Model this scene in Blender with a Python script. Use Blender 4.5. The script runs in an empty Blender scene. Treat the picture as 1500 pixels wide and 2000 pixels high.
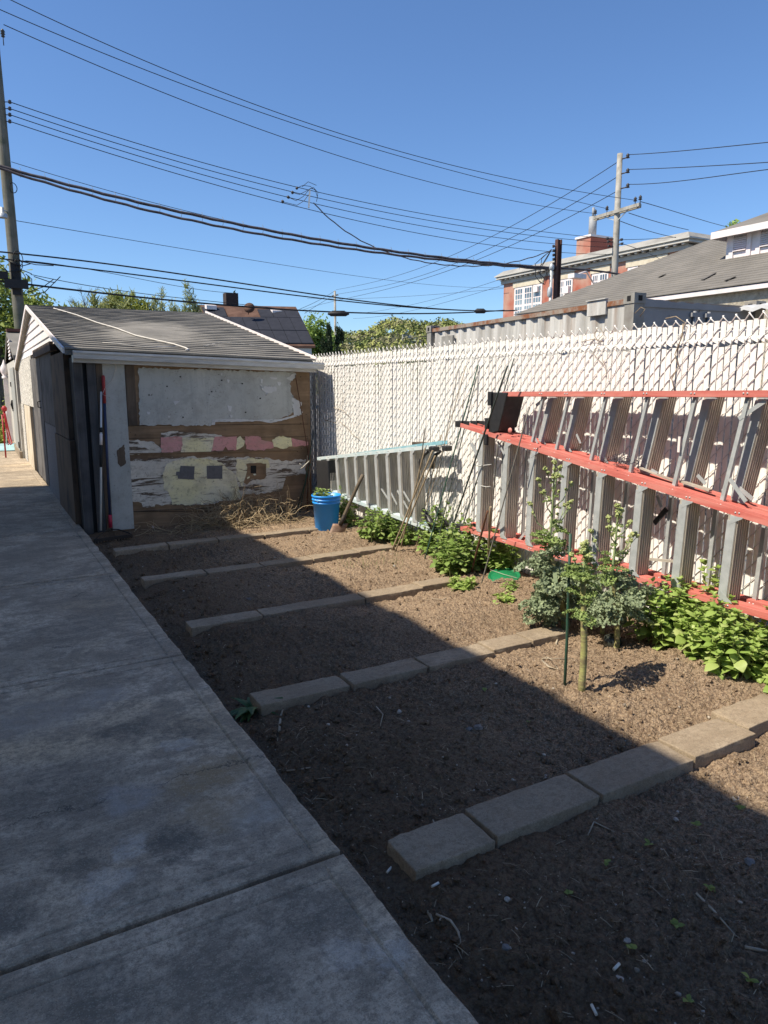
import bpy, bmesh, math, random
import numpy as np
from mathutils import Vector, Matrix, Quaternion, noise as mnoise
from mathutils.geometry import tessellate_polygon

R = math.radians
S = bpy.context.scene
COL = S.collection

# ---------------------------------------------------------------- camera
F_PX, HORIZON, EYE, VANISH = 1400.0, 755.0, 1.5, -60.0        # measured on the 1500 x 2000 photograph
PITCH = math.atan((1000 - HORIZON) / F_PX)
YAW = math.atan((750 - VANISH) / (F_PX / math.cos(PITCH)))
cam_data = bpy.data.cameras.new('camera')
cam = bpy.data.objects.new('camera', cam_data)
COL.objects.link(cam)
cam.location = (0, 0, EYE)
cam.rotation_euler = (math.pi / 2 - PITCH, 0, -YAW)
cam_data.sensor_fit = 'VERTICAL'
cam_data.sensor_height = 24.0
cam_data.lens = 24.0 * F_PX / 2000.0
cam_data.clip_start = 0.05
cam_data.clip_end = 5000
S.camera = cam

# ---------------------------------------------------------------- sky, sun, exposure
SUN_DIR = Vector((-1.0, 0.15, 1.33)).normalized()             # towards the sun
SUN_EL = math.asin(SUN_DIR.z)
SUN_AZ = math.atan2(SUN_DIR.x, SUN_DIR.y)
world = bpy.data.worlds.new('World')
S.world = world
world.use_nodes = True
wn = world.node_tree
wn.nodes.clear()
w_out = wn.nodes.new('ShaderNodeOutputWorld')
w_bg = wn.nodes.new('ShaderNodeBackground')
w_sky = wn.nodes.new('ShaderNodeTexSky')
w_sky.sky_type = 'NISHITA'
w_sky.sun_disc = False
w_sky.sun_elevation = SUN_EL
w_sky.sun_rotation = SUN_AZ
w_sky.altitude = 0
w_sky.air_density = 1.0
w_sky.dust_density = 0.1
w_sky.ozone_density = 3.0
w_bg.inputs['Strength'].default_value = 0.085
w_tint = wn.nodes.new('ShaderNodeMix'); w_tint.data_type = 'RGBA'; w_tint.blend_type = 'MULTIPLY'
w_tint.inputs[0].default_value = 1.0
w_tint.inputs[7].default_value = (0.74, 0.91, 1.12, 1.0)      # the camera's cool daylight balance
wn.links.new(w_sky.outputs[0], w_tint.inputs[6])
wn.links.new(w_tint.outputs[2], w_bg.inputs['Color'])
wn.links.new(w_bg.outputs[0], w_out.inputs['Surface'])

sun_data = bpy.data.lights.new('sun', 'SUN')
sun_data.energy = 4.5
sun_data.angle = R(0.53)
sun_data.color = (1.0, 0.90, 0.74)
sun = bpy.data.objects.new('sun', sun_data)
COL.objects.link(sun)
sun.location = (-20, 3, 27)
sun.rotation_euler = SUN_DIR.to_track_quat('Z', 'Y').to_euler()

S.view_settings.view_transform = 'Standard'
S.view_settings.look = 'None'
S.view_settings.exposure = 0.75
S.view_settings.gamma = 1.0
S.view_settings.use_curve_mapping = False
S.cycles.max_bounces = 8
S.cycles.use_denoising = True

# ---------------------------------------------------------------- measuring helpers (photo point -> point on a real plane)
_f = Vector((math.sin(YAW) * math.cos(PITCH), math.cos(YAW) * math.cos(PITCH), -math.sin(PITCH)))
_r = Vector((math.cos(YAW), -math.sin(YAW), 0))
_u = _r.cross(_f)
EYE_P = Vector((0, 0, EYE))
def ray(x, y): return _f * F_PX + _r * (x - 750) + _u * (1000 - y)
def at_z(x, y, Z=0.0):
    d = ray(x, y); return EYE_P + d * ((Z - EYE) / d.z)
def at_x(x, y, X):
    d = ray(x, y); return EYE_P + d * (X / d.x)
def at_y(x, y, Y):
    d = ray(x, y); return EYE_P + d * (Y / d.y)
def at_d(x, y, D):
    d = ray(x, y); return EYE_P + d * (D / math.hypot(d.x, d.y))

# ---------------------------------------------------------------- scene helpers
ORG = {}
def tag(o, label=None, cat=None, group=None, kind=None):
    if label: o['label'] = label
    if cat: o['category'] = cat
    if group: o['group'] = group
    if kind: o['kind'] = kind
    return o
def thing(name, loc, label, cat, group=None):
    o = bpy.data.objects.new(name, None)
    o.empty_display_size = 0.1
    COL.objects.link(o)
    o.location = Vector(loc)
    ORG[o.name] = Vector(loc)
    return tag(o, label, cat, group)

def basis(d, up=Vector((0, 0, 1))):
    d = Vector(d).normalized()
    s = d.cross(up)
    if s.length < 1e-4: s = d.cross(Vector((1, 0, 0)))
    s.normalize()
    return d, s, s.cross(d)

class MB:
    """collects faces; build() links them as ONE mesh object"""
    def __init__(self): self.v = []; self.f = []; self.m = []; self.s = []
    def add(self, vs, fs, m=0, smooth=False):
        b = len(self.v)
        self.v.extend([tuple(p) for p in vs])
        for f in fs:
            self.f.append(tuple(i + b for i in f)); self.m.append(m); self.s.append(smooth)
        return self
    def quad(self, a, b, c, d, m=0): return self.add([a, b, c, d], [(0, 1, 2, 3)], m)
    def box(self, lo, hi, m=0):
        x0, y0, z0 = lo; x1, y1, z1 = hi
        if x0 > x1: x0, x1 = x1, x0
        if y0 > y1: y0, y1 = y1, y0
        if z0 > z1: z0, z1 = z1, z0
        return self.add([(x0,y0,z0),(x1,y0,z0),(x1,y1,z0),(x0,y1,z0),(x0,y0,z1),(x1,y0,z1),(x1,y1,z1),(x0,y1,z1)],
            [(3,2,1,0),(4,5,6,7),(0,1,5,4),(1,2,6,5),(2,3,7,6),(3,0,4,7)], m)
    def hexa(self, p, m=0):      # 4 bottom corners (counter-clockwise from above), then 4 top corners
        return self.add(p, [(3,2,1,0),(4,5,6,7),(0,1,5,4),(1,2,6,5),(2,3,7,6),(3,0,4,7)], m)
    def bar(self, p, q, w, h, up=(0,0,1), m=0):   # w across, h along 'up'
        p, q = Vector(p), Vector(q); d, s, u = basis(q - p, Vector(up))
        c = []
        for e in (p, q):
            c += [e - s*w/2 - u*h/2, e + s*w/2 - u*h/2, e + s*w/2 + u*h/2, e - s*w/2 + u*h/2]
        return self.add(c, [(0,1,2,3),(7,6,5,4),(1,0,4,5),(2,1,5,6),(3,2,6,7),(0,3,7,4)], m)
    def tube(self, pts, r, n=6, m=0, cap=True, smooth=True):
        pts = [Vector(p) for p in pts]
        k = len(pts)
        rs = r if isinstance(r, (list, tuple)) else [r] * k
        vs, fs = [], []
        s = None
        for i, p in enumerate(pts):
            d = (pts[min(i+1, k-1)] - pts[max(i-1, 0)])
            if d.length < 1e-9: d = Vector((0,0,1))
            d.normalize()
            if s is None: d, s, u = basis(d)
            else:
                s = (s - d * s.dot(d))
                if s.length < 1e-6: d, s, u = basis(d)
                s.normalize()
            u = s.cross(d)
            for j in range(n):
                a = 2 * math.pi * j / n
                vs.append(p + (s * math.cos(a) + u * math.sin(a)) * rs[i])
        for i in range(k - 1):
            for j in range(n):
                fs.append((i*n+j, i*n+(j+1)%n, (i+1)*n+(j+1)%n, (i+1)*n+j))
        self.add(vs, fs, m, smooth)
        if cap:
            b = len(self.v) - len(vs)
            self.f.append(tuple(b + j for j in range(n-1, -1, -1))); self.m.append(m); self.s.append(False)
            self.f.append(tuple(b + (k-1)*n + j for j in range(n))); self.m.append(m); self.s.append(False)
        return self
    def lathe(self, c, prof, n=24, m=0, axis=(0,0,1), smooth=True):  # prof: [(r, h)...]
        c = Vector(c); d, s, u = basis(axis, Vector((0,1,0)) if abs(Vector(axis).normalized().z) > .9 else Vector((0,0,1)))
        vs, fs = [], []
        for r, h in prof:
            for j in range(n):
                a = 2*math.pi*j/n
                vs.append(c + d*h + (s*math.cos(a) + u*math.sin(a))*r)
        for i in range(len(prof)-1):
            for j in range(n):
                fs.append((i*n+j, i*n+(j+1)%n, (i+1)*n+(j+1)%n, (i+1)*n+j))
        return self.add(vs, fs, m, smooth)
    def poly(self, pts, nrm, depth=0.0, m=0):      # flat outline (any simple polygon), optional thickness behind it
        pts = [Vector(p) for p in pts]; nrm = Vector(nrm).normalized()
        tris = tessellate_polygon([pts])
        n = len(pts)
        fs = []
        for t in tris:
            a, b, c = t
            if (pts[b]-pts[a]).cross(pts[c]-pts[a]).dot(nrm) < 0: t = (a, c, b)
            fs.append(tuple(t))
        if depth:
            back = [p - nrm*depth for p in pts]
            side = []
            for i in range(n):
                j = (i+1) % n
                side.append((i, i+n, j+n, j))
            self.add(pts + back, fs + side, m)
        else: self.add(pts, fs, m)
        return self
    def blob(self, c, r, m=0, rng=random, squash=1.0, rough=.25):
        c = Vector(c)
        vs = []
        for v in ICO_V:
            k = r * (1 + rng.uniform(-rough, rough))
            vs.append((c.x + v[0]*k, c.y + v[1]*k, c.z + v[2]*k*squash))
        return self.add(vs, ICO_F, m, True)
    def build(self, name, mats, parent=None, bevel=0):
        org = None
        va = np.array(self.v, dtype=float) if self.v else np.zeros((0,3))
        if parent is not None: org = ORG[parent.name]
        else:
            lo, hi = va.min(0), va.max(0)
            org = Vector(((lo[0]+hi[0])/2, (lo[1]+hi[1])/2, lo[2]))
        va = va - np.array(org)
        me = bpy.data.meshes.new(name)
        me.from_pydata(va.tolist(), [], self.f)
        if not isinstance(mats, (list, tuple)): mats = [mats]
        for x in mats: me.materials.append(x)
        me.polygons.foreach_set('material_index', self.m)
        me.polygons.foreach_set('use_smooth', self.s)
        me.update()
        o = bpy.data.objects.new(name, me)
        COL.objects.link(o)
        if parent is not None: o.parent = parent
        else: o.location = org
        ORG[o.name] = org
        if bevel:
            md = o.modifiers.new('bevel', 'BEVEL'); md.width = bevel; md.segments = 2; md.limit_method = 'ANGLE'; md.angle_limit = R(40)
        return o

_t = (1 + 5 ** .5) / 2
ICO_V = [Vector(v).normalized() for v in [(-1,_t,0),(1,_t,0),(-1,-_t,0),(1,-_t,0),(0,-1,_t),(0,1,_t),(0,-1,-_t),(0,1,-_t),(_t,0,-1),(_t,0,1),(-_t,0,-1),(-_t,0,1)]]
ICO_F = [(0,11,5),(0,5,1),(0,1,7),(0,7,10),(0,10,11),(1,5,9),(5,11,4),(11,10,2),(10,7,6),(7,1,8),(3,9,4),(3,4,2),(3,2,6),(3,6,8),(3,8,9),(4,9,5),(2,4,11),(6,2,10),(8,6,7),(9,8,1)]

def np_mesh(name, verts, faces, mat, parent=None, smooth=True, origin=None):
    """verts (n,3) array in world space, faces (m,k) array"""
    verts = np.asarray(verts, dtype=np.float64); faces = np.asarray(faces, dtype=np.int32)
    if parent is not None: org = ORG[parent.name]
    else:
        lo, hi = verts.min(0), verts.max(0)
        org = Vector(((lo[0]+hi[0])/2, (lo[1]+hi[1])/2, lo[2])) if origin is None else Vector(origin)
    v = verts - np.array(org)
    me = bpy.data.meshes.new(name)
    n, k = faces.shape
    me.vertices.add(len(v)); me.vertices.foreach_set('co', v.astype(np.float32).ravel())
    me.loops.add(n*k); me.loops.foreach_set('vertex_index', faces.ravel())
    me.polygons.add(n)
    me.polygons.foreach_set('loop_start', np.arange(0, n*k, k, dtype=np.int32))
    me.polygons.foreach_set('loop_total', np.full(n, k, dtype=np.int32))
    me.polygons.foreach_set('use_smooth', np.full(n, smooth, dtype=bool))
    me.materials.append(mat)
    me.update(calc_edges=True); me.validate()
    o = bpy.data.objects.new(name, me); COL.objects.link(o)
    if parent is not None: o.parent = parent
    else: o.location = org
    ORG[o.name] = org
    return o

def scatter(name, protos, items, mat, parent=None, smooth=True):
    """copies of small leaf shapes merged into one mesh; items: (proto index, pos, along, up, scale[, width])"""
    by = {}
    for it in items: by.setdefault(it[0], []).append(it)
    V, Fc, base = [], [], 0
    for k, its in by.items():
        pv, pf = protos[k]
        n = len(its)
        P = np.array([tuple(i[1]) for i in its]); D = np.array([tuple(i[2]) for i in its]); U = np.array([tuple(i[3]) for i in its])
        sc = np.array([i[4] for i in its])[:, None]
        wd = np.array([i[5] if len(i) > 5 else 1.0 for i in its])[:, None, None]
        D = D / np.maximum(np.linalg.norm(D, axis=1, keepdims=True), 1e-9)
        X = np.cross(D, U); X = X / np.maximum(np.linalg.norm(X, axis=1, keepdims=True), 1e-9)
        Z = np.cross(X, D)
        vv = P[:, None, :] + sc[:, None, :] * (pv[None, :, 0:1]*wd*X[:, None, :] + pv[None, :, 1:2]*D[:, None, :] + pv[None, :, 2:3]*Z[:, None, :])
        ff = pf[None, :, :] + (np.arange(n) * len(pv))[:, None, None] + base
        V.append(vv.reshape(-1, 3)); Fc.append(ff.reshape(-1, pf.shape[1])); base += n*len(pv)
    return np_mesh(name, np.concatenate(V), np.concatenate(Fc), mat, parent, smooth)

def vnoise(x, y, seed=0):
    xi = np.floor(x).astype(np.int64); yi = np.floor(y).astype(np.int64)
    xf = x - xi; yf = y - yi
    def h(a, b):
        n = (a * 374761393 + b * 668265263 + seed * 1442695041) & 0x7fffffff
        n = ((n ^ (n >> 13)) * 1274126177) & 0x7fffffff
        n = (n ^ (n >> 16)) & 0xffff
        return n / 65535.0
    u = xf*xf*(3-2*xf); v = yf*yf*(3-2*yf)
    return (h(xi,yi)*(1-u)+h(xi+1,yi)*u)*(1-v) + (h(xi,yi+1)*(1-u)+h(xi+1,yi+1)*u)*v - .5

# ---------------------------------------------------------------- material helpers
def nn(nt, typ, ins=None, **props):
    n = nt.nodes.new(typ)
    for k, v in props.items(): setattr(n, k, v)
    for k, v in (ins or {}).items():
        s = n.inputs[k]
        if hasattr(v, 'is_output'): nt.links.new(v, s)
        else: s.default_value = v
    return n
def c4(c): return (c[0], c[1], c[2], 1.0)
class Mat:
    def __init__(self, name, rough=.8, metal=0.0, spec=.35):
        self.m = bpy.data.materials.new(name); self.m.use_nodes = True
        self.nt = self.m.node_tree; self.nt.nodes.clear()
        self.out = nn(self.nt, 'ShaderNodeOutputMaterial')
        self.b = nn(self.nt, 'ShaderNodeBsdfPrincipled', {'Roughness': rough, 'Metallic': metal, 'Specular IOR Level': spec})
        self.nt.links.new(self.b.outputs[0], self.out.inputs['Surface'])
        self.pos = nn(self.nt, 'ShaderNodeNewGeometry').outputs['Position']
    def map(self, scale=(1,1,1), loc=(0,0,0), rot=(0,0,0), vec=None):
        return nn(self.nt, 'ShaderNodeMapping', {'Vector': vec or self.pos, 'Scale': scale, 'Location': loc, 'Rotation': rot}).outputs[0]
    def noise(self, scale, detail=4, rough=.55, dist=0, vec=None):
        return nn(self.nt, 'ShaderNodeTexNoise', {'Vector': vec or self.pos, 'Scale': scale, 'Detail': detail, 'Roughness': rough, 'Distortion': dist}).outputs[0]
    def voro(self, scale, vec=None, feature='F1', out=0):
        return nn(self.nt, 'ShaderNodeTexVoronoi', {'Vector': vec or self.pos, 'Scale': scale}, feature=feature).outputs[out]
    def step(self, fac, a, b, lo=0.0, hi=1.0):
        return nn(self.nt, 'ShaderNodeMapRange', {'Value': fac, 'From Min': a, 'From Max': b, 'To Min': lo, 'To Max': hi}).outputs[0]
    def math(self, op, a, b=0.0):
        n = nn(self.nt, 'ShaderNodeMath', operation=op)
        for i, v in enumerate((a, b)):
            if hasattr(v, 'is_output'): self.nt.links.new(v, n.inputs[i])
            else: n.inputs[i].default_value = v
        return n.outputs[0]
    def mix(self, fac, a, b, mode='MIX'):
        n = nn(self.nt, 'ShaderNodeMix', data_type='RGBA', blend_type=mode)
        for i, v in ((0, fac), (6, a), (7, b)):
            if hasattr(v, 'is_output'): self.nt.links.new(v, n.inputs[i])
            elif i == 0: n.inputs[0].default_value = v
            else: n.inputs[i].default_value = c4(v)
        return n.outputs[2]
    def island(self): return nn(self.nt, 'ShaderNodeNewGeometry').outputs['Random Per Island']
    def objrand(self): return nn(self.nt, 'ShaderNodeObjectInfo').outputs['Random']
    def sep(self): return nn(self.nt, 'ShaderNodeSeparateXYZ', {0: self.pos}).outputs
    def color(self, c):
        if hasattr(c, 'is_output'): self.nt.links.new(c, self.b.inputs['Base Color'])
        else: self.b.inputs['Base Color'].default_value = c4(c)
        return self
    def rough(self, s): self.nt.links.new(s, self.b.inputs['Roughness']); return self
    def bump(self, h, strength=.4, dist=.01):
        n = nn(self.nt, 'ShaderNodeBump', {'Height': h, 'Strength': strength, 'Distance': dist})
        self.nt.links.new(n.outputs[0], self.b.inputs['Normal']); return self

def simple(name, c, c2=None, scale=8, rough=.7, metal=0, bump=0, bscale=60, spec=.35, stretch=(1,1,1)):
    M = Mat(name, rough, metal, spec)
    c2 = c2 or tuple(x*.75 for x in c)
    v = M.map(stretch)
    n = M.noise(scale, 6, .6, vec=v)
    M.color(M.mix(M.step(n, .35, .68), c, c2))
    if bump: M.bump(M.noise(bscale, 4, vec=v), bump, .004)
    return M.m
def leafy(name, c1, c2, c3=None, trans=.3, rough=.5, patch=None):
    M = Mat(name, rough, 0, .3)
    i = M.island()
    col = M.mix(i, c1, c2)
    if patch: col = M.mix(M.step(M.noise(patch, 3), .4, .65), col, c3)
    elif c3: col = M.mix(M.step(i, .8, .95), col, c3)
    M.color(col)
    tr = nn(M.nt, 'ShaderNodeBsdfTranslucent', {'Color': col})
    mx = nn(M.nt, 'ShaderNodeMixShader', {0: trans, 1: M.b.outputs[0], 2: tr.outputs[0]})
    M.nt.links.new(mx.outputs[0], M.out.inputs['Surface'])
    return M.m
def wood(name, c1, c2, c3, axis='z', rough=.85, scale=1.0):
    M = Mat(name, rough, 0, .2)
    st = {'z': (30,30,1.6), 'x': (1.6,30,30), 'y': (30,1.6,30)}[axis]
    v = M.map(tuple(x*scale for x in st))
    g = M.noise(1.0, 6, .65, 1.2, vec=v)
    big = M.noise(3.0, 4)
    col = M.mix(M.step(g, .35, .65), c1, c2)
    col = M.mix(M.step(big, .45, .7), col, c3)
    M.color(col).bump(g, .5, .004)
    return M.m
rng = random.Random(11)

# ================================================================= materials of the setting
def make_concrete(name, base, dark, light, stain=1.0, spots=()):
    M = Mat(name, .9, 0, .25)
    col = M.mix(M.step(M.noise(1.1, 8, .62), .38, .66), base, dark)
    col = M.mix(M.step(M.noise(2.3, 6, .7, .6, vec=M.map(loc=(4,7,0))), .57, .72, 0, .75*stain), col, light)
    col = M.mix(M.step(M.noise(.9, 3, .5, 1.0, vec=M.map(loc=(1.3,.2,0))), .56, .68, 0, .55*stain), col, tuple(x*y for x, y in zip(base, (1.02,.92,.72))))
    fine = M.noise(180, 3, .7)
    blotch = M.step(M.noise(7, 8, .75), .52, .62, 0, .55)
    col = M.mix(blotch, col, dark)
    white = M.step(M.noise(4.2, 10, .8, .4, vec=M.map((1,2.2,1), loc=(9,2,0))), .66, .71, 0, .7*stain)
    col = M.mix(white, col, tuple(min(.75, x*2.2) for x in base))
    col = M.mix(M.step(fine, .3, .7, 0, .5), col, tuple(x*.55 for x in base))
    mott = M.noise(3.2, 12, .78, .3, vec=M.map((1,1.5,1), loc=(2,3,0)))
    col = M.mix(M.step(mott, .46, .55, 0, .8), col, dark)
    col = M.mix(M.step(M.noise(34, 8, .9), .48, .58, 0, .75), col, tuple(x*.75 for x in dark))
    col = M.mix(M.step(M.noise(1.0, 5, .7, vec=M.map((3,46,1), rot=(0,0,.12))), .55, .72, 0, .18), col, light)
    warp = nn(M.nt, 'ShaderNodeTexNoise', {'Vector': M.pos, 'Scale': 5.0, 'Detail': 8.0, 'Roughness': .75}).outputs[1]
    wpos = nn(M.nt, 'ShaderNodeVectorMath', {0: M.pos, 1: nn(M.nt, 'ShaderNodeVectorMath', {0: warp, 1: (.35,.35,0)}, operation='MULTIPLY').outputs[0]}, operation='ADD').outputs[0]
    for (px, py, r, c, amt) in spots:
        q = at_z(px, py); d_ = nn(M.nt, 'ShaderNodeVectorMath', {0: wpos, 1: (q.x+.175, q.y+.175, 0)}, operation='DISTANCE').outputs['Value']
        f_ = M.math('MULTIPLY', M.step(d_, r, r*.55, 0, amt), M.step(M.noise(14, 6, .8), .36, .56, .25, 1))
        col = M.mix(f_, col, c)
    pits = M.math('MULTIPLY', M.step(M.voro(110), .20, .10), M.step(M.noise(9, 4, .7), .45, .6))
    col = M.mix(M.math('MULTIPLY', pits, .7), col, tuple(x*.4 for x in dark))
    agg = nn(M.nt, 'ShaderNodeSeparateColor', {0: M.voro(300, out=1)}).outputs
    col = M.mix(M.math('MULTIPLY', M.step(agg[0], .86, .90), .14), col, tuple(min(.8, x*1.35) for x in base))
    col = M.mix(M.math('MULTIPLY', M.step(agg[1], .86, .90), .30), col, tuple(x*.6 for x in dark))
    if spots:
        ck = nn(M.nt, 'ShaderNodeTexVoronoi', {'Vector': wpos, 'Scale': .62}, feature='DISTANCE_TO_EDGE').outputs['Distance']
        ck = M.math('MULTIPLY', M.step(ck, .0035, .0012), M.step(M.noise(1.7, 3, .6, vec=M.map(loc=(6,1,0))), .5, .58))
        col = M.mix(M.math('MULTIPLY', ck, .85), col, (.05,.045,.04))
    M.color(col)
    M.bump(M.math('SUBTRACT', M.math('ADD', M.noise(60, 6, .7), M.math('MULTIPLY', fine, .6)), M.math('MULTIPLY', pits, .8)), .55, .005)
    return M.m
_dk, _wh, _br = (.12,.105,.085), (.66,.62,.56), (.30,.215,.12)
MAT_path = make_concrete('path_concrete', (.68,.555,.41), (.25,.205,.152), (.78,.665,.52), 1.0, [
    (240,1429,.16,_dk,.75),(360,1425,.14,_dk,.6),(341,1456,.07,_wh,.3),(384,1520,.17,_br,.8),(450,1500,.13,_br,.6),(490,1590,.12,(.40,.36,.30),.7),(420,1590,.16,_br,.6),(341,1653,.10,_dk,.85),(256,1660,.07,_wh,.35),
    (144,1680,.12,_dk,.7),(27,1787,.10,_dk,.8),(203,1733,.10,_wh,.3),(683,1850,.07,_wh,.3),(600,1800,.15,_dk,.6),(100,1560,.25,_dk,.5),(250,1560,.12,(.36,.33,.30),.6),(60,1400,.3,(.38,.33,.28),.5),(200,1360,.15,(.42,.37,.32),.5),(300,1250,.2,_dk,.45),(120,1230,.3,_dk,.35),(300,1100,.3,_dk,.35),(450,1900,.2,_dk,.5),(200,1960,.15,_dk,.6),(770,1860,.06,_wh,.35),(780,1900,.04,_wh,.35)])
MAT_block = make_concrete('block_concrete', (.40,.325,.235), (.25,.195,.135), (.47,.39,.29), .5)

def make_soil():
    M = Mat('soil', .95, 0, .15)
    col = M.mix(M.step(M.noise(1.6, 9, .7), .40, .60), (.47,.345,.23), (.34,.245,.16))
    col = M.mix(M.step(M.noise(45, 5, .7), .45, .62, 0, .7), col, (.44,.335,.235))
    col = M.mix(M.step(M.noise(130, 3, .7), .35, .5, .6, 0), col, (.11,.075,.048))
    col = M.mix(M.step(M.noise(220, 2, .6), .66, .70, 0, .9), col, (.55,.46,.35))
    # house shadow deepened in the earth colour, fading out away from the path
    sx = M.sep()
    shade_mix = M.step(M.math('ADD', sx[0], M.math('MULTIPLY', M.noise(1.5, 3), .9)), 1.7, 2.9, .75, 0)
    col = M.mix(shade_mix, col, (.115,.078,.046))
    cr1 = M.voro(62); cr2 = M.voro(150)
    col = M.mix(M.step(cr1, .45, .75, 0, .5), col, (.10,.058,.037))
    col = M.mix(M.step(cr2, .5, .8, 0, .45), col, (.10,.07,.045))
    fleck = M.voro(95, out=1)
    fl = nn(M.nt, 'ShaderNodeSeparateColor', {0: fleck}).outputs
    col = M.mix(M.math('MULTIPLY', M.step(fl[0], .955, .965), M.step(M.voro(95), .32, .22)), col, (.46,.38,.28))
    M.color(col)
    hgt = M.math('SUBTRACT', M.math('ADD', M.noise(70, 8, .75), M.math('MULTIPLY', M.noise(240, 3, .7), .6)), M.math('ADD', M.math('MULTIPLY', cr1, .9), M.math('MULTIPLY', cr2, .45)))
    M.bump(hgt, 1.0, .013)
    return M.m
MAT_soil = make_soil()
MAT_clod = Mat('clod', .95, 0, .12)
_i = MAT_clod.island()
MAT_clod.color(MAT_clod.mix(_i, (.27,.20,.135), (.44,.335,.235))).bump(MAT_clod.noise(150, 4, .7), .7, .004)
MAT_clod = MAT_clod.m
MAT_pebble = simple('pebble', (.42,.38,.32), (.24,.21,.18), 30, .8)
MAT_pebble2 = Mat('loose_pebble', .8); _i = MAT_pebble2.island()
MAT_pebble2.color(MAT_pebble2.mix(_i, (.17,.14,.11), (.50,.44,.36))); MAT_pebble2 = MAT_pebble2.m
MAT_straw = leafy('straw', (.42,.34,.22), (.24,.18,.11), trans=.1)
MAT_yard = simple('yard_gravel', (.17,.165,.155), (.11,.105,.10), 3, .95, bump=.6, bscale=40)

# ================================================================= ground, path, soil
g = MB(); g.quad((-1500,-300,-.16),(1500,-300,-.16),(1500,1500,-.16),(-1500,1500,-.16))
tag(g.build('ground', MAT_yard), kind='structure')

path = MB()
def slab(x0, x1, y0, y1):
    def cuts(a, b, borders):
        c = [a, a+.004, a+.012]
        for q in borders: c += [q-.009, q, q+.009]
        c += [b-.012, b-.004, b]
        c += list(np.linspace(a+.1, b-.1, 6 if borders and len(borders) == 1 else 70))
        return sorted(set(round(v, 5) for v in c))
    xs = cuts(x0, x1, [x1-.085]); ys = cuts(y0, y1, [y0+.07, y1-.085])
    tilt = rng.uniform(-.003, .003)
    def z(x, y):
        e = min(x-x0, x1-x, y-y0, y1-y)
        h = 0.0
        if e < .003: h = -.010
        elif e < .010: h = -.003
        inx = x0+.05 < x; iny = y0+.06 < y < y1-.06
        if abs(x-(x1-.085)) < .003 and iny: h -= .007
        if (abs(y-(y0+.07)) < .003 or abs(y-(y1-.085)) < .003) and x < x1-.07: h -= .007
        return h + tilt*(y-y0) + .0025*float(vnoise(np.array([x*2.]), np.array([y*2.]), 3)[0])
    jit = lambda x, y: .010*float(vnoise(np.array([y*7.]), np.array([1.]), 9)[0]) + .006*float(vnoise(np.array([y*31.]), np.array([4.]), 9)[0]) if x > x1-.02 else 0.0
    vs = [(x + jit(x, y), y, z(x, y)) for y in ys for x in xs]
    n = len(xs)
    fs = [(j*n+i, j*n+i+1, (j+1)*n+i+1, (j+1)*n+i) for j in range(len(ys)-1) for i in range(n-1)]
    path.add(vs, fs, 0, False)
    # skirt
    for a, b in (((x0,y0),(x1,y0)),((x1,y0),(x1,y1)),((x1,y1),(x0,y1)),((x0,y1),(x0,y0))):
        path.quad((a[0],a[1],-.14),(b[0],b[1],-.14),(b[0],b[1],-.009),(a[0],a[1],-.009))
joints = [-2.2, -.15, 1.915, 3.93, 6.02, 8.08, 10.15, 12.2, 14.25, 16.3, 18.35, 20.4, 22.5]
for a, b in zip(joints[:-1], joints[1:]):
    gap = .012 if abs(b-1.915) < .01 or abs(a-1.915) < .01 else .011
    slab(-2.0, .93, a+gap, b-gap)
path.box((-2.0,-2.2,-.15),(.928,22.5,-.05))
tag(path.build('path', MAT_path), kind='structure')

def soil_z(x, y):
    x = np.asarray(x, float); y = np.asarray(y, float)
    z = -.036 + .05*np.clip((x-3.0)/.8, 0, 1)
    z = z - .035*np.exp(-((x-.98)/.10)**2)
    for i, yb in enumerate((2.5, 3.8, 5.1, 6.35)):
        z = z + .035*np.exp(-((y-yb)/.38)**2)*np.clip((x-1.0)/.25, 0, 1)
    z = z + .02*np.exp(-((y-1.0)/.5)**2)
    z = z + .055*np.exp(-((x-3.2)/.28)**2-((y-2.35)/.3)**2) + .04*np.exp(-((x-2.95)/.3)**2-((y-6.4)/.2)**2)
    z = z + .035*vnoise(x*2.1, y*2.1, 1) + .026*vnoise(x*6, y*6, 2) + .018*vnoise(x*16, y*16, 3) + (.35 + 1.5*np.clip(vnoise(x*1.7, y*1.7, 12)+.45, 0, 1)**1.5)*(.034*np.abs(vnoise(x*27, y*27, 7)) + .022*np.abs(vnoise(x*55, y*55, 8)) - .010 + .010*vnoise(x*38, y*38, 4)) + .007*vnoise(x*90, y*90, 5) + .006*vnoise(x*150, y*150, 6)
    return z
def sz(x, y): return float(soil_z(np.array([x]), np.array([y]))[0])
ys = [-1.2]
while ys[-1] < 8.1: ys.append(ys[-1] + (.05 if ys[-1] < .6 else .0062 + max(0, ys[-1]-1.2)*.0026))
xs = np.arange(.925, 4.02, .0085)
GX, GY = np.meshgrid(xs, np.array(ys))
GZ = soil_z(GX, GY)
n = len(xs); m_ = len(ys)
idx = np.arange(n*m_).reshape(m_, n)
faces = np.stack([idx[:-1,:-1].ravel(), idx[:-1,1:].ravel(), idx[1:,1:].ravel(), idx[1:,:-1].ravel()], 1)
tag(np_mesh('soil', np.stack([GX.ravel(), GY.ravel(), GZ.ravel()], 1), faces, MAT_soil), kind='structure')

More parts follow.
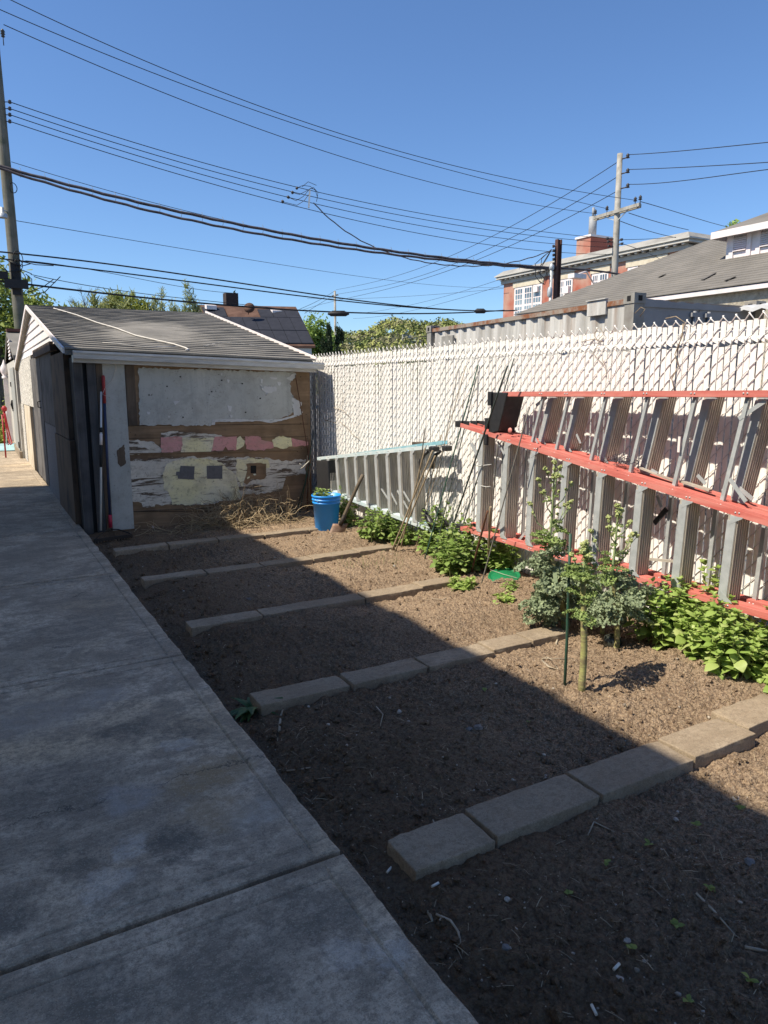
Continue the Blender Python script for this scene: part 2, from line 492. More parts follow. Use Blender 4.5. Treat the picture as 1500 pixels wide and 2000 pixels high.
# loose clods, pebbles and straw on the soil (nobody could count them)
ico = (np.array([tuple(v) for v in ICO_V]), np.array(ICO_F))
protos = []
nr = np.random.RandomState(5)
for k in range(6):
    v = ico[0] * (1 + nr.uniform(-.32, .32, (12, 1))); v[:, 2] *= .75
    protos.append((v, ico[1]))
ROWS_Y = [1.80, 3.155, 4.435, 5.71, 6.93]
def on_block(x, y): return any(abs(y-b) < .13 for b in ROWS_Y) and 1.03 < x < 3.2
def free_spot(ymax=7.9):
    while True:
        y = rng.uniform(.75, ymax) if rng.random() < .55 else .75 + 2.6*rng.random()**1.3
        x = rng.uniform(.98, 3.75)
        if not on_block(x, y): return x, y
it = []
for k in range(14000):
    x, y = free_spot()
    r = min(.013, .0028 * (1-rng.random())**-.40)
    a = Vector((rng.gauss(0,1), rng.gauss(0,1), rng.gauss(0,1)))
    it.append((k % 6, (x, y, sz(x, y) + r*.3), a, (rng.gauss(0,1), .3, 1), r))
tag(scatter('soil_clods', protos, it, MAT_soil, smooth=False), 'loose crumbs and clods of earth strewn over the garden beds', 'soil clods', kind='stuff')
it = []
for k in range(240):
    y = rng.uniform(.9, 7.7); x = .99 + abs(rng.gauss(0, .16)) if rng.random() < .6 else rng.uniform(1.0, 3.6)
    if on_block(x, y): continue
    r = rng.uniform(.012, .026)
    for q in range(rng.randint(1, 4)):
        xx, yy = x + rng.gauss(0, .03), y + rng.gauss(0, .03)
        if on_block(xx, yy) or xx < .95: continue
        rr_ = r*rng.uniform(.4, 1); it.append((rng.randrange(6), (xx, yy, sz(xx, yy)+rr_*.15), (rng.gauss(0,1), rng.gauss(0,1), rng.gauss(0,1)), (rng.gauss(0,1), .3, 1), rr_))
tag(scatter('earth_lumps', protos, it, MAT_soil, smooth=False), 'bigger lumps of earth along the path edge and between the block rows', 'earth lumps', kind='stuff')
it = []
for k in range(800):
    x, y = free_spot()
    r = min(.009, .0024 * (1-rng.random())**-.4)
    it.append((k % 6, (x, y, sz(x, y) + r*.35), (rng.gauss(0,1), rng.gauss(0,1), .2), (0, .3, 1), r))
tag(scatter('pebbles', protos, it, MAT_pebble2), 'small pale pebbles scattered through the dark soil', 'pebbles', kind='stuff')
it = []
stick = (np.array([(-.5,0,0),(.5,0,0),(.5,.5,.8),(-.5,.5,.8),(.5,1,0),(-.5,1,0)])*np.array([.05,1,.06]), np.array([(0,1,2,3),(3,2,4,5)]))
for k in range(2300):
    x, y = free_spot()
    a = rng.uniform(0, 6.28); L = rng.uniform(.012, .05)
    it.append((0, (x, y, sz(x, y)+.004), (math.cos(a), math.sin(a), rng.uniform(-.1,.25)), (0,0,1), L))
tag(scatter('straw_bits', [stick], it, MAT_straw), 'dry straw and stalk bits littering the soil', 'straw litter', kind='stuff')

# ================================================================= concrete edging blocks, five rows, each block a thing
row_words = ['nearest row', 'second row from the camera', 'middle row', 'fourth row from the camera', 'farthest row, before the shed']
ord_words = ['first', 'second', 'third', 'fourth', 'fifth', 'sixth']
row_cuts = [
    (1.80, .095, [(1.085,1.405,0,0), (1.42,1.905,.004,.01), (1.915,2.44,0,.014), (2.447,2.86,.002,.02), (2.868,3.26,.006,.06)], [0,.0,.006,.012,.03]),
    (3.155, .082, [(1.075,1.555,0,0), (1.575,2.03,.006,0), (2.038,2.485,0,.004), (2.495,2.78,.003,.02), (2.787,3.08,0,.025)], [0,0,.004,.01,.02]),
    (4.435, .075, [(1.085,1.565,0,0), (1.575,2.34,.006,.01), (2.35,2.84,0,.02), (2.85,3.18,.004,.05)], [0,.0,.012,.02]),
    (5.71, .075, [(1.06,1.555,.012,0), (1.565,2.035,-.004,.0), (2.045,2.5,.0,.005), (2.51,2.97,0,.02), (2.98,3.36,.003,.045)], [0,0,.004,.012,.02]),
    (6.93, .07, [(1.04,1.53,-.006,0), (1.545,2.02,.0,.008), (2.03,2.5,0,.01), (2.51,3.0,-.004,.015), (3.01,3.35,0,.02)], [0,0,.0,.0,.0]),
]
bn = random.Random(3)
for ri, (yc, hw, blocks, offs) in enumerate(row_cuts):
    for bi, (x0, x1, dz, dy) in enumerate(blocks):
        b = bmesh.new()
        nx = max(6, int((x1-x0)/.03)); ny, nz = 8, 4
        bmesh.ops.create_cube(b, size=1)
        bmesh.ops.subdivide_edges(b, edges=[e for e in b.edges if abs((e.verts[0].co-e.verts[1].co).x) > .5], cuts=nx, use_grid_fill=True)
        bmesh.ops.subdivide_edges(b, edges=[e for e in b.edges if abs((e.verts[0].co-e.verts[1].co).y) > .5], cuts=ny, use_grid_fill=True)
        bmesh.ops.subdivide_edges(b, edges=[e for e in b.edges if abs((e.verts[0].co-e.verts[1].co).z) > .5], cuts=nz, use_grid_fill=True)
        tilt = bn.uniform(-.02, .02); yaw = bn.uniform(-.012, .012); sd = bn.uniform(0, 99)
        top = .004 + offs[bi]*.4
        for v in b.verts:
            p = Vector((v.co.x*(x1-x0), v.co.y*2*hw, v.co.z*.10))
            # worn, chipped arrises
            ax = (x1-x0)/2-abs(p.x); ay = hw-abs(p.y); az = .05-p.z
            near = sorted((ax, ay, az))
            wear = max(0, .006 - near[0] - near[1]) * (.1 + 1.1*abs(mnoise.noise(Vector((p.x*14+sd, p.y*14, p.z*14)))))
            p.x -= math.copysign(wear, p.x) if ax < .014 else 0
            p.y -= math.copysign(wear, p.y) if ay < .014 else 0
            p.z -= wear if az < .014 else 0
            nz_ = mnoise.noise(Vector((p.x*9+sd, p.y*9, p.z*9)))*.0022
            p.z += nz_ + p.x*tilt*.5; p.y += nz_*.8
            v.co = p
        bmesh.ops.rotate(b, verts=b.verts, cent=(0,0,0), matrix=Matrix.Rotation(yaw, 3, 'Z'))
        me = bpy.data.meshes.new('edging_block'); b.to_mesh(me); b.free()
        me.materials.append(MAT_block)
        o = bpy.data.objects.new('edging_block', me); COL.objects.link(o)
        o.location = ((x0+x1)/2, yc+dy+dz, top-.05)
        md = o.modifiers.new('edge', 'BEVEL'); md.width = .0035; md.segments = 2; md.limit_method = 'ANGLE'; md.angle_limit = R(50)
        tag(o, 'weathered concrete edging block, %s from the path in the %s' % (ord_words[bi], row_words[ri]), 'concrete block', 'concrete edging blocks dividing the garden beds')
# ================================================================= old garage with the peeling front wall
def shingle_mat(name, c1, c2, c3, scale=1.0, rot=0.0):
    M = Mat(name, .92, 0, .2)
    br = nn(M.nt, 'ShaderNodeTexBrick', {'Vector': M.map((1,1,1), rot=(0,0,rot)), 'Color1': c4((0,0,0)), 'Color2': c4((1,1,1)), 'Mortar': c4((.35,.35,.35)), 'Scale': 1.0,
            'Mortar Size': .004, 'Brick Width': .28*scale, 'Row Height': .14*scale}, offset=.37)
    col = M.mix(br.outputs[0], c1, c2)
    col = M.mix(M.step(M.noise(1.3, 5), .45, .7), col, c3)
    col = M.mix(M.step(M.noise(150, 2), .35, .65, 0, .5), col, tuple(x*.6 for x in c1))
    M.color(col).bump(M.noise(120, 3), .4, .004)
    return M.m
MAT_roof = shingle_mat('old_shingles', (.20,.19,.17), (.27,.255,.23), (.155,.148,.135))
MAT_white = simple('white_vinyl', (.84,.72,.70), (.60,.60,.58), 4, .5)
MAT_gutter = simple('gutter_paint', (.55,.55,.53), (.40,.39,.37), 5, .45, stretch=(1,1,6))
MAT_ply = wood('bare_plywood', (.20,.13,.075), (.29,.195,.12), (.115,.08,.052), 'x', scale=.6)
MAT_plydark = wood('dark_board', (.10,.072,.052), (.145,.11,.08), (.05,.04,.034), 'z')
MAT_greypaint = Mat('grey_paint', .75, 0, .3)
_c = MAT_greypaint.mix(MAT_greypaint.step(MAT_greypaint.noise(1.6, 6, .6), .35, .68), (.47,.475,.44), (.39,.40,.375))
_c = MAT_greypaint.mix(MAT_greypaint.step(MAT_greypaint.noise(16, 6, .7, vec=MAT_greypaint.map((1,1,1.4))), .67, .69), _c, (.11,.095,.085))
_c = MAT_greypaint.mix(MAT_greypaint.step(MAT_greypaint.noise(4, 9, .75, .3), .48, .64, 0, .5), _c, (.27,.265,.24))
_c = MAT_greypaint.mix(MAT_greypaint.step(MAT_greypaint.noise(35, 6, .8), .58, .64, 0, .6), _c, (.20,.185,.16))
_c = MAT_greypaint.mix(MAT_greypaint.step(MAT_greypaint.noise(1.0, 4, .6, vec=MAT_greypaint.map((14,14,1))), .58, .75, 0, .35), _c, (.19,.20,.20))
MAT_greypaint.color(_c).bump(MAT_greypaint.noise(40, 4), .25, .003); MAT_greypaint = MAT_greypaint.m
def old_paint(name, c, c2, wear=.55):
    M = Mat(name, .85, 0, .2)
    v = M.map((2.2,2.2,17)); w = M.noise(1.0, 8, .72, .5, vec=v)
    col = M.mix(M.step(M.noise(2.2, 5, .6), .42, .6), c, c2)
    col = M.mix(M.step(w, wear, wear+.04), col, (.115,.085,.062))
    col = M.mix(M.step(M.noise(1.0, 6, .7, vec=M.map((3,3,26), loc=(3,1,0))), .60, .66, 0, .8), col, (.30,.27,.22))
    grime = M.noise(3.5, 9, .75, .4, vec=M.map((1,1,1.8), loc=(5,2,8)))
    col = M.mix(M.step(grime, .49, .64, 0, .45), col, (.30,.26,.19))
    col = M.mix(M.step(M.noise(28, 7, .8), .55, .63, 0, .55), col, (.20,.165,.12))
    M.color(col).bump(w, .7, .006)
    return M.m
MAT_cream = old_paint('cream_paint', (.76,.70,.42), (.72,.67,.50), .60)
MAT_chalk = old_paint('chalky_white_paint', (.66,.62,.54), (.56,.52,.45), .53)
MAT_pink = old_paint('pink_paint', (.58,.27,.26), (.62,.33,.31), .66)
MAT_tape = simple('duct_tape', (.125,.125,.135), (.085,.085,.095), 25, .5, bump=.4, bscale=30)
MAT_black = simple('black_void', (.012,.012,.013), None, 8, .8)
MAT_flake = simple('flake_white', (.58,.585,.58), (.50,.50,.49), 6, .7)
MAT_plankgrey = wood('grey_plank', (.10,.094,.09), (.155,.148,.142), (.06,.056,.054), 'z')
MAT_plankblue = wood('blue_grey_board', (.068,.067,.068), (.105,.102,.102), (.042,.041,.042), 'z')
MAT_plankpale = wood('pale_plank', (.50,.43,.32), (.62,.55,.43), (.40,.33,.24), 'z')
_M = Mat('swirl_plywood', .85, 0, .2)
_w = nn(_M.nt, 'ShaderNodeTexWave', {'Vector': _M.map((1,1.9,.55), loc=(-.93,-17.7,-.25)), 'Scale': 5.0, 'Distortion': 5.0, 'Detail': 2.0, 'Detail Scale': .7}, wave_type='RINGS').outputs[1]
_M.color(_M.mix(_M.step(_w, .3, .8), (.11,.108,.115), (.27,.265,.275))).bump(_w, .4, .004); MAT_swirl = _M.m
_M = Mat('flaking_pale_board', .9, 0, .2)
_n = _M.noise(26, 8, .8)
_M.color(_M.mix(_M.step(_n, .44, .53), (.20,.185,.165), (.66,.63,.56))).bump(_n, .9, .01); MAT_flaky = _M.m

def S2(zx, zy, Y): return at_y(240 + zx*.26, 700 + zy*.26, Y)
jr = random.Random(21)
def jag(pts, amp=.010, step=.035):
    out = []
    k = len(pts)
    for i in range(k):
        a, b = Vector(pts[i]), Vector(pts[(i+1) % k])
        m = max(1, int((b-a).length/step))
        d = (b-a); nrm = Vector((-d.z, 0, d.x)).normalized() if d.length > 0 else Vector((0,0,1))
        for j in range(m):
            q = a + d*(j/m)
            if j: q = q + nrm*jr.uniform(-amp, amp) + d.normalized()*jr.uniform(-.3,.3)*step
            out.append(q)
    return out
garage = thing('garage', (2.2, 12.4, 0), 'old garage with peeling cream, pink and grey front wall and grey shingle roof', 'garage')
YF = 8.05
fw = MB()
fw.box((1.20, YF, -.12), (3.56, YF+.06, 1.80), 0)
def coat(zpts, lift, m, amp=.010, step=.035, thick=.002):
    pts = [S2(x, y, YF) for x, y in zpts]
    pts = [Vector((p.x, YF-lift, p.z)) for p in jag(pts, amp, step)]
    fw.poly(pts, (0,-1,0), thick, m)
    if m in (1, 2, 3, 4, 7) and len(pts) > 12:          # loose paint curling off the edge
        c = sum(pts, Vector((0,0,0)))/len(pts)
        for i in range(0, len(pts)-1):
            if jr.random() > .30: continue
            a, b = pts[i], pts[i+1]; inn = (c-(a+b)/2); inn.y = 0; inn.normalize()
            w = min(.03, (b-a).length); mid_ = (a+b)/2
            p0, p1 = mid_+(a-b).normalized()*w*.5, mid_-(a-b).normalized()*w*.5
            o_ = Vector((0, -.002, 0)); q = jr.uniform(.008, .022); lf = Vector((0, -jr.uniform(.004, .013), 0))
            fw.add([p0+inn*.012+o_, p1+inn*.012+o_, p1-inn*q*.4+lf, p0-inn*q*.4+lf*jr.uniform(.3,1)], [(0,1,2,3),(3,2,1,0)] if False else [(0,1,2,3)], m)
# mats: 0 ply 1 grey 2 cream 3 chalk 4 pink 5 tape 6 black 7 flake 8 dark board
coat([(55,1065),(140,1085),(150,1118),(235,1118),(245,1095),(370,1103),(520,1108),(700,1082),(880,1062),(920,1022),(1050,1012),(1195,992),(1215,890),(1372,870),(1372,757),(1190,772),(1100,747),(1000,742),(700,745),(300,742),(45,770)], .003, 3, .014)
coat([(370,1098),(340,1000),(310,985),(300,860),(330,790),(420,760),(520,750),(700,762),(760,800),(850,880),(870,1000),(890,1050),(700,1076),(500,1100)], .0055, 2, .009)
coat([(850,760),(1000,755),(1090,760),(1100,820),(930,900),(900,960),(850,880)], .006, 2, .012)
coat([(925,792),(1010,783),(1075,790),(1078,880),(1060,905),(960,905),(930,950),(905,930),(930,850)], .0075, 0, .010)
coat([(958,805),(1000,805),(1000,862),(958,862)], .0095, 6, .001, .2)
coat([(60,885),(120,950),(160,985),(65,1000)], .006, 3, .008)
coat([(432,806),(538,810),(532,910),(412,903),(410,880),(398,880),(400,850),(424,850)], .010, 5, .0015, .05, .003)
coat([(628,806),(746,806),(746,904),(632,904)], .010, 5, .0015, .05, .003)
# middle strip
coat([(32,612),(215,622),(300,690),(280,712),(40,720)], .003, 3, .010)
coat([(285,560),(420,545),(560,565),(740,575),(750,595),(560,605),(290,600)], .004, 3, .008)
coat([(445,598),(560,600),(695,598),(690,640),(660,700),(520,705),(435,712)], .005, 2, .008)
coat([(284,592),(445,590),(447,640),(432,692),(380,700),(290,706)], .0065, 4, .005)
coat([(690,588),(790,590),(855,585),(850,690),(790,690),(770,660),(750,694),(664,696)], .0065, 4, .008)
coat([(855,600),(880,582),(918,622),(905,658),(852,688)], .008, 2, .006)
coat([(918,586),(1024,588),(1040,612),(1120,628),(1132,672),(1000,692),(925,680)], .006, 4, .008)
coat([(1118,612),(1160,590),(1262,596),(1272,660),(1200,680),(1132,664)], .0075, 2, .008)
coat([(1262,600),(1400,626),(1392,652),(1275,662)], .006, 4, .006)
# upper grey sheet
coat([(118,70),(1290,105),(1292,135),(1252,195),(1258,250),(1275,300),(1278,400),(1240,430),(1100,470),(900,462),(690,466),(662,500),(125,502)], .006, 1, .009, .03, .003)
coat([(1268,290),(1320,318),(1342,350),(1325,372),(1350,405),(1322,432),(1282,430)], .0075, 7, .008, .02)
coat([(672,458),(900,455),(1010,463),(1180,455),(1290,425),(1300,436),(1180,470),(1100,484),(1020,470),(900,474),(692,478),(690,498),(664,500)], .010, 7, .004, .03)
coat([(1028,195),(1050,220),(1100,205),(1150,215),(1150,252),(1100,258),(1072,272),(1055,245)], .0105, 7, .012, .02)
coat([(378,322),(428,320),(390,352)], .0105, 7, .003, .03)
coat([(1225,150),(1290,110),(1296,140),(1270,170)], .0105, 7, .006, .02)
for q in [(800,375,18,26),(812,436,10,12),(190,410,14,12),(345,438,10,8),(790,170,10,14),(740,120,6,10),(1130,150,30,8),(1170,190,14,16),(1040,170,10,20)]:
    x, y, w, h = q
    coat([(x-w,y-h),(x+w,y-h*.6),(x+w*.6,y+h),(x-w*.5,y+h*.7)], .0105, 7, .005, .02)
for q in [(430,138),(740,165),(895,190),(195,275),(665,250),(1030,300),(450,442),(920,405),(330,210)]:
    x, y = q
    coat([(x-6,y-4),(x+6,y-5),(x+5,y+5),(x-5,y+4)], .0105, 6, .001, .2)
# boards and ledges over the sheet
def strip(x0, y0, x1, y1, d, m):
    a = S2(x0, y0, YF); b = S2(x1, y1, YF)
    fw.box((a.x, YF-d, b.z), (b.x, YF-.0005, a.z), m)
strip(12, 40, 108, 503, .022, 8)
a = S2(34, 716, YF); b = S2(1384, 690, YF)
fw.bar((a.x, YF-.006, a.z), (b.x, YF-.006, b.z), .012, .012, m=0)
a = S2(62, 1150, YF); b = S2(700, 1120, YF); fw.bar((a.x, YF-.003, a.z), (b.x, YF-.003, b.z), .008, .008, m=8)
# grey painted panel left of the sheet
a = at_y(205, 712, YF); b = at_y(252, 1022, YF)
fw.box((1.215, YF-.016, -.03), (1.435, YF-.0005, 1.76), 1)
for k in range(46):
    p = S2(jr.choice((20,60,110,700,1330,1400)) + jr.uniform(-25,25), jr.uniform(60,1180), YF)
    fw.box((p.x-.003, YF-.0125, p.z-.003), (p.x+.003, YF-.0005, p.z+.003), 6)
for zy in (505, 600, 1152):
    a, b = S2(36, zy, YF), S2(1390, zy-12, YF); fw.bar((a.x, YF-.001, a.z), (b.x, YF-.001, b.z), .0045, .005, m=6)
fw.build('front_wall', [MAT_ply, MAT_greypaint, MAT_cream, MAT_chalk, MAT_pink, MAT_tape, MAT_black, MAT_flake, MAT_plydark], garage)
cs = MB()
cs.poly(jag([at_y(228, 880, YF-.02), at_y(243, 868, YF-.02), at_y(246, 905, YF-.02), at_y(236, 912, YF-.02), at_y(230, 905, YF-.02)], .004, .02), (0,-1,0), .002)
cs.build('bare_patch', MAT_plydark, garage)

bd = MB(); bd.box((1.06, YF-.035, -.06), (1.145, YF+.03, 1.75)); bd.build('corner_board', MAT_plankblue, garage)
bd = MB(); bd.box((1.15, YF-.028, -.05), (1.212, YF+.03, 1.75)); bd.build('corner_board', MAT_plydark, garage)
bd = MB(); bd.box((.935, YF-.03, -.05), (1.02, YF+.06, 1.78)); bd.build('corner_post', MAT_plankblue, garage)
bd = MB(); bd.box((1.0, YF-.001, -.08), (1.2, YF+.05, 1.78)); bd.build('inner_wall', MAT_black, garage)
# side wall facing the path
XS = .93
def sideY(px, py): return at_x(px, py, XS).y
def plank(px0, px1, py, z0, z1, mat, out=.02, name='plank'):
    y0, y1 = sorted((sideY(px0, py), sideY(px1, py)))
    m = MB(); m.box((XS-out, y0+.004, z0), (XS+.02, y1-.004, z1)); return m.build(name, mat, garage)
sw = MB(); sw.box((XS+.02, YF+.06, -.12), (XS+.08, 16.8, 1.80)); sw.build('side_wall', MAT_black, garage)
plank(139, 113, 830, .93, 1.87, MAT_plydark, .03)
plank(146, 117, 900, -.06, .92, MAT_plydark, .035)
plank(106, 81, 740, 1.0, 1.94, MAT_plankgrey, .022, 'door_plank')
plank(121, 96, 930, -.04, .99, MAT_swirl, .018, 'door_plank')
plank(85, 66, 760, .05, 1.94, MAT_plankgrey, .026, 'door_plank')
bd = MB(); y0, y1 = sideY(108, 680), sideY(72, 690); bd.box((XS-.06, y0, 1.92), (XS+.02, y1, 2.03)); bd.build('door_lintel', MAT_plydark, garage)
plank(64, 53, 840, -.05, 1.15, MAT_plankpale, .02)
plank(66, 40, 740, 1.16, 1.99, MAT_flaky, .024, 'flaking_board')
plank(52, 44, 840, -.05, 1.15, MAT_flaky, .021, 'flaking_board')
dh = MB(); p = at_x(80, 790, XS-.03); dh.tube([p+Vector((0,0,.05)), p+Vector((-.04,0,.04)), p+Vector((-.04,0,-.04)), p+Vector((0,0,-.05))], .008, 6); dh.build('door_handle', MAT_black, garage)
# roof
RX0, RX1, YE, YR, ZR = .86, 3.56, 7.93, 12.45, 2.71
def roof_z(x, t): # t 0 at the eave, 1 at the ridge
    ze = 1.875 - .07*(x-RX0)/(RX1-RX0)
    return ze + (ZR + .02*(x-RX0)/(RX1-RX0) - ze)*t
rf = MB(); rows = 27; rr = random.Random(4)
for k in range(rows):
    t0, t1 = k/rows, min(1, (k+1.15)/rows)
    xs = np.linspace(RX0, RX1+.03, 19)
    h = .013
    top, low = [], []
    for x in xs:
        w = rr.uniform(-.010, .010); hh = h + rr.uniform(0, .006)
        sag = -.03*math.sin(math.pi*min(1, max(0, (x-RX0)/(RX1-RX0))))*math.sin(math.pi*t0)
        y0 = YE + (YR-YE)*t0 + w; y1 = YE + (YR-YE)*t1
        low.append(((x, y0, roof_z(x, t0)+hh+sag), (x, y0, roof_z(x, t0)-.004+sag), (x, y1, roof_z(x, t1)+.001+sag)))
    for a, b in zip(low[:-1], low[1:]):
        rf.quad(a[0], b[0], b[2], a[2]); rf.quad(a[1], b[1], b[0], a[0])
rf.hexa([(RX0,YE+.02,roof_z(RX0,0)-.06),(RX1,YE+.02,roof_z(RX1,0)-.06),(RX1,YR,roof_z(RX1,1)-.08),(RX0,YR,roof_z(RX0,1)-.08),(RX0,YE+.02,roof_z(RX0,0)-.008),(RX1,YE+.02,roof_z(RX1,0)-.008),(RX1,YR,roof_z(RX1,1)-.045),(RX0,YR,roof_z(RX0,1)-.045)])
rf.hexa([(RX0,YR,ZR-.09),(RX1,YR,ZR-.09),(RX1,16.95,1.82),(RX0,16.95,1.82),(RX0,YR,ZR+.012),(RX1,YR,ZR+.028),(RX1,16.95,1.9),(RX0,16.95,1.9)])
rf.build('roof', MAT_roof, garage)
# white rake trim, gable siding, gutter
tr = MB()
tr.bar((RX0-.012, YE+.02, roof_z(RX0,0)-.02), (RX0-.012, YR, ZR-.02), .02, .055)
tr.bar((RX0-.012, YR, ZR-.02), (RX0-.012, 16.93, 1.87), .02, .055)
tr.bar((RX1+.040, YE+.01, roof_z(RX1,0)+.022), (RX1+.040, YR, roof_z(RX1,1)+.022), .014, .034)
tr.build('rake_trim', MAT_white, garage)
gs = MB(); zz = 2.0; 
while zz < 2.64:
    z2 = min(2.66, zz + .118)
    def ylim(z): return YE + (YR-YE)*((z+.06-1.875)/(ZR-1.875)), 16.95 - (16.95-YR)*((z+.06-1.875)/(ZR-1.875))
    a0, a1 = ylim(zz); b0, b1 = ylim(z2)
    gs.quad((XS-.022,a1,zz),(XS-.022,a0,zz),(XS-.006,b0,z2),(XS-.006,b1,z2))
    gs.quad((XS-.002,a1,zz),(XS-.002,a0,zz),(XS-.022,a0,zz),(XS-.022,a1,zz))
    zz = z2
gs.build('gable_siding', MAT_white, garage)
gu = MB()
def gz(x): return 1.862 - .078*(x-.92)/2.75
prof = [(0,0),(-.012,0),(-.012,-.006),(-.075,-.006),(-.085,-.002),(-.088,-.022),(-.076,-.040),(-.070,-.078),(-.060,-.082),(0,-.082)]
X0, X1 = .925, 3.665
ring = lambda x: [(x, YE+.005+p, gz(x)-.005+q) for p, q in prof]
A, B = ring(X0), ring(X1); k = len(prof)
gu.add(A+B, [(i, (i+1)%k, k+(i+1)%k, k+i) for i in range(k)] + [tuple(range(k)), tuple(range(2*k-1, k-1, -1))])
gu.build('gutter', MAT_gutter, garage)
fs_ = MB(); fs_.hexa([(.93,YE+.01,gz(.93)-.12),(3.6,YE+.01,gz(3.6)-.12),(3.6,YF,gz(3.6)-.12),(.93,YF,gz(.93)-.12),(.93,YE+.01,gz(.93)-.05),(3.6,YE+.01,gz(3.6)-.05),(3.6,YF,gz(3.6)-.05),(.93,YF,gz(.93)-.05)])
fs_.build('fascia', MAT_gutter, garage)
bw = MB(); bw.box((3.50, YF+.06, -.12), (3.56, 16.8, 1.78)); bw.box((XS+.08, 16.74, -.12), (3.5, 16.8, 1.85)); bw.build('back_wall', MAT_plydark, garage)
# white wires lying on the roof
MAT_wirewhite = simple('white_cable', (.62,.60,.56), None, 8, .5)
def roof_pt(px, py):
    # the front slope as a plane
    p0 = Vector((RX0, YE, roof_z(RX0,0)+.02)); e1 = Vector((RX1, YE, roof_z(RX1,0)+.02))-p0; e2 = Vector((RX0, YR, ZR+.02))-p0
    nrm = e1.cross(e2); d = ray(px, py); t = (p0-EYE_P).dot(nrm)/d.dot(nrm)
    return EYE_P + d*t
rw = MB(); rw.tube([roof_pt(*q) for q in [(105,602),(150,615),(190,630),(225,640),(265,655),(300,663),(340,672),(362,679),(368,682),(362,684)]], .009, 5)
tag(rw.build('roof_cable', MAT_wirewhite), 'thick white cable snaking down across the grey shingles of the old garage', 'cable', 'loose white wires on the garage roof')
rw = MB(); rw.tube([roof_pt(*q) for q in [(200,669),(230,671),(265,676),(300,678),(345,676)]], .004, 5)
tag(rw.build('roof_cable', MAT_wirewhite), 'thin pale wire lying near the gutter below the thick white cable', 'cable', 'loose white wires on the garage roof')
rw = MB(); rw.tube([roof_pt(*q) for q in [(398,676),(430,668),(470,671),(520,678)]], .003, 5)
tag(rw.build('roof_cable', MAT_wirewhite), 'short thin wire on the right part of the garage roof', 'cable', 'loose white wires on the garage roof')

# ================================================================= second outbuilding farther down the path
MAT_stucco = simple('pale_stucco', (.50,.48,.43), (.38,.36,.32), 6, .9, bump=.9, bscale=14)
MAT_doorgrey = simple('grey_door_paint', (.33,.33,.30), (.27,.27,.25), 3, .7)
MAT_redroof = shingle_mat('red_shingles', (.16,.07,.055), (.22,.10,.08), (.12,.06,.05))
shd = thing('storage_shed', (1.9, 19, 0), 'small pale stuccoed shed with a padlocked grey door behind the garage', 'shed')
m = MB(); m.hexa([(.86,16.99,-.1),(3.2,16.99,-.1),(3.2,21,-.1),(.86,21,-.1),(.86,16.99,2.05),(3.2,16.99,2.05),(3.2,21,2.05),(.86,21,2.05)])
m.add([(.86,16.99,2.05),(.86,21,2.05),(.86,18.9,2.66)], [(0,1,2),(2,1,0)]); m.build('wall', MAT_stucco, shd)
m = MB(); m.hexa([(.84,18.9,2.64),(3.3,18.9,2.64),(3.3,16.97,2.06),(.84,16.97,2.06),(.84,18.9,2.74),(3.3,18.9,2.74),(3.3,16.97,2.14),(.84,16.97,2.14)])
m.hexa([(.84,21.1,2.02),(3.3,21.1,2.02),(3.3,18.9,2.64),(.84,18.9,2.64),(.84,21.1,2.10),(3.3,21.1,2.10),(3.3,18.9,2.74),(.84,18.9,2.74)]); m.build('roof', MAT_roof, shd)
m = MB(); m.box((.84,18.78,2.735),(3.3,19.02,2.80)); m.build('ridge_cap', MAT_redroof, shd)
m = MB()
for k in range(6): m.hexa([(.83,18.0,2.10+k*.075),(.859,18.0,2.10+k*.075),(.859,18.75,2.10+k*.075),(.83,18.75,2.10+k*.075),(.845,18.0,2.15+k*.075),(.859,18.0,2.15+k*.075),(.859,18.75,2.15+k*.075),(.845,18.75,2.15+k*.075)])
m.build('vent_louvre', MAT_white, shd)
m = MB(); m.box((.83,17.25,.12),(.858,18.75,1.9)); dr = m.build('door', MAT_doorgrey, shd)
m = MB(); m.box((.815,17.28,.2),(.829,17.45,.32)); m.box((.815,18.5,.95),(.829,18.7,1.15)); m.box((.815,18.5,1.5),(.829,18.7,1.6)); m.tube([(.81,18.35,1.2),(.79,18.35,1.1),(.81,18.35,1.0)],.02,6); m.build('hinge', MAT_black, dr)
m = MB(); m.box((.81,16.98,-.1),(.858,21,.14)); m.build('footing', MAT_block, shd)

# ================================================================= tools on the garage wall
MAT_pipe = simple('white_tube', (.66,.66,.65), (.55,.55,.54), 4, .4)
MAT_rubber = simple('black_rubber', (.025,.025,.027), None, 8, .7)
MAT_red = simple('red_grip', (.36,.035,.04), (.26,.03,.03), 14, .5)
MAT_blue = simple('blue_handle', (.035,.05,.11), (.025,.035,.075), 10, .45)
MAT_iron = simple('dark_iron', (.035,.033,.032), (.06,.045,.035), 40, .7, .4)
MAT_brightred = simple('red_sleeve', (.50,.03,.07), None, 10, .4)
pole = thing('extension_pole', at_y(197, 1037, 7.93), 'white metal pole with black grip bands leaning on the grey panel', 'pole')
a, b = at_y(197, 1036, 7.90), at_y(197.5, 765, 8.01)
L = b-a
m = MB(); m.tube([a, b], .011, 10); m.build('tube', MAT_pipe, pole)
for u0, u1, rr_ in ((.46,.62,.014),(.71,.745,.015)):
    m = MB(); m.tube([a+L*u0, a+L*u1], rr_, 10); m.build('grip', MAT_rubber, pole)
m = MB(); m.tube([a+L*.62, a+L*.70], .0145, 10); m.build('collar', MAT_white, pole)
rake = thing('bow_rake', at_y(216, 1040, 7.85), 'bow rake with dark blue handle and red grip standing on its tines by the garage', 'rake')
a, b = at_z(216, 1030, .02), at_y(201.5, 733, 8.0); L = b-a
m = MB(); m.tube([a+L*.02, a+L*.84], .014, 10); m.build('handle', MAT_blue, rake)
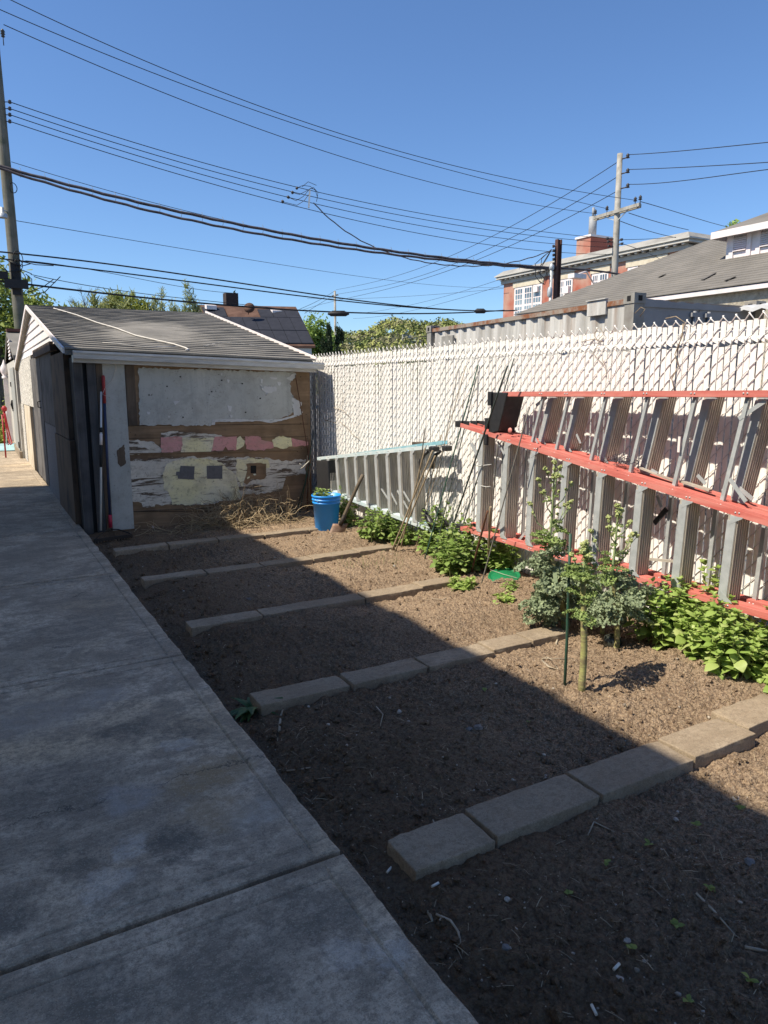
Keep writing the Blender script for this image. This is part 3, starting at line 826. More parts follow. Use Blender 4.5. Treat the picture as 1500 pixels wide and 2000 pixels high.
m = MB(); m.tube([a+L*.82, a+L*.985, b], [.0165,.0175,.012], 10); m.build('grip', MAT_red, rake)
m = MB(); m.tube([a, a+L*.085], .019, 10); m.build('sleeve', MAT_brightred, rake)
m = MB()
h0, h1 = at_z(184, 1056, -.01), at_z(258, 1046, -.01)
m.bar(h0, h1, .02, .03)
for sgn, e in ((0, h0), (1, h1)):
    mid = a + Vector((0,0,-.02)); m.tube([mid, mid.lerp(e,.35)+Vector((0,-.02,.025)), mid.lerp(e,.85)+Vector((0,-.03,.02)), e], .006, 6)
for k in range(14):
    p = h0.lerp(h1, k/13); m.tube([p, p+Vector((.0,.03,-.03)), p+Vector((0,.045,-.065))], [.006,.005,.002], 5)
m.build('rake_head', MAT_iron, rake)
rod = MB(); rod.tube([at_y(577, 733, 8.02), at_y(590, 810, 7.99), at_y(604, 900, 7.97), at_z(610, 998, .0)], .006, 6)
MAT_rust = simple('rusty_steel', (.16,.07,.04), (.08,.045,.03), 30, .85, .2, bump=.3)
tag(rod.build('steel_rod', MAT_rust), 'long thin rusty rod leaning against the right end of the peeling wall', 'rod')
tw = MB(); tw.tube([at_y(225,705,YF-.03), at_y(226,722,YF-.03), at_y(218,745,YF-.03), at_y(206,756,YF-.06), at_y(200,770,YF-.09), at_y(208,774,YF-.1)], .0022, 4)
tag(tw.build('string', MAT_wirewhite), 'pale string tied round the red rake grip and the white pole', 'string')

# dried vines heaped against the wall
MAT_vine = leafy('dry_vine', (.50,.40,.25), (.30,.22,.13), trans=.05)
m = MB(); vr = random.Random(8)
def vine(c, L, curl, r, lift):
    a = vr.uniform(0, 6.28); el = vr.uniform(-.2, .5)*lift
    p = Vector(c); pts = [p.copy()]
    for k in range(9):
        a += vr.gauss(0, curl); el += vr.gauss(0, .35) - el*.15
        p = p + Vector((math.cos(a)*math.cos(el), math.sin(a)*math.cos(el), math.sin(el)))*L/9
        if p.y > YF-.03: p.y = YF-.03 - vr.uniform(0,.05)
        p.z = max(p.z, sz(p.x, p.y)+.004)
        pts.append(p.copy())
    m.tube(pts, [r]*6+[r*.6]*4, 3, cap=False)
for k in range(620):
    u = vr.gauss(0, .34); x = 2.55 + u*1.05
    hgt = .30*math.exp(-((x-2.55)/.42)**2)
    y = 7.95 - abs(vr.gauss(0,.22)) - .02
    z = sz(x, y) + vr.random()*hgt*max(0, 1-(7.95-y)/.6)
    if x > 3.2: continue
    vine((x, y, z), vr.uniform(.15,.5), .45, vr.uniform(.0018,.0045), 1)
for k in range(70): # upright loops at the right
    x = vr.uniform(2.75, 3.2); y = vr.uniform(7.65, 7.95)
    vine((x, y, sz(x,y)+.02), vr.uniform(.3,.55), .3, vr.uniform(.002,.004), 3)
tag(m.build('vine_heap', MAT_vine), 'heap of dry tangled vines against the foot of the peeling wall', 'vine heap')
# white crumbs by the wall
m = MB(); wr = random.Random(2); MAT_chips = simple('white_chips', (.84,.73,.73), None, 10, .8)
for k in range(230):
    u = wr.random(); px = 262 + 62*u + (wr.random()<.3)*wr.uniform(0,22); py = 1031 - 3*u - (px-262)*.07 + wr.gauss(0, 1.6)
    p = at_z(px, py, -.045); r = wr.uniform(.004,.013)
    m.blob((p.x, p.y, sz(p.x,p.y)+r*.5+wr.random()*.01), r, rng=wr, rough=.4)
tag(m.build('white_scraps', MAT_chips), 'little white heap of crumbled scraps on the dark soil by the wall', 'scraps')
# ================================================================= white slatted chain-link fence
MAT_slat = Mat('white_slat', .45, 0, .4)
_i = MAT_slat.island()
_c = MAT_slat.mix(_i, (.86,.84,.81), (.78,.76,.73))
_c = MAT_slat.mix(MAT_slat.step(MAT_slat.noise(1.2, 5, .6, vec=MAT_slat.map((1,8,1))), .55, .75, 0, .25), _c, (.55,.52,.46))
MAT_slat.color(_c); MAT_slat = MAT_slat.m
MAT_mesh = simple('white_mesh_wire', (.66,.66,.64), (.50,.49,.47), 12, .45)
MAT_post = simple('fence_post', (.70,.70,.68), None, 5, .5)
FX, FP, FTOP = 3.78, .0400, 1.788
fence = thing('fence', (FX, 6, -.1), 'tall chain-link fence with white privacy slats along the garden', 'fence')
sl = MB(); wi = MB(); kn = MB(); fr = random.Random(31)
k = 0; y = 1.1
while y < 12.5:
    dx = .012 + fr.uniform(-.004,.004); lean = fr.uniform(-.003,.003)
    zt = FTOP - .055 + fr.uniform(-.012,.010)
    w = .0172
    # a flat tube slat, slightly crowned to the front
    P = []
    for z in (-.08, zt):
        yo = y + lean*z
        P += [(FX-dx, yo-w, z), (FX-dx-.004, yo-w*.5, z), (FX-dx-.004, yo+w*.5, z), (FX-dx, yo+w, z), (FX-dx+.005, yo, z)]
    sl.add(P, [(j, (j+1)%5, 5+(j+1)%5, 5+j) for j in range(5)] + [(5,6,7,8,9)])
    # upper short slat ends above the lock row
    P = []
    for z in (FTOP-.03, FTOP+.075+fr.uniform(-.008,.008)):
        P += [(FX-dx, y-w, z), (FX-dx-.004, y-w*.5, z), (FX-dx-.004, y+w*.5, z), (FX-dx, y+w, z), (FX-dx+.005, y, z)]
    sl.add(P, [(j, (j+1)%5, 5+(j+1)%5, 5+j) for j in range(5)] + [(5,6,7,8,9)])
    z = (k % 2)*.0475 - .06
    while z < FTOP + .04:
        # the front half of each diamond crosses one slat, the rear half the next
        a = (FX-.008, y+.0215, z-.012); b = (FX-.0225, y+.0125, z-.001); c = (FX-.0225, y-.0125, z+.029); d = (FX-.006, y-.0215, z+.040)
        wi.tube([a, b, c, d], .0028, 4, cap=False)
        if fr.random() < .999: wi.tube([(FX+.008, y+.021, z+.038), (FX+.008, y-.021, z-.012)], .0021, 3, cap=False)
        z += .095
    if k % 2 == 0: # knuckled top
        t = FTOP + .07
        h = fr.uniform(.022,.034)
        kn.tube([(FX-.012, y-.041, t-.012), (FX-.018, y-.004, t+h), (FX-.020, y+.004, t+h+.012)], .0038, 4)
        kn.tube([(FX-.012, y+.041, t-.012), (FX-.018, y+.004, t+h), (FX-.020, y-.004, t+h+.012)], .0038, 4)
    k += 1; y += FP
sl.build('slats', MAT_slat, fence)
wi.build('wire_mesh', MAT_mesh, fence)
kn.build('top_knuckles', MAT_slat, fence)
lk = MB(); k = 0; y = 1.1
while y < 12.5:   # wavy plastic lock strip near the top
    z = FTOP - .045
    lk.hexa([(FX-.019,y-.021,z-.006),(FX-.012,y-.021,z-.006),(FX-.012,y+.021,z+.016),(FX-.019,y+.021,z+.016),(FX-.019,y-.021,z+.010),(FX-.012,y-.021,z+.010),(FX-.012,y+.021,z+.032),(FX-.019,y+.021,z+.032)])
    y += FP
lk.build('lock_strip', MAT_slat, fence)
m = MB(); m.tube([(FX+.045, 1.1, FTOP+.01), (FX+.045, 12.5, FTOP+.01)], .021, 8); m.build('top_rail', MAT_post, fence)
for yy in (1.6, 4.05, 6.5, 8.95, 11.4):
    m = MB(); m.tube([(FX+.05, yy, -.15), (FX+.05, yy, FTOP+.03)], .03, 10); m.build('post', MAT_post, fence)
# weathered twine and dry tendrils still caught in the mesh
MAT_twine = simple('dry_tendril', (.36,.29,.20), (.20,.15,.10), 20, .9)
m = MB(); q = [(1322,690),(1330,660),(1338,630),(1320,618),(1300,622)]
m.tube([at_x(a, b, FX-.035) for a, b in q], .003, 4); m.tube([at_x(a, b, FX-.033) for a, b in [(1318,765),(1312,740),(1325,715),(1318,692),(1333,655),(1334,632)]], .004, 4)
m.tube([at_x(a, b, FX-.034) for a, b in [(1240,612),(1252,600),(1260,604),(1250,618)]], .003, 4)
tag(m.build('dry_tendril', MAT_twine), 'brown dry tendril twisting up the fence above the upper red ladder', 'tendril', 'dry tendrils and twine caught in the fence')
m = MB()
for q in [[(1168,640),(1160,655),(1170,668),(1158,690),(1178,712)],[(1172,640),(1180,652),(1168,664)],[(1135,668),(1160,662),(1178,668)],[(1176,700),(1182,715),(1186,740)]]:
    m.tube([at_x(a, b, FX-.034) for a, b in q], .0022, 4)
tag(m.build('dry_tendril', MAT_twine), 'thin wispy twine hanging from the top of the fence below the container', 'tendril', 'dry tendrils and twine caught in the fence')
m = MB()
for q in [[(622,800),(635,820),(655,826),(666,810)],[(636,822),(650,815),(668,790),(672,775)],[(664,824),(678,835),(690,850),(702,858)],[(650,795),(670,802),(684,815)]]:
    m.tube([at_x(a, b, FX-.034) for a, b in q], .003, 4)
tag(m.build('dry_tendril', MAT_twine), 'grey dead vine tendrils clinging to the fence beside the garage wall', 'tendril', 'dry tendrils and twine caught in the fence')

# ================================================================= stepladders stored on their side against the fence
def metal(name, c, c2, rough=.42, stretch=(6,6,.6)):
    M = Mat(name, rough, .75, .5)
    v = M.map(stretch); n = M.noise(9, 6, .65, vec=v)
    M.color(M.mix(M.step(n, .35, .68), c, c2)); M.rough(M.step(M.noise(25, 4), .3, .7, rough-.08, rough+.16))
    M.bump(M.noise(1.0, 2, .5, vec=M.map((150,150,.5))), .15, .002)
    return M.m
MAT_tread = metal('dull_aluminium', (.64,.60,.53), (.45,.41,.345), .38)
MAT_tread.node_tree.nodes['Principled BSDF'].inputs['Metallic'].default_value = .35
MAT_galv = metal('galvanised_steel', (.50,.525,.535), (.39,.415,.425), .5, (2,2,2))
MAT_galv.node_tree.nodes['Principled BSDF'].inputs['Metallic'].default_value = .35
MAT_glass = Mat('red_fibreglass', .6, 0, .35)
_n = MAT_glass.noise(30, 5, .7, vec=MAT_glass.map((1,.08,1)))
_c = MAT_glass.mix(MAT_glass.step(_n, .35, .65), (.47,.115,.095), (.56,.20,.168))
_c = MAT_glass.mix(MAT_glass.step(MAT_glass.noise(3, 5, .6), .5, .75, 0, .45), _c, (.68,.34,.29))
MAT_glass.color(_c).bump(_n, .2, .003); MAT_glass = MAT_glass.m
MAT_plastic = simple('black_plastic', (.018,.018,.02), (.03,.03,.032), 30, .45, spec=.5)
MAT_blueglass = Mat('pale_blue_rail', .55, .1, .4)
_n = MAT_blueglass.noise(5, 5, .6); MAT_blueglass.color(MAT_blueglass.mix(MAT_blueglass.step(_n, .4, .62), (.16,.38,.47), (.34,.52,.57))); MAT_blueglass = MAT_blueglass.m
MAT_alrail = metal('light_alu_rail', (.62,.67,.68), (.44,.58,.62), .5, (1,1,1))
MAT_alrail.node_tree.nodes['Principled BSDF'].inputs['Metallic'].default_value = .15

def rail_mesh(a, b, out, depth=.072, fl=.034, th=.0045):
    """C-channel between a and b (points in a plane of constant X); 'out' is +1/-1: side in z the flanges point to"""
    m = MB(); a, b = Vector(a), Vector(b); d = (b-a).normalized(); u = Vector((0, -d.z, d.y)) * (1 if d.y > 0 else -1)
    if u.z < 0: u = -u
    u = u*out; X = Vector((1,0,0))
    def slab_(x0, x1, u0, u1):
        c = []
        for e in (a, b):
            c += [e+X*x0+u*u0, e+X*x1+u*u0, e+X*x1+u*u1, e+X*x0+u*u1]
        m.add(c, [(0,1,2,3),(7,6,5,4),(1,0,4,5),(2,1,5,6),(3,2,6,7),(0,3,7,4)])
    slab_(-depth/2, depth/2, 0, th)
    slab_(-depth/2, -depth/2+th, th, fl); slab_(depth/2-th, depth/2, th, fl)
    for q in (-.018, -.006, .006, .018): slab_(q-.0012, q+.0012, -.0022, 0) # ribs of the pultrusion
    return m
def lin(p, q, y):   # point at given y on a line in (y, z)
    t = (y-p[0])/(q[0]-p[0]); return (y, p[1] + (q[1]-p[1])*t)
def stepladder(name, label, top, bot, xn, xf, near, ys_near, ys_far, lean, mr, capped_at, group, far_shift=0.0, far_dz=0.0, depth=.085, rail_mats=None, fl=.034):
    """top / bot: ((y,z),(y,z)) lines of the two rails; near: what the half facing the garden carries, 'step' or 'brace'"""
    yo = top[0][0]
    root = thing(name, (xn, (top[0][0]+top[1][0])/2, min(p[1] for p in bot)), label, 'stepladder', group)
    for x, kind, ys_, sh in ((xn, near, ys_near, 0.0), (xf, 'brace' if near == 'step' else 'step', ys_far, far_shift)):
        for (p, q), out in ((top, 1), (bot, -1)):
            p2 = (p[0]+sh*.6, p[1]+(sh*.3 if out < 0 else -sh*.15)); q2 = (q[0], q[1] + (far_dz*out if x == xf else 0))
            r = rail_mesh((x, p2[0], p2[1]), (x, q2[0], q2[1]), out, depth if kind == 'step' else depth*.7, fl)
            rl = r.build('rail', rail_mats[0 if x == xn else 1] if rail_mats else mr, root)
            rv = MB()
            for y in ys_:
                yy = y + (lean if out > 0 else 0)
                c = lin(p2, q2, yy)
                for o_ in (-.011, .011):
                    rv.lathe((x-(depth if kind == 'step' else depth*.7)/2-.0002, c[0]+o_, c[1]+out*fl*.55), [(.0001,-.004),(.004,-.003),(.0055,0)], 8, axis=(1,0,0))
            rv.build('rivet', MAT_galv, rl)
        for y in ys_:
            a = lin(*bot, y); b = lin(*top, y+lean)
            A = Vector((x, a[0], a[1])); B = Vector((x, b[0], b[1]))
            m = MB()
            if kind == 'step':
                d = (B-A).normalized(); n_ = Vector((0, d.z, -d.y)); X = Vector((1,0,0))   # n_ points towards +y
                def plate(x0, x1, n0, n1, e0=0.0, e1=0.0):
                    c = []
                    for e in (A+d*e0, B-d*e1):
                        c += [e+X*x0+n_*n0, e+X*x1+n_*n0, e+X*x1+n_*n1, e+X*x0+n_*n1]
                    m.add(c, [(0,1,2,3),(7,6,5,4),(1,0,4,5),(2,1,5,6),(3,2,6,7),(0,3,7,4)])
                h = depth/2
                hb = -h + .115
                plate(-h, hb, 0, .004)                      # tread
                for q in range(6):                          # grip ribs
                    xq = -h + (q+.5)*.115/6; plate(xq-.003, xq+.003, -.005, 0)
                plate(-h, -h+.004, .004, .050)              # front skirt
                plate(hb-.004, hb, .004, .026)
                st = m.build('step', MAT_tread, root)
                g_ = MB()                                    # skirt bracket and gusset plates
                plate2 = []
                e0, e1 = A+d*.012, B-d*.028
                for e in (e0, e1):
                    plate2 += [e+X*(-h-.003)+n_*.002, e+X*(-h-.0005)+n_*.002, e+X*(-h-.0005)+n_*.052, e+X*(-h-.003)+n_*.052]
                g_.add(plate2, [(0,1,2,3),(7,6,5,4),(1,0,4,5),(2,1,5,6),(3,2,6,7),(0,3,7,4)])
                for e, sg in ((A, 1), (B, -1)):
                    q0 = e+X*(-h-.004)
                    g_.poly([q0+n_*.036, q0+n_*.036+d*sg*.05, q0-n_*.035+d*sg*.006, q0-n_*.035], (-1,0,0), .002)
                g_.build('bracket', MAT_galv, st)
            else:
                X = Vector((1,0,0))
                m.bar(A, B, .030, .010, up=(1,0,0))
                m.bar(A+X*(-.008)+Vector((0,-.013,0)), B+X*(-.008)+Vector((0,-.013,0)), .004, .014, up=(1,0,0))
                m.build('brace', MAT_galv, root)
    return root
def ys_at(pts, X): return [at_x(px, py, X).y for px, py in pts]
GL = 'stepladders lying sideways against the fence'
# upper red ladder: narrow end left, rear half towards the garden
ys_b = ys_at([(1040,865),(1087,878),(1155,895),(1232,915),(1318,940),(1412,970)], 3.503)
ys_b += [ys_b[-1]-.30, ys_b[-1]-.62]
ys_s = ys_at([(1062,865),(1112,880),(1182,900),(1262,922),(1347,948),(1442,975)], 3.608); ys_s = [y-.03 for y in ys_s]; ys_s += [ys_s[-1]-.30, ys_s[-1]-.6]
lu_top, lu_bot = ((4.306,1.428),(1.244,1.457)), ((4.421,1.165),(1.244,0.725))
lad1 = stepladder('stepladder', 'red fibreglass stepladder with black cap, upper of the two red ladders', lu_top, lu_bot, 3.503, 3.613, 'brace', ys_b, ys_s, -.10, MAT_glass, 'left', GL)
m = MB() # moulded black top cap
pts = [(3.46,4.421,1.447), (3.46,4.46,1.136)]
m.hexa([(3.464,4.45,1.136),(3.637,4.45,1.136),(3.637,4.326,1.155),(3.464,4.326,1.165),(3.464,4.412,1.457),(3.637,4.412,1.457),(3.637,4.23,1.457),(3.464,4.23,1.457)])
m.box((3.445,4.436,1.175),(3.474,4.474,1.261)); m.box((3.445,4.402,1.356),(3.474,4.445,1.462)); m.box((3.443,4.44,1.05),(3.469,4.474,1.136))
m.build('top_cap', MAT_plastic, lad1, bevel=.006)
for py, px in ((840,1003),(838,1011)):
    pass
m = MB(); c = at_x(996, 841, 3.457); m.lathe(c, [(.0001,-.004),(.020,-.003),(.022,.002)], 14, axis=(1,0,0)); m.build('cap_disc', MAT_glass, lad1)
m = MB(); c = at_x(1010, 838, 3.457); m.box((c.x-.006,c.y-.018,c.z-.010),(c.x+.004,c.y+.018,c.z+.010)); m.build('warning_sticker', MAT_white, lad1)
def strut(px0, py0, px1, py1, X, root, w=.022):
    m = MB(); m.bar(at_x(px0,py0,X), at_x(px1,py1,X), w, .004, up=(1,0,0)); m.build('strut', MAT_galv, root)
strut(1443,818,1496,782,3.498,lad1); strut(1425,935,1457,980,3.483,lad1); strut(1047,792,1068,776,3.541,lad1); strut(1440,950,1470,975,3.56,lad1)
strut(1045,855,1050,866,3.503,lad1,.014); strut(1126,848,1134,866,3.541,lad1,.014); strut(1272,918,1284,925,3.541,lad1,.02); strut(1362,928,1378,945,3.541,lad1,.02)
m = MB(); p = at_x(1326, 868, 3.482); m.box((p.x-.001, p.y-.008, p.z-.045),(p.x+.001,p.y+.008,p.z+.045)); m.build('paper_label', MAT_white, lad1)
# lower red ladder: wide end left, front half with the treads towards the garden
lo_top, lo_bot = ((4.814,1.173),(1.148,0.663)), ((4.785,0.352),(1.148,0.352))
sk = [(941,950),(989,965),(1040,980),(1103,1000),(1170,1020),(1248,1035),(1333,1062),(1428,1085)]
ys_st = ys_at(sk, 3.469); ys_st += [ys_st[-1]-.30, ys_st[-1]-.60]
ys_br = ys_at([(978,960),(1022,980),(1078,1000),(1150,1020),(1215,1035),(1300,1060),(1385,1090),(1480,1100)], 3.617); ys_br += [ys_br[-1]-.3]
lad2 = stepladder('stepladder', 'longer red fibreglass stepladder with black feet, lower of the two red ladders', lo_top, lo_bot, 3.503, 3.622, 'step', ys_st, ys_br, -.02, MAT_glass, None, GL, .05)
for x, yy, zz in ((3.503,4.814,1.179),(3.622,4.766,1.179),(3.503,4.785,0.352),(3.622,4.737,0.352)):
    up = 1 if zz > .6 else -1
    m = MB(); m.box((x-.041,yy-.015,zz-.008),(x+.041,yy+.075,zz+.006)); m.box((x-.041,yy-.015,zz),(x-.034,yy+.075,zz+up*.042)); m.box((x+.034,yy-.015,zz),(x+.041,yy+.075,zz+up*.042)); m.box((x-.041,yy+.066,zz),(x+.041,yy+.075,zz+up*.042))
    m.build('foot', MAT_plastic, lad2, bevel=.003)
strut(921,866,938,902,3.483,lad2,.035); strut(972,862,988,894,3.503,lad2,.016); strut(1032,897,1041,912,3.503,lad2,.018); strut(1092,920,1100,935,3.503,lad2,.02)
strut(958,1052,978,1020,3.579,lad2,.02); strut(1010,1060,1034,1030,3.579,lad2,.02); strut(1283,968,1292,990,3.56,lad2,.02)
m = MB(); a = at_x(1278,1022,3.598); m.bar(a, at_x(1302,994,3.598), .03, .01, up=(1,0,0)); m.build('pivot_bracket', MAT_plastic, lad2)
m = MB(); m.tube([at_x(938,906,3.46), at_x(930,910,3.455), at_x(945,909,3.455), at_x(960,907,3.464)], .003, 4); m.tube([at_x(936,948,3.46), at_x(950,951,3.455), at_x(958,950,3.464)], .003, 4); m.build('tie_wire', MAT_mesh, lad2)
# blue ladder beside the garage
bl_top, bl_bot = ((7.656,0.653),(5.283,0.959)), ((7.292,0.337),(5.216,0.256))
yb = [7.512 - .225*i for i in range(10)]
lad3 = stepladder('stepladder', 'pale blue stepladder with aluminium treads beside the garage', bl_top, bl_bot, 3.503, 3.637, 'step', [y for y in yb if y > 5.36], [7.39-.287*i for i in range(7)], .06, MAT_blueglass, None, GL, 0, .035, .08, [MAT_alrail, MAT_blueglass])
m = MB(); m.hexa([(3.445,7.637,0.304),(3.694,7.637,0.304),(3.694,7.292,0.323),(3.445,7.292,0.323),(3.445,7.656,0.648),(3.694,7.656,0.648),(3.694,7.331,0.677),(3.445,7.331,0.677)]); m.build('top_cap', MAT_plastic, lad3, bevel=.01)
for x in (3.503, 3.637):
    m = MB(); m.box((x-.036,5.216,0.937),(x+.036,5.292,0.985)); m.build('foot', MAT_plastic, lad3, bevel=.012)
    m = MB(); m.tube([(x-.03,5.311,0.931),(x-.03,5.378,0.897),(x-.03,5.436,0.83),(x-.03,5.436,0.763)], [.014,.018,.018,.012], 8); m.build('foot', MAT_plastic, lad3)
    m = MB(); m.tube([(x-.03,5.206,0.265),(x-.03,5.263,0.313),(x-.03,5.378,0.409)], [.03,.03,.016], 8); m.build('foot', MAT_plastic, lad3)
m = MB(); p = at_x(828, 870, 3.732); m.box((p.x-.08,p.y-.12,p.z-.03),(p.x+.03,p.y+.09,p.z+.03)); tag(m.build('wood_scrap', MAT_plydark), 'grey scrap of timber wedged behind the end of the blue ladder', 'wood scrap')
for (a, b) in (((745,955),(765,985)),((758,952),(775,985)),((776,958),(800,1000)),((788,960),(800,980))):
    strut(a[0],a[1],b[0],b[1],3.474,lad3,.02)

# things lodged in the ladders
m = MB(); nr_ = random.Random(6); c = at_x(1213, 900, 3.541)
for k in range(150):
    p = c + Vector((nr_.gauss(0,.03), nr_.gauss(0,.075), abs(nr_.gauss(0,.018))-.01)); q = p + Vector((nr_.gauss(0,.02), nr_.gauss(0,.025), nr_.gauss(0,.015)))
    m.tube([p, p.lerp(q,.5)+Vector((nr_.gauss(0,.01),nr_.gauss(0,.01),nr_.gauss(0,.01))), q], .0016, 3, cap=False)
MAT_tangle = simple('dark_tangle', (.05,.045,.06), (.14,.11,.13), 60, .8)
tag(m.build('wire_tangle', MAT_tangle), 'dark tangle of wire resting on the sloping red ladder rail', 'wire tangle')
MAT_lath = wood('grey_lath', (.36,.32,.27), (.47,.43,.37), (.25,.21,.17), 'y')
a, b = at_x(1246, 912, 3.541), at_x(1318, 940, 3.541)
m = MB(); m.bar(a, b, .022, .010); tag(m.build('wooden_lath', MAT_lath), 'longer grey lath lying along the inside of the upper red ladder', 'lath', 'grey laths in the upper red ladder')
a, b = at_x(1330, 940, 3.531), at_x(1388, 958, 3.531)
m = MB(); m.bar(a, b, .030, .012); tag(m.build('wooden_lath', MAT_lath), 'shorter split lath at the right inside the upper red ladder', 'lath', 'grey laths in the upper red ladder')
m = MB(); m.bar(at_x(1205,1080,3.637), at_x(1242,1048,3.637), .045, .022, up=(1,0,0)); tag(m.build('driftwood_stick', MAT_lath), 'thick grey weathered stick stuck slantwise through the lower red ladder', 'stick')
m = MB(); m.bar(at_x(1270,1092,3.503), at_x(1324,1097,3.503), .02, .014); tag(m.build('wooden_lath', MAT_lath), 'thin green-grey lath bridging two treads of the lower red ladder', 'lath')
# ================================================================= garden plants
MAT_mint = leafy('mint_leaf', (.175,.275,.06), (.27,.37,.10), (.38,.46,.17), .34, .5)
MAT_mint2 = leafy('broad_leaf', (.26,.38,.085), (.38,.49,.14), (.49,.57,.22), .38, .45)
MAT_stemg = simple('green_stem', (.20,.25,.09), (.14,.17,.06), 20, .6)
MAT_kale = leafy('kale_leaf', (.185,.235,.135), (.285,.345,.215), (.34,.40,.23), .2, .6)
MAT_kaley = leafy('young_kale_leaf', (.21,.30,.09), (.31,.40,.14), (.36,.43,.17), .25, .6)
MAT_bud = leafy('kale_bud', (.38,.44,.16), (.50,.54,.25), (.30,.38,.13), .2, .6)
MAT_kstem = Mat('kale_stem', .7, 0, .3)
_v = MAT_kstem.map((18,18,60)); _n = MAT_kstem.noise(1.0, 5, .6, .4, vec=_v)
MAT_kstem.color(MAT_kstem.mix(MAT_kstem.step(_n, .40, .62), (.34,.34,.13), (.20,.17,.09))).bump(_n, .5, .004); MAT_kstem = MAT_kstem.m
MAT_flowstem = simple('flower_stem', (.30,.37,.18), (.22,.29,.13), 14, .6)

def leaf_proto(wid=.36, fold=.18, droop=.25, tip=1.0, serr=.0, seed=0):
    r_ = random.Random(seed); V, Fq = [], []
    us = [0, .16, .36, .58, .80, 1.0]
    for i, u in enumerate(us):
        w = wid * (math.sin(math.pi*min(1, u*.93+.05))**.85) * (1 - .25*u) if 0 < u < 1 else .015
        for v in (-1, -.5, 0, .5, 1):
            jz = r_.uniform(-.02,.02); sw = 1 + (serr if abs(v) == 1 and i % 2 else 0)
            V.append((v*w*sw, u, fold*abs(v)*w*1.3 - droop*u*u + jz - .05*(v*v)))
    for i in range(len(us)-1):
        for j in range(4): Fq.append((i*5+j, i*5+j+1, (i+1)*5+j+1, (i+1)*5+j))
    return np.array(V), np.array(Fq)
LEAVES = [leaf_proto(.40,.25,.22,serr=.12,seed=1), leaf_proto(.44,.1,.45,serr=.1,seed=2), leaf_proto(.36,.35,.1,serr=.15,seed=3), leaf_proto(.42,-.1,.3,serr=.12,seed=4)]
pr = random.Random(77)
def rod_dir(a, el): return Vector((math.cos(a)*math.cos(el), math.sin(a)*math.cos(el), math.sin(el)))
def mint(x, y, rad, h, n, leaf, label, mat, group='leafy mint plants along the fence', ry=None, cat='mint plant', name='mint_plant', z0=None, node=.045):
    base = Vector((x, y, (sz(x, min(y,8.0)) if z0 is None else z0)))
    root = thing(name, base, label, cat, group)
    st = MB(); items = []
    ry = ry or rad
    for k in range(n):
        a = pr.uniform(0, 6.283); rr_ = math.sqrt(pr.random())
        p0 = base + Vector((math.cos(a)*rr_*rad*.8, math.sin(a)*rr_*ry*.8, -.02))
        hh = h*(1-.45*rr_**2)*pr.uniform(.72, 1.05)
        lean = Vector((math.cos(a)*rr_, math.sin(a)*rr_, 0))*.28 + Vector((pr.gauss(0,.07), pr.gauss(0,.07), 0))
        pts = [p0 + Vector((0,0,hh*t)) + lean*hh*t*t for t in (0,.33,.66,1)]
        st.tube(pts, [.0032,.0028,.0022,.0014], 4, cap=False)
        nn_ = max(3, int(hh/node)); ph = pr.uniform(0, 6.28)
        for i in range(nn_):
            t = .12 + .88*(i+.6)/nn_
            i0 = min(2, int(t*3)); q = pts[i0].lerp(pts[i0+1], t*3-i0)
            for s in (0, math.pi):
                ang = ph + i*math.pi/2 + s + pr.gauss(0,.35)
                el = pr.gauss(.25 if t > .8 else .05, .3)
                d = rod_dir(ang, el); up = Vector((pr.gauss(0,.28), pr.gauss(0,.28), 1))
                s_ = leaf*pr.uniform(.75,1.35)*(1.0 if t < .75 else .72)
                items.append((pr.randrange(4), q + d*.008, d, up, s_, pr.uniform(.9,1.2)))
        top = pts[-1]
        for s in range(4):
            d = rod_dir(ph + s*1.57, pr.uniform(.5,1.0)); items.append((2, top, d, Vector((0,0,1)), leaf*.5))
    st.build('stems', MAT_stemg, root)
    scatter('leaves', LEAVES, items, mat, root)
    return root
mint(3.407, 6.077, .20, .34, 52, .050, 'bushy mint plant next to the spade handle, below the blue ladder', MAT_mint)
mint(3.52, 5.80, .13, .30, 32, .050, 'mint plant in front of the foot of the blue ladder', MAT_mint)
mint(3.50, 6.95, .10, .46, 22, .050, 'upright mint plant growing just behind the blue bucket', MAT_mint)
mint(3.52, 5.28, .15, .36, 40, .052, 'mint plant behind the leaning bundle of bamboo canes', MAT_mint)
mint(3.464, 4.737, .20, .44, 52, .054, 'tall mint plant crossed by the dark green stakes', MAT_mint)
mint(3.30, 4.66, .15, .30, 38, .054, 'low mint plant left of the rusty stake', MAT_mint)
mint(3.579, 5.311, .12, .52, 18, .050, 'lanky mint plant against the fence right of the blue ladder', MAT_mint)
mint(3.617, 4.517, .10, .50, 16, .050, 'lanky mint plant by the black left feet of the lower red ladder', MAT_mint)
mint(3.66, 4.46, .10, .34, 24, .058, 'mint plant behind the green lid, under the lower red ladder', MAT_mint2)
mint(3.58, 3.55, .12, .24, 22, .060, 'low mint plant between the green lid and the flowering kale', MAT_mint2)
mint(3.426, 2.66, .20, .40, 50, .062, 'dense mint plant right behind the kale with the dark glass ball', MAT_mint2)
mint(3.397, 2.316, .19, .36, 52, .060, 'broad-leaved mint plant in the middle of the right-hand group', MAT_mint2)
mint(3.36, 2.22, .17, .31, 44, .060, 'large-leaved mint plant spilling over the soil mound', MAT_mint2)
mint(3.58, 2.10, .18, .36, 44, .058, 'mint plant at the right edge under the lower red rail', MAT_mint2)
mint(3.46, 1.98, .15, .26, 34, .056, 'low mint plant at the far right in front of the ladder', MAT_mint2)
mint(3.579, 2.507, .10, .50, 14, .060, 'tall thin mint shoots standing up through the lower red ladder', MAT_mint2)
GS_ = 'small leafy seedlings and herbs in front of the plants'
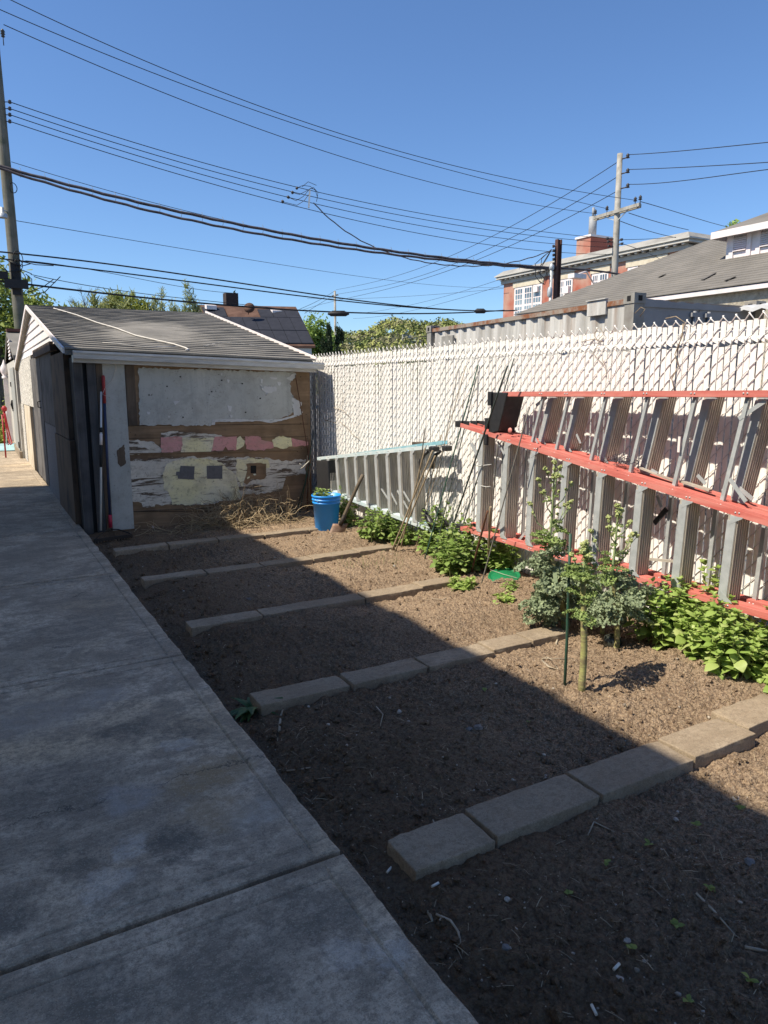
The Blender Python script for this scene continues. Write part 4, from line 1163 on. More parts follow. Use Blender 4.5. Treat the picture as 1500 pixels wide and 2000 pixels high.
mint(3.16, 4.32, .10, .10, 16, .050, 'pale low herb clump at the end of the middle block row', MAT_mint2, GS_, cat='herb', name='herb_plant', node=.03)
mint(3.16, 3.84, .09, .08, 12, .046, 'low green herb clump in front of the green lid', MAT_mint2, GS_, cat='herb', name='herb_plant', node=.03)
mint(3.34, 3.98, .08, .07, 10, .036, 'small herb fringe growing around the rim of the green lid', MAT_mint, GS_, cat='herb', name='herb_plant', node=.03)
mint(3.273, 4.785, .06, .10, 9, .045, 'small herb at the foot of the dark green stakes', MAT_mint2, GS_, cat='herb', name='herb_plant', node=.03)
mint(2.95, 7.72, .05, .06, 6, .04, 'tiny green weed beside the dry vine heap', MAT_mint2, GS_, cat='weed', name='weed', node=.03)
mint(3.36, 1.90, .06, .05, 10, .04, 'small pale weed at the edge of the right-hand mint', MAT_mint2, GS_, cat='weed', name='weed', node=.025)

# ---- kale
def kale_proto(seed):
    """a frilled leaf: a narrow blade with many small curled frills set along it"""
    r_ = random.Random(seed); V, Fq = [], []
    def q4(c, d, n, w, l):
        d = d.normalized(); s_ = d.cross(n).normalized(); n = s_.cross(d); b_ = len(V)
        for (i, j, k) in ((-1,0,0),(1,0,0),(1,.5,.28),(-1,.5,.28),(.8,1,-.1),(-.8,1,-.1)):
            p = c + s_*(w*i*.5) + d*(l*j) + n*(l*k); V.append((p.x, p.y, p.z))
        Fq.append((b_, b_+1, b_+2, b_+3)); Fq.append((b_+3, b_+2, b_+4, b_+5))
    def mid(u): return Vector((0, u, .05*u - .42*max(0,u-.3)**1.7))
    for i in range(6):
        u = .24 + .66*i/6; q4(mid(u), mid(u+.1)-mid(u), Vector((0,0,1)), .15*(1-.5*u), .13)
    for k in range(135):
        u = .24 + .8*r_.random(); w = .34*math.sin(math.pi*min(1,max(.03,(u-.2)/.9)))**.55
        v = r_.choice((-1,1))*(r_.random()**.45)*w
        if u > .97: v = r_.uniform(-.12,.12)
        c = mid(min(u,1)) + Vector((v, r_.gauss(0,.02), .12*abs(v) + r_.gauss(0,.025)))
        q4(c, Vector((r_.gauss(0,1)+math.copysign(.8,v), r_.gauss(0,.8)+.3, r_.gauss(.2,.8))), Vector((r_.gauss(0,1),r_.gauss(0,1),r_.gauss(.6,1))), r_.uniform(.05,.115), r_.uniform(.05,.11))
    return np.array(V), np.array(Fq)
KALE = [kale_proto(s) for s in range(5)]
OCT = (np.array([(1,0,0),(-1,0,0),(0,1,0),(0,-1,0),(0,0,1.3),(0,0,-1.3)])*1.0, np.array([(0,2,4),(2,1,4),(1,3,4),(3,0,4),(2,0,5),(1,2,5),(3,1,5),(0,3,5)]))
kr = random.Random(15)
def kale(x, y, label, stem_top, stem_r, tiers, flower_h=0, lean=(0,0), branches=9, stem_mat=None, young=False, fl_leaves=26, spread=.13, fl_top=.4):
    """tiers: (z0, z1, count, leaf length, elevation)"""
    base = Vector((x, y, sz(x, y)))
    root = thing('kale_plant', base, label, 'kale plant', 'curly kale plants')
    L = Vector((lean[0], lean[1], 0))
    def ax(z): return base + Vector((0,0,z)) + L*(z/max(stem_top,.1))**1.3 + Vector((math.sin(z*11)*.006, math.cos(z*9)*.006, 0))
    st = MB(); zs = np.linspace(-.03, stem_top, 14)
    st.tube([ax(max(z,0)) + Vector((0,0,min(z,0))) for z in zs], [stem_r*(1-.35*max(0,z)/stem_top)*kr.uniform(.94,1.06) for z in zs], 9)
    st.build('stem', stem_mat or MAT_kstem, root)
    items = []
    pet = MB()
    for z0, z1, cnt, ll, el in tiers:
        for k in range(cnt):
            z = kr.uniform(z0, z1); a = kr.uniform(0, 6.283)
            d = rod_dir(a, el + kr.gauss(0,.22)); l_ = ll*kr.uniform(.7,1.15)
            q = ax(z)
            items.append((kr.randrange(5), q, d, Vector((kr.gauss(0,.25),kr.gauss(0,.25),1)), l_, kr.uniform(.85,1.2)))
            pet.tube([q, q + d*l_*.3, q + d*l_*.62 + Vector((0,0,-.06*l_))], [.0045,.0035,.0015], 4, cap=False)
    scatter('leaves', KALE, items, MAT_kaley if young else MAT_kale, root)
    pet.build('leaf_stalks', MAT_kstem if young else MAT_flowstem, root)
    if flower_h:
        fs = MB(); fl = []; sm = []
        top = ax(stem_top); H = flower_h - stem_top
        def fx(t): return top + Vector((math.sin(t*3)*.012, math.cos(t*2.3)*.01, H*t))
        fs.tube([fx(t) for t in np.linspace(0,1,8)], [.0085*(1-.75*t)+.001 for t in np.linspace(0,1,8)], 7)
        def buds(c, r, n):
            for i in range(n):
                v = Vector((kr.gauss(0,1),kr.gauss(0,1),kr.gauss(0,1)*.8)).normalized()*r*kr.uniform(.4,1)
                fl.append((0, c+v, v, Vector((kr.gauss(0,1),.2,1)), kr.uniform(.004,.0068)))
                fs.tube([c-Vector((0,0,r)), c+v], .0008, 3, cap=False)
        for b in range(branches):
            t = .12 + .8*b/branches; a = b*2.4 + kr.uniform(-.3,.3)
            q = fx(t); ln = (1.1-t)*H*.50*kr.uniform(.75,1.15)
            d1 = rod_dir(a, .65); d2 = rod_dir(a, 1.15)
            m1 = q + d1*ln*.5; e = m1 + d2*ln*.65
            fs.tube([q, m1, e], [.0048,.0038,.0016], 5)
            buds(e, .014, 30)
            for s in range(2):
                e2 = m1.lerp(e, .3+.35*s) + rod_dir(a+1.2-2.4*s, .8)*ln*.22
                fs.tube([m1.lerp(e,.2+.3*s), e2], .0016, 4); buds(e2, .010, 16)
            d3 = rod_dir(a+.3, .1); sm.append((kr.randrange(5), q, d3, Vector((0,0,1)), .055*kr.uniform(.6,1.1)))
        buds(fx(1.0), .016, 46); buds(fx(.93), .014, 24); buds(fx(.86), .013, 18)
        for k in range(fl_leaves):
            t = kr.random()**1.5*fl_top; a = kr.uniform(0,6.28); d = rod_dir(a, kr.uniform(-.2,.7))
            sm.append((kr.randrange(5), fx(t), d, Vector((0,0,1)), spread*(1-.8*t)*kr.uniform(.6,1.1)))
        fs.build('flower_stalk', MAT_flowstem, root)
        scatter('buds', [OCT], fl, MAT_bud, root)
        scatter('small_leaves', KALE, sm, MAT_kaley, root)
    return root
kale(3.16, 3.22, 'tallest kale with a high flowering stalk in front of the lower red ladder', .50, .020, [(.26,.42,9,.22,.05),(.16,.30,7,.20,-.25),(.38,.46,5,.15,.6)], 1.06, (-.06,.10), 11, fl_leaves=18, spread=.13, fl_top=.33)
kale(2.53, 2.44, 'kale with a tall bare yellow-green stalk next to the green stake', .56, .019, [(.44,.58,9,.10,.35),(.36,.46,5,.09,-.1)], .74, (.0,.03), 7, young=True, fl_leaves=20, spread=.10, fl_top=.8)
kale(3.15, 2.78, 'flowering kale standing beside the dark glass ball', .42, .017, [(.22,.34,9,.21,.0),(.34,.42,5,.16,.35),(.17,.23,6,.16,-.3)], .84, (-.04,.03), 9, fl_leaves=10, spread=.11, fl_top=.3)
kale(3.34, 3.46, 'grey-green curly kale without flowers right of the green lid', .26, .016, [(.16,.26,9,.17,.3),(.06,.18,8,.18,-.05)], 0, (-.03,0))
kale(3.09, 3.30, 'leaning curly kale with a pale yellow heart', .24, .017, [(.14,.24,9,.17,-.1),(.2,.26,7,.11,.7),(.05,.16,5,.15,-.35)], 0, (-.05,-.02))
kale(3.26, 3.0, 'short curly kale tucked behind the tall flowering kale', .24, .015, [(.14,.24,16,.18,.2),(.08,.14,8,.16,0)], 0)

# ---- chicory-like weed at the path, seedlings
MAT_weed = leafy('weed_leaf', (.05,.10,.035), (.085,.15,.05), None, .25, .5)
LONG = [leaf_proto(.13,.3,.55,serr=.3,seed=6), leaf_proto(.15,.2,.75,serr=.35,seed=7)]
items = []; wrn = random.Random(4); c = at_z(493, 1392, -.07); c.z = sz(max(c.x,1.0), c.y)+.005; c.x = max(c.x, 1.03)
for k in range(26):
    items.append((k % 2, c, rod_dir(wrn.uniform(0,6.28), wrn.uniform(.35,1.1)), (0,0,1), wrn.uniform(.09,.16)))
o = scatter('weed', LONG, items, MAT_weed); tag(o, 'dark green rosette weed at the end of the second block row by the path', 'weed')
MAT_seedling = leafy('seedling_leaf', (.20,.26,.06), (.28,.33,.09), None, .35, .5)
sd = [(1357,1632,'seedling highest up in the near bed'),(1184,1697,'seedling above the middle of the near bed'),(1267,1658,'seedling close behind a pale pebble'),(1447,1585,'seedling nearest the sunlit corner'),
      (1383,1755,'double-leaved seedling at mid height on the right'),(1320,1820,'bigger seedling with a brown stem'),(1232,1880,'bright seedling beside a cigarette butt'),(1342,1972,'seedling nearest the camera'),(1110,1758,'tiny seedling nearest the path in the near bed'),(1462,1935,'seedling in the lower right corner'),
      (945,1370,'tiny shoot in the shaded second bed near a stone'),(1032,1430,'small shoot in the second bed near the block row'),(480+0,1130+0,'')]
for px, py, lb in sd:
    if not lb: continue
    p = at_z(px, py, -.055)
    zz = sz(p.x, p.y); items = []
    for k in range(wrn.randint(3,5)): items.append((wrn.randrange(4), (p.x,p.y,zz+.012), rod_dir(wrn.uniform(0,6.28), wrn.uniform(.2,.8)), (0,0,1), wrn.uniform(.014,.024)))
    o = scatter('seedling', LEAVES, items, MAT_seedling)
    tag(o, 'yellow-green ' + lb, 'seedling', 'seedlings in the shaded beds')
# onion shoots in the third bed by the stakes: many thin dry blades
m = MB()
for k in range(70):
    p = at_z(wrn.uniform(635,790), wrn.uniform(1080,1118), -.03); zz = sz(p.x,p.y); h = wrn.uniform(.02,.07)
    m.tube([(p.x,p.y,zz-.005),(p.x+wrn.gauss(0,.01),p.y+wrn.gauss(0,.01),zz+h)], [.0018,.0006], 3, cap=False)
tag(m.build('sprouts', MAT_stemg), 'sparse thin green sprouts in the sunny fourth bed', 'sprouts', kind='stuff')

# ================================================================= bucket, spade, lid, ball
MAT_bucket = simple('blue_bucket_plastic', (.02,.30,.85), (.018,.25,.75), 5, .42, spec=.5)
MAT_bucket_b = MAT_bucket
bk = thing('bucket', (3.23, 6.92, -.03), 'bright blue plastic bucket with a plant growing in it', 'bucket')
m = MB(); m.lathe((3.23,6.92,-.03), [(.001,.004),(.118,0),(.122,.004),(.143,.30),(.150,.302),(.150,.312),(.146,.314),(.147,.332),(.155,.334),(.155,.346),(.149,.348),(.150,.366),(.158,.368),(.160,.384),(.156,.390),(.150,.388),(.144,.31),(.135,.30)], 48)
m.build('body', MAT_bucket, bk)
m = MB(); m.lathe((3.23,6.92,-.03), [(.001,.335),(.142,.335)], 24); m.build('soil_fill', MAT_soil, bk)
m = MB(); m.tube([(3.23+.157*math.cos(t), 6.92-.06-.12*math.sin(t)*.2, .325-.05*math.sin(t)) for t in np.linspace(0, math.pi, 12)], .003, 5); m.build('handle', MAT_galv, bk)
mint(3.20, 6.93, .11, .16, 18, .05, 'grey-green leafy plant growing in the blue bucket', MAT_kaley, None, cat='potted plant', name='potted_plant', z0=.30, node=.03)
MAT_ash = wood('old_ash_handle', (.14,.11,.08), (.20,.165,.12), (.09,.07,.05), 'z')
MAT_spade = simple('worn_spade_steel', (.30,.22,.17), (.19,.11,.07), 18, .65, .3, bump=.3)
sp = thing('spade', at_z(663, 1035, -.02), 'old spade with worn wooden handle and rusty blade stuck in the soil', 'spade')
p0 = at_z(666, 1022, .13); p1 = at_x(709, 927, 3.385)
m = MB(); m.tube([p0.lerp(p1,t)+Vector((0,.006*math.sin(t*3),0)) for t in np.linspace(.0,1,8)], [.019,.019,.018,.018,.0175,.0175,.018,.019], 10); m.build('handle', MAT_ash, sp)
m = MB(); m.tube([p0.lerp(p1,-.04), p0.lerp(p1,.17)], [.022,.021], 10); m.build('socket', MAT_iron, sp)
d = (p0-p1).normalized(); X = Vector((.9,-.35,0)).normalized(); N = X.cross(d).normalized(); q = p0
V, Fq = [], []
for i in range(6):
    for j in range(7):
        u = i/5; v = -1+2*j/6
        V.append(q + d*(.005+.17*u) + X*v*.078*(1-.05*u) + N*(.014*v*v - .012*math.sin(u*2)))
for i in range(5):
    for j in range(6): Fq.append((i*7+j, i*7+j+1, (i+1)*7+j+1, (i+1)*7+j))
m.__init__(); m.add(V, Fq, 0, True); o = m.build('blade', MAT_spade, sp); md = o.modifiers.new('t', 'SOLIDIFY'); md.thickness = .004
MAT_lid = simple('green_lid_plastic', (.012,.19,.075), (.010,.15,.06), 6, .4, spec=.5, bump=.1, bscale=8)
lid = thing('lid', at_z(985, 1130, -.02), 'round green plastic lid lying half buried among small herbs', 'lid')
c = at_z(985, 1128, .02)
m = MB(); m.lathe(c, [(.001,.018),(.09,.020),(.098,.012),(.108,.012),(.116,.022),(.124,.022),(.128,.012),(.13,-.012),(.122,-.012),(.001,.0)], 40, axis=(-.18,-.12,1)); m.build('disc', MAT_lid, lid)
MAT_string = simple('pale_string', (.55,.52,.44), None, 10, .8)
m = MB(); m.tube([c+Vector((-.03,.14,.035)), c+Vector((-.01,.0,.028)), c+Vector((.03,-.12,.02))], .0018, 4); tag(m.build('string', MAT_string), 'pale string lying across the green lid', 'string')
MAT_ball = simple('dark_glass', (.03,.035,.03), (.05,.05,.045), 8, .12, spec=.6)
c = at_z(1196, 1258, -.0)
m = MB(); m.lathe(c+Vector((0,0,-.03)), [(.001,0),(.03,.004),(.052,.025),(.056,.05),(.046,.078),(.024,.092),(.001,.096)], 28)
tag(m.build('glass_ball', MAT_ball), 'shiny dark glass ball half sunk in the soil at the foot of a kale', 'glass ball')

# ================================================================= canes and stakes leaning on the fence
MAT_green = simple('green_stake_coating', (.025,.085,.055), (.035,.06,.045), 25, .5)
MAT_dgreen = simple('dark_green_stake', (.030,.048,.042), (.05,.06,.055), 25, .55)
MAT_bamboo = simple('bamboo_cane', (.34,.27,.18), (.22,.17,.11), 18, .75, stretch=(1,1,.3))
MAT_greycane = simple('grey_cane', (.20,.19,.17), (.12,.115,.10), 18, .8, stretch=(1,1,.3))
def stake(px0, py0, px1, py1, label, mat, r=.0055, name='garden_stake', cat='stake', group='stakes and canes leaning on the fence', xtop=None, z0=-.04, bend=.0):
    a = at_z(px0, py0, z0); a.z -= .03
    b = at_x(px1, py1, xtop if xtop else FX-.03)
    if xtop is None and b.y > 7.9: b = at_x(px1, py1, 3.70)
    mid = a.lerp(b,.5) + Vector((-bend, bend, 0))
    m = MB(); pts = [a.lerp(mid, t*2) if t < .5 else mid.lerp(b, t*2-1) for t in np.linspace(0,1,9)]
    pts = [p + Vector((0,0,-math.sin(math.pi*i/8)*bend*.4)) for i, p in enumerate(pts)]
    m.tube(pts, [r*(1+.06*math.sin(i*2.4)) for i in range(9)], 7)
    return tag(m.build(name, mat), label, cat, group)
stake(825,1103,934,712,'green stake whose tip ends left of the upper red ladder, foot in the mint',MAT_green,.006)
stake(842,1105,930,720+20,'thinner green stake right beside the longer green one',MAT_dgreen,.0045)
stake(857,1100,991,715,'long dark green stake crossing the left end of the red ladders',MAT_dgreen,.007,xtop=3.349)
stake(880,1100,1004,700,'long dark stake rising behind the black ladder cap',MAT_dgreen,.005,xtop=3.732)
stake(916,1128,952,998,'short rusty steel stake at the low herb clump',MAT_rust,.008,xtop=3.349)
stake(936,1150,1034,795,'long grey stake in front of the upper red ladder',MAT_greycane,.005,xtop=3.349)
stake(950,1120,972,868,'thin stake tied at the pale string knots of the lower ladder',MAT_greycane,.006,xtop=3.397)
stake(952,1122,958,990,'short pale bamboo stub standing upright behind the rusty stake',MAT_bamboo,.009,xtop=3.33)
stake(762,1078,845,880,'front bamboo cane of the crossed bundle by the blue ladder',MAT_bamboo,.008,xtop=3.42)
stake(768,1080,850,890,'second bamboo cane of the crossed bundle, lying behind the first',MAT_bamboo,.007,xtop=3.43)
stake(780,1075,830,875,'steep bamboo cane at the foot end of the blue ladder',MAT_bamboo,.006,xtop=3.44)
stake(800,1070,830,838,'green-tipped cane before the foot of the blue ladder',MAT_greycane,.0055,xtop=3.42)
stake(812,1065,862,850,'thin bamboo cane right of the blue ladder foot',MAT_bamboo,.0045)
stake(806,1085,910,715,'very thin long cane reaching the upper part of the fence',MAT_bamboo,.0035)
stake(826,1093,895,720,'very thin cane parallel to the green stakes',MAT_greycane,.0035)
stake(846,1040,880,862,'short grey cane in the gap between the blue and red ladders',MAT_greycane,.004)
stake(868,1060,905,780,'thin cane close to the black feet of the lower red ladder',MAT_bamboo,.0035)
stake(775,1085,762,1075,'stump of a broken cane at the end of the fourth block row',MAT_bamboo,.012,xtop=3.302)
# one free-standing stake at the kale, and the tied bundle at the garage corner
a = at_z(1102, 1357, -.05); b = at_y(1114, 1042, a.y+.015)
m = MB(); m.tube([a-Vector((0,0,.05)), a.lerp(b,.33)+Vector((.004,0,0)), a.lerp(b,.66)+Vector((.002,0,0)), b], [.0075,.0075,.0075,.007], 8)
k_ = MB()
st_ = m.build('garden_stake', MAT_green); tag(st_, 'single dark green stake standing free beside the bare kale stalk', 'stake')
GB = 'bundle of stakes tied in the corner between garage and fence'
for (x0,y0,x1,y1,mt,lb,r_) in ((578,1002,607,905,MAT_green,'leftmost pale green stake of the tied corner bundle',.006),(585,1004,607,880,MAT_green,'long green stake in the middle of the tied corner bundle',.006),(592,1003,606,915,MAT_bamboo,'bamboo cane in the tied corner bundle',.006),(600,1003,603,860,MAT_rust,'upright rusty stake at the right of the corner bundle',.006),(606,1000,600,890,MAT_bamboo,'slanting brown cane at the right edge of the corner bundle',.006),(588,1000,613,840,MAT_dgreen,'tallest dark green stake of the corner bundle',.006)):
    a = at_z(x0, y0, -.03); b = at_y(x1, y1, 7.95)
    m = MB(); m.tube([a, a.lerp(b,.5), b], r_, 7); tag(m.build('garden_stake', mt), lb, 'stake', GB)
a = at_y(584, 918, 7.72); m = MB(); m.tube([a, at_y(592,912,7.7), at_y(604,900,7.72)], .006, 5); m.tube([at_y(592,912,7.7), at_y(585,905,7.7)], .004, 4); tag(m.build('tie', MAT_string), 'pale knotted tie round the corner bundle of stakes', 'tie')

# ================================================================= litter and sticks on the soil
MAT_twig = simple('pale_twig', (.42,.36,.27), (.26,.21,.15), 20, .85)
MAT_butt = simple('cigarette_paper', (.70,.68,.62), (.62,.52,.38), 30, .8)
def on_soil(px, py, lift=.006):
    p = at_z(px, py, -.05)
    for _ in range(4): p = at_z(px, py, sz(p.x, p.y)+lift)
    return p
def twig(pts, r, label, group='twigs and pale roots lying on the soil', mat=None):
    m = MB(); P = [on_soil(*q) for q in pts]; m.tube(P, [r]*(len(P)-1)+[r*.5], 6); tag(m.build('twig', mat or MAT_twig), label, 'twig', group)
twig([(545,1428),(548,1400),(556,1374)], .006, 'pale bent twig standing out below the second block row')
twig([(560,1506),(585,1503),(606,1499)], .004, 'pale straight stalk beside the path edge')
twig([(852,1786),(880,1798),(895,1820),(905,1866)], .004, 'long curved pale root near the path in the near bed')
twig([(836,1780),(840,1787),(845,1800)], .006, 'short forked white root near the path')
twig([(868,1620),(850,1612),(845,1600)], .004, 'pale hooked root at the first block of the nearest row')
twig([(1148,1632),(1160,1605),(1200,1625)], .003, 'thin arched stalk below the nearest block row')
twig([(1360,1745),(1395,1780),(1437,1828)], .004, 'long slanting stick in the near bed on the right')
twig([(1455,1850),(1480,1855),(1498,1857)], .005, 'pale stick at the right edge of the near bed')
twig([(880,1165),(862,1172),(842,1168)], .004, 'pale stick on the sunny middle bed')
twig([(700,1028),(660,1040),(620,1050)], .008, 'flat pale stick beside the spade blade')
twig([(1058,1290),(1072,1302),(1092,1310),(1085,1300)], .006, 'pale curled peel by the end of the second block row')
twig([(1060,1288),(1068,1283),(1080,1290)], .004, 'small pink root by the end of the second block row')
twig([(1086,1258),(1092,1238),(1098,1225)], .006, 'brown twig stuck in the soil beside the green stake')
twig([(1058,1286),(1090,1286),(1120,1286)], .003, 'thin dark stick lying left of the bare kale stalk')
twig([(735,1380),(748,1395),(742,1420)], .003, 'thin twig lying in the shaded second bed', )
for px, py, a_, lb in ((1160,1972,1.2,'cigarette butt near the bottom of the near bed'),(1204,1888,.2,'cigarette butt right of a seedling'),(760,1699,.5,'cigarette butt between the path and the nearest block'),(850,1728,.1,'flat butt at the corner of the nearest block row')):
    p = on_soil(px, py, .006); m = MB(); d = Vector((math.cos(a_), math.sin(a_), .05)); m.tube([p-d*.014, p+d*.014], .0042, 8); tag(m.build('cigarette_butt', MAT_butt), 'white ' + lb, 'cigarette butt', 'cigarette butts on the soil')
MAT_stone = simple('grey_stone', (.20,.19,.18), (.13,.12,.115), 20, .85, bump=.5)
sr = random.Random(9)
for px, py, r, lb in ((1464,1684,.017,'grey stone at the right of the near bed'),(780,1390,.012,'pale chip in the middle of the second bed'),(935,1420,.018,'grey stone in the shaded second bed'),(917,1424,.014,'grey stone just left of a similar one in the second bed'),(486,1170,.018,'round dark stone in the shaded third bed'),(990,1757,.010,'white pebble left of the long root'),(988,1850,.012,'grey lump in the near bed'),(1060,1600,.010,'small grey lump by the nearest block row'),(1437,1560,.016,'flat pale leaf-like chip near the shadow edge'),(1225,1838,.010,'white pointed chip in the near bed'),(1210,1912,.010,'round pale pebble low in the near bed'),(1165,1560,.008,'white speck stone below the third nearest block'),(1320,1600,.010,'pale chip right of the middle of the near bed'),(770,1105,.012,'yellowish stone under the mint')):
    p = on_soil(px, py, r*.4)
    b = bmesh.new(); bmesh.ops.create_icosphere(b, subdivisions=2, radius=r); off = sr.uniform(0,50)
    for v in b.verts: v.co *= 1 + .5*mnoise.noise(v.co*(1.3/r)+Vector((off,0,0))); v.co.z *= .65
    me = bpy.data.meshes.new('stone'); b.to_mesh(me); b.free(); me.materials.append(MAT_pebble if 'pale' in lb or 'white' in lb or 'yellow' in lb else MAT_stone)
    o = bpy.data.objects.new('stone', me); COL.objects.link(o); o.location = p; tag(o, lb, 'stone', 'larger stones on the beds')
# ================================================================= the neighbouring house (left, outside the picture) whose shadow lies over path and beds
MAT_siding = Mat('cream_siding', .7); _w = nn(MAT_siding.nt, 'ShaderNodeTexWave', {'Vector': MAT_siding.pos, 'Scale': 2.4}, wave_type='BANDS', bands_direction='Z', wave_profile='SAW').outputs[1]
MAT_siding.color((.84,.76,.60)).bump(_w, .8, .012); MAT_siding = MAT_siding.m
MAT_glasspane = Mat('window_glass', .08, 0, .6); MAT_glasspane.color((.045,.06,.075)); MAT_glasspane = MAT_glasspane.m
MAT_glassfar = Mat('far_window_glass', .12, 0, .6); _n = MAT_glassfar.noise(.35, 2); MAT_glassfar.color(MAT_glassfar.mix(MAT_glassfar.step(_n,.4,.6), (.07,.11,.15), (.26,.34,.38))); MAT_glassfar = MAT_glassfar.m
HX = -2.05; HTOP = (2.385 - (HX+.1))*1.33
hs = thing('neighbour_house', (-4, 2, 0), 'cream sided house beside the path, casting the long straight shadow over the beds', 'house')
m = MB(); m.box((-8, -9, -.15), (HX, 12.55, HTOP-.12)); m.build('wall', MAT_siding, hs)
m = MB(); m.box((-8.2, -9.1, HTOP-.115), (HX+.1, 12.66, HTOP)); m.hexa([(-8.2,-9.1,HTOP+.005),(HX+.0,-9.1,HTOP+.005),(HX+.0,12.6,HTOP+.005),(-8.2,12.6,HTOP+.005),(-4.8,-9.1,HTOP+1.0),(-4.2,-9.1,HTOP+1.0),(-4.2,12.6,HTOP+1.0),(-4.8,12.6,HTOP+1.0)]); m.build('roof', MAT_roof, hs)
for yy in (-1.5, 2.0, 6.5, 9.5):
    m = MB(); m.box((HX+.002, yy, 1.2), (HX+.05, yy+1.0, 2.4)); w_ = m.build('window', MAT_white, hs)
    m = MB(); m.box((HX+.051, yy+.07, 1.28), (HX+.055, yy+.93, 1.78)); m.box((HX+.051, yy+.07, 1.84), (HX+.055, yy+.93, 2.32)); m.build('pane', MAT_glasspane, w_)

# ================================================================= shipping container behind the fence
def corr_mat():
    M = Mat('weathered_container', .7, .1, .3)
    st = M.noise(1.0, 6, .7, vec=M.map((3.5,3.5,.30)))
    col = M.mix(M.step(st, .44, .58), (.54,.535,.51), (.36,.355,.335))
    z = M.sep()[2]
    rust = M.math('MULTIPLY', M.step(M.noise(1.0, 6, .75, vec=M.map((5,5,.22), loc=(2,5,1))), .5, .66), M.step(M.noise(.55, 3), .38, .6))
    col = M.mix(M.math('MULTIPLY', rust, .8), col, (.20,.105,.05))
    M.color(col).bump(M.noise(30, 4), .15, .004); return M.m
MAT_cont = corr_mat()
MAT_contrail = Mat('rusty_rail', .8, .1); _n = MAT_contrail.noise(2.2, 7, .75); MAT_contrail.color(MAT_contrail.mix(MAT_contrail.step(_n,.42,.55), (.21,.085,.04), (.29,.25,.21))); MAT_contrail = MAT_contrail.m
MAT_contdoor = simple('container_door_grey', (.28,.285,.295), (.23,.235,.245), 4, .6, .1)
MAT_contpost = simple('container_post', (.30,.295,.27), (.20,.185,.165), 6, .7, .1)
ZC = 2.59
A = at_z(1240, 571, ZC); B = at_z(834, 637, ZC)
ux = (B-A); ux.z = 0; LC = ux.length; ux.normalize(); uy = Vector((ux.y, -ux.x, 0))
if uy.x < 0: uy = -uy
WC = 2.2; ct = thing('shipping_container', A*.5+B*.5+uy*WC/2-Vector((0,0,ZC+.1)), 'weathered grey shipping container with rusty top rail behind the fence', 'shipping container')
def CP(u, v, z): return A + ux*u + uy*v + Vector((0,0,z-ZC))
def cbox(m, u0,u1,v0,v1,z0,z1):
    return m.hexa([CP(u0,v0,z0),CP(u0,v1,z0),CP(u1,v1,z0),CP(u1,v0,z0),CP(u0,v0,z1),CP(u0,v1,z1),CP(u1,v1,z1),CP(u1,v0,z1)])
m = MB(); u = .16; prof = []
while u < LC-.16:
    for du, dv in ((0,.04),(.09,.04),(.14,.075),(.23,.075),(.28,.04)):
        prof.append((min(u+du, LC-.16), dv))
    u += .28
prof = [q for q in prof if not (q[0] < .52)]
prof = [(.16,.04),(.40,.04)] + prof
for (a0, b0), (a1, b1) in zip(prof[:-1], prof[1:]):
    if a1 > a0: m.quad(CP(a0,b0,-.1), CP(a1,b1,-.1), CP(a1,b1,ZC-.08), CP(a0,b0,ZC-.08))
m.build('corrugated_side', MAT_cont, ct)
m = MB(); cbox(m, .0, LC, .02, .10, ZC-.115, ZC-.055); m.build('top_rail', MAT_contrail, ct)
m = MB(); cbox(m, .05, LC-.05, .10, WC-.02, ZC-.10, ZC-.065); m.build('roof', MAT_contrail, ct)
m = MB(); cbox(m, .06, LC, WC-.08, WC-.02, -.1, ZC-.10); cbox(m, LC-.08, LC-.02, .1, WC-.1, -.1, ZC-.10); m.build('back_wall', MAT_cont, ct)
for u0, v0 in ((0,0),(LC-.16,0),(0,WC-.16)):
    m = MB(); cbox(m, u0, u0+.16, v0, v0+.16, -.1, ZC-.12)
    po = m.build('corner_post', MAT_contpost, ct)
    m = MB(); cbox(m, u0-.01, u0+.17, v0-.01, v0+.17, ZC-.119, ZC)
    cst = m.build('corner_casting', MAT_contpost, po)
    m = MB(); cbox(m, u0+.05, u0+.11, v0-.014, v0-.011, ZC-.09, ZC-.03); cbox(m, u0-.014, u0-.011, v0+.05, v0+.11, ZC-.09, ZC-.03)
    m.build('casting_hole', MAT_black, po)
for v0, v1 in ((.165, WC/2-.006), (WC/2+.006, WC-.165)):
    m = MB(); cbox(m, .05, .09, v0, v1, -.05, ZC-.15); dd = m.build('door', MAT_contdoor, ct)
    m = MB()
    for zz in (ZC-.32, ZC-.24):
        for q in (-.025,.025):
            m.lathe(CP(.048, (v0+v1)/2+q, zz), [(.001,-.008),(.012,-.006),(.014,0)], 8, axis=-ux)
    m.build('bolt', MAT_black, dd)
for v in (WC/2-.10, WC/2+.14):
    m = MB(); m.tube([CP(.025, v, -.05), CP(.025, v, ZC-.17)], .022, 8); cbox(m, .0, .05, v-.06, v+.06, ZC-.24, ZC-.19); m.build('locking_bar', MAT_contdoor, ct)
m = MB(); hr_ = random.Random(3); vs_ = np.linspace(.17, WC-.17, 22); zs_ = [ZC-.055-.05*(i/21)+hr_.uniform(-.012,.012) for i in range(22)]
for i in range(21):
    m.hexa([CP(.03,vs_[i],ZC-.15),CP(.03,vs_[i+1],ZC-.15),CP(.10,vs_[i+1],ZC-.15),CP(.10,vs_[i],ZC-.15),CP(.03,vs_[i],zs_[i]),CP(.03,vs_[i+1],zs_[i+1]),CP(.10,vs_[i+1],zs_[i+1]),CP(.10,vs_[i],zs_[i])])
m.build('door_header', MAT_contdoor, ct)
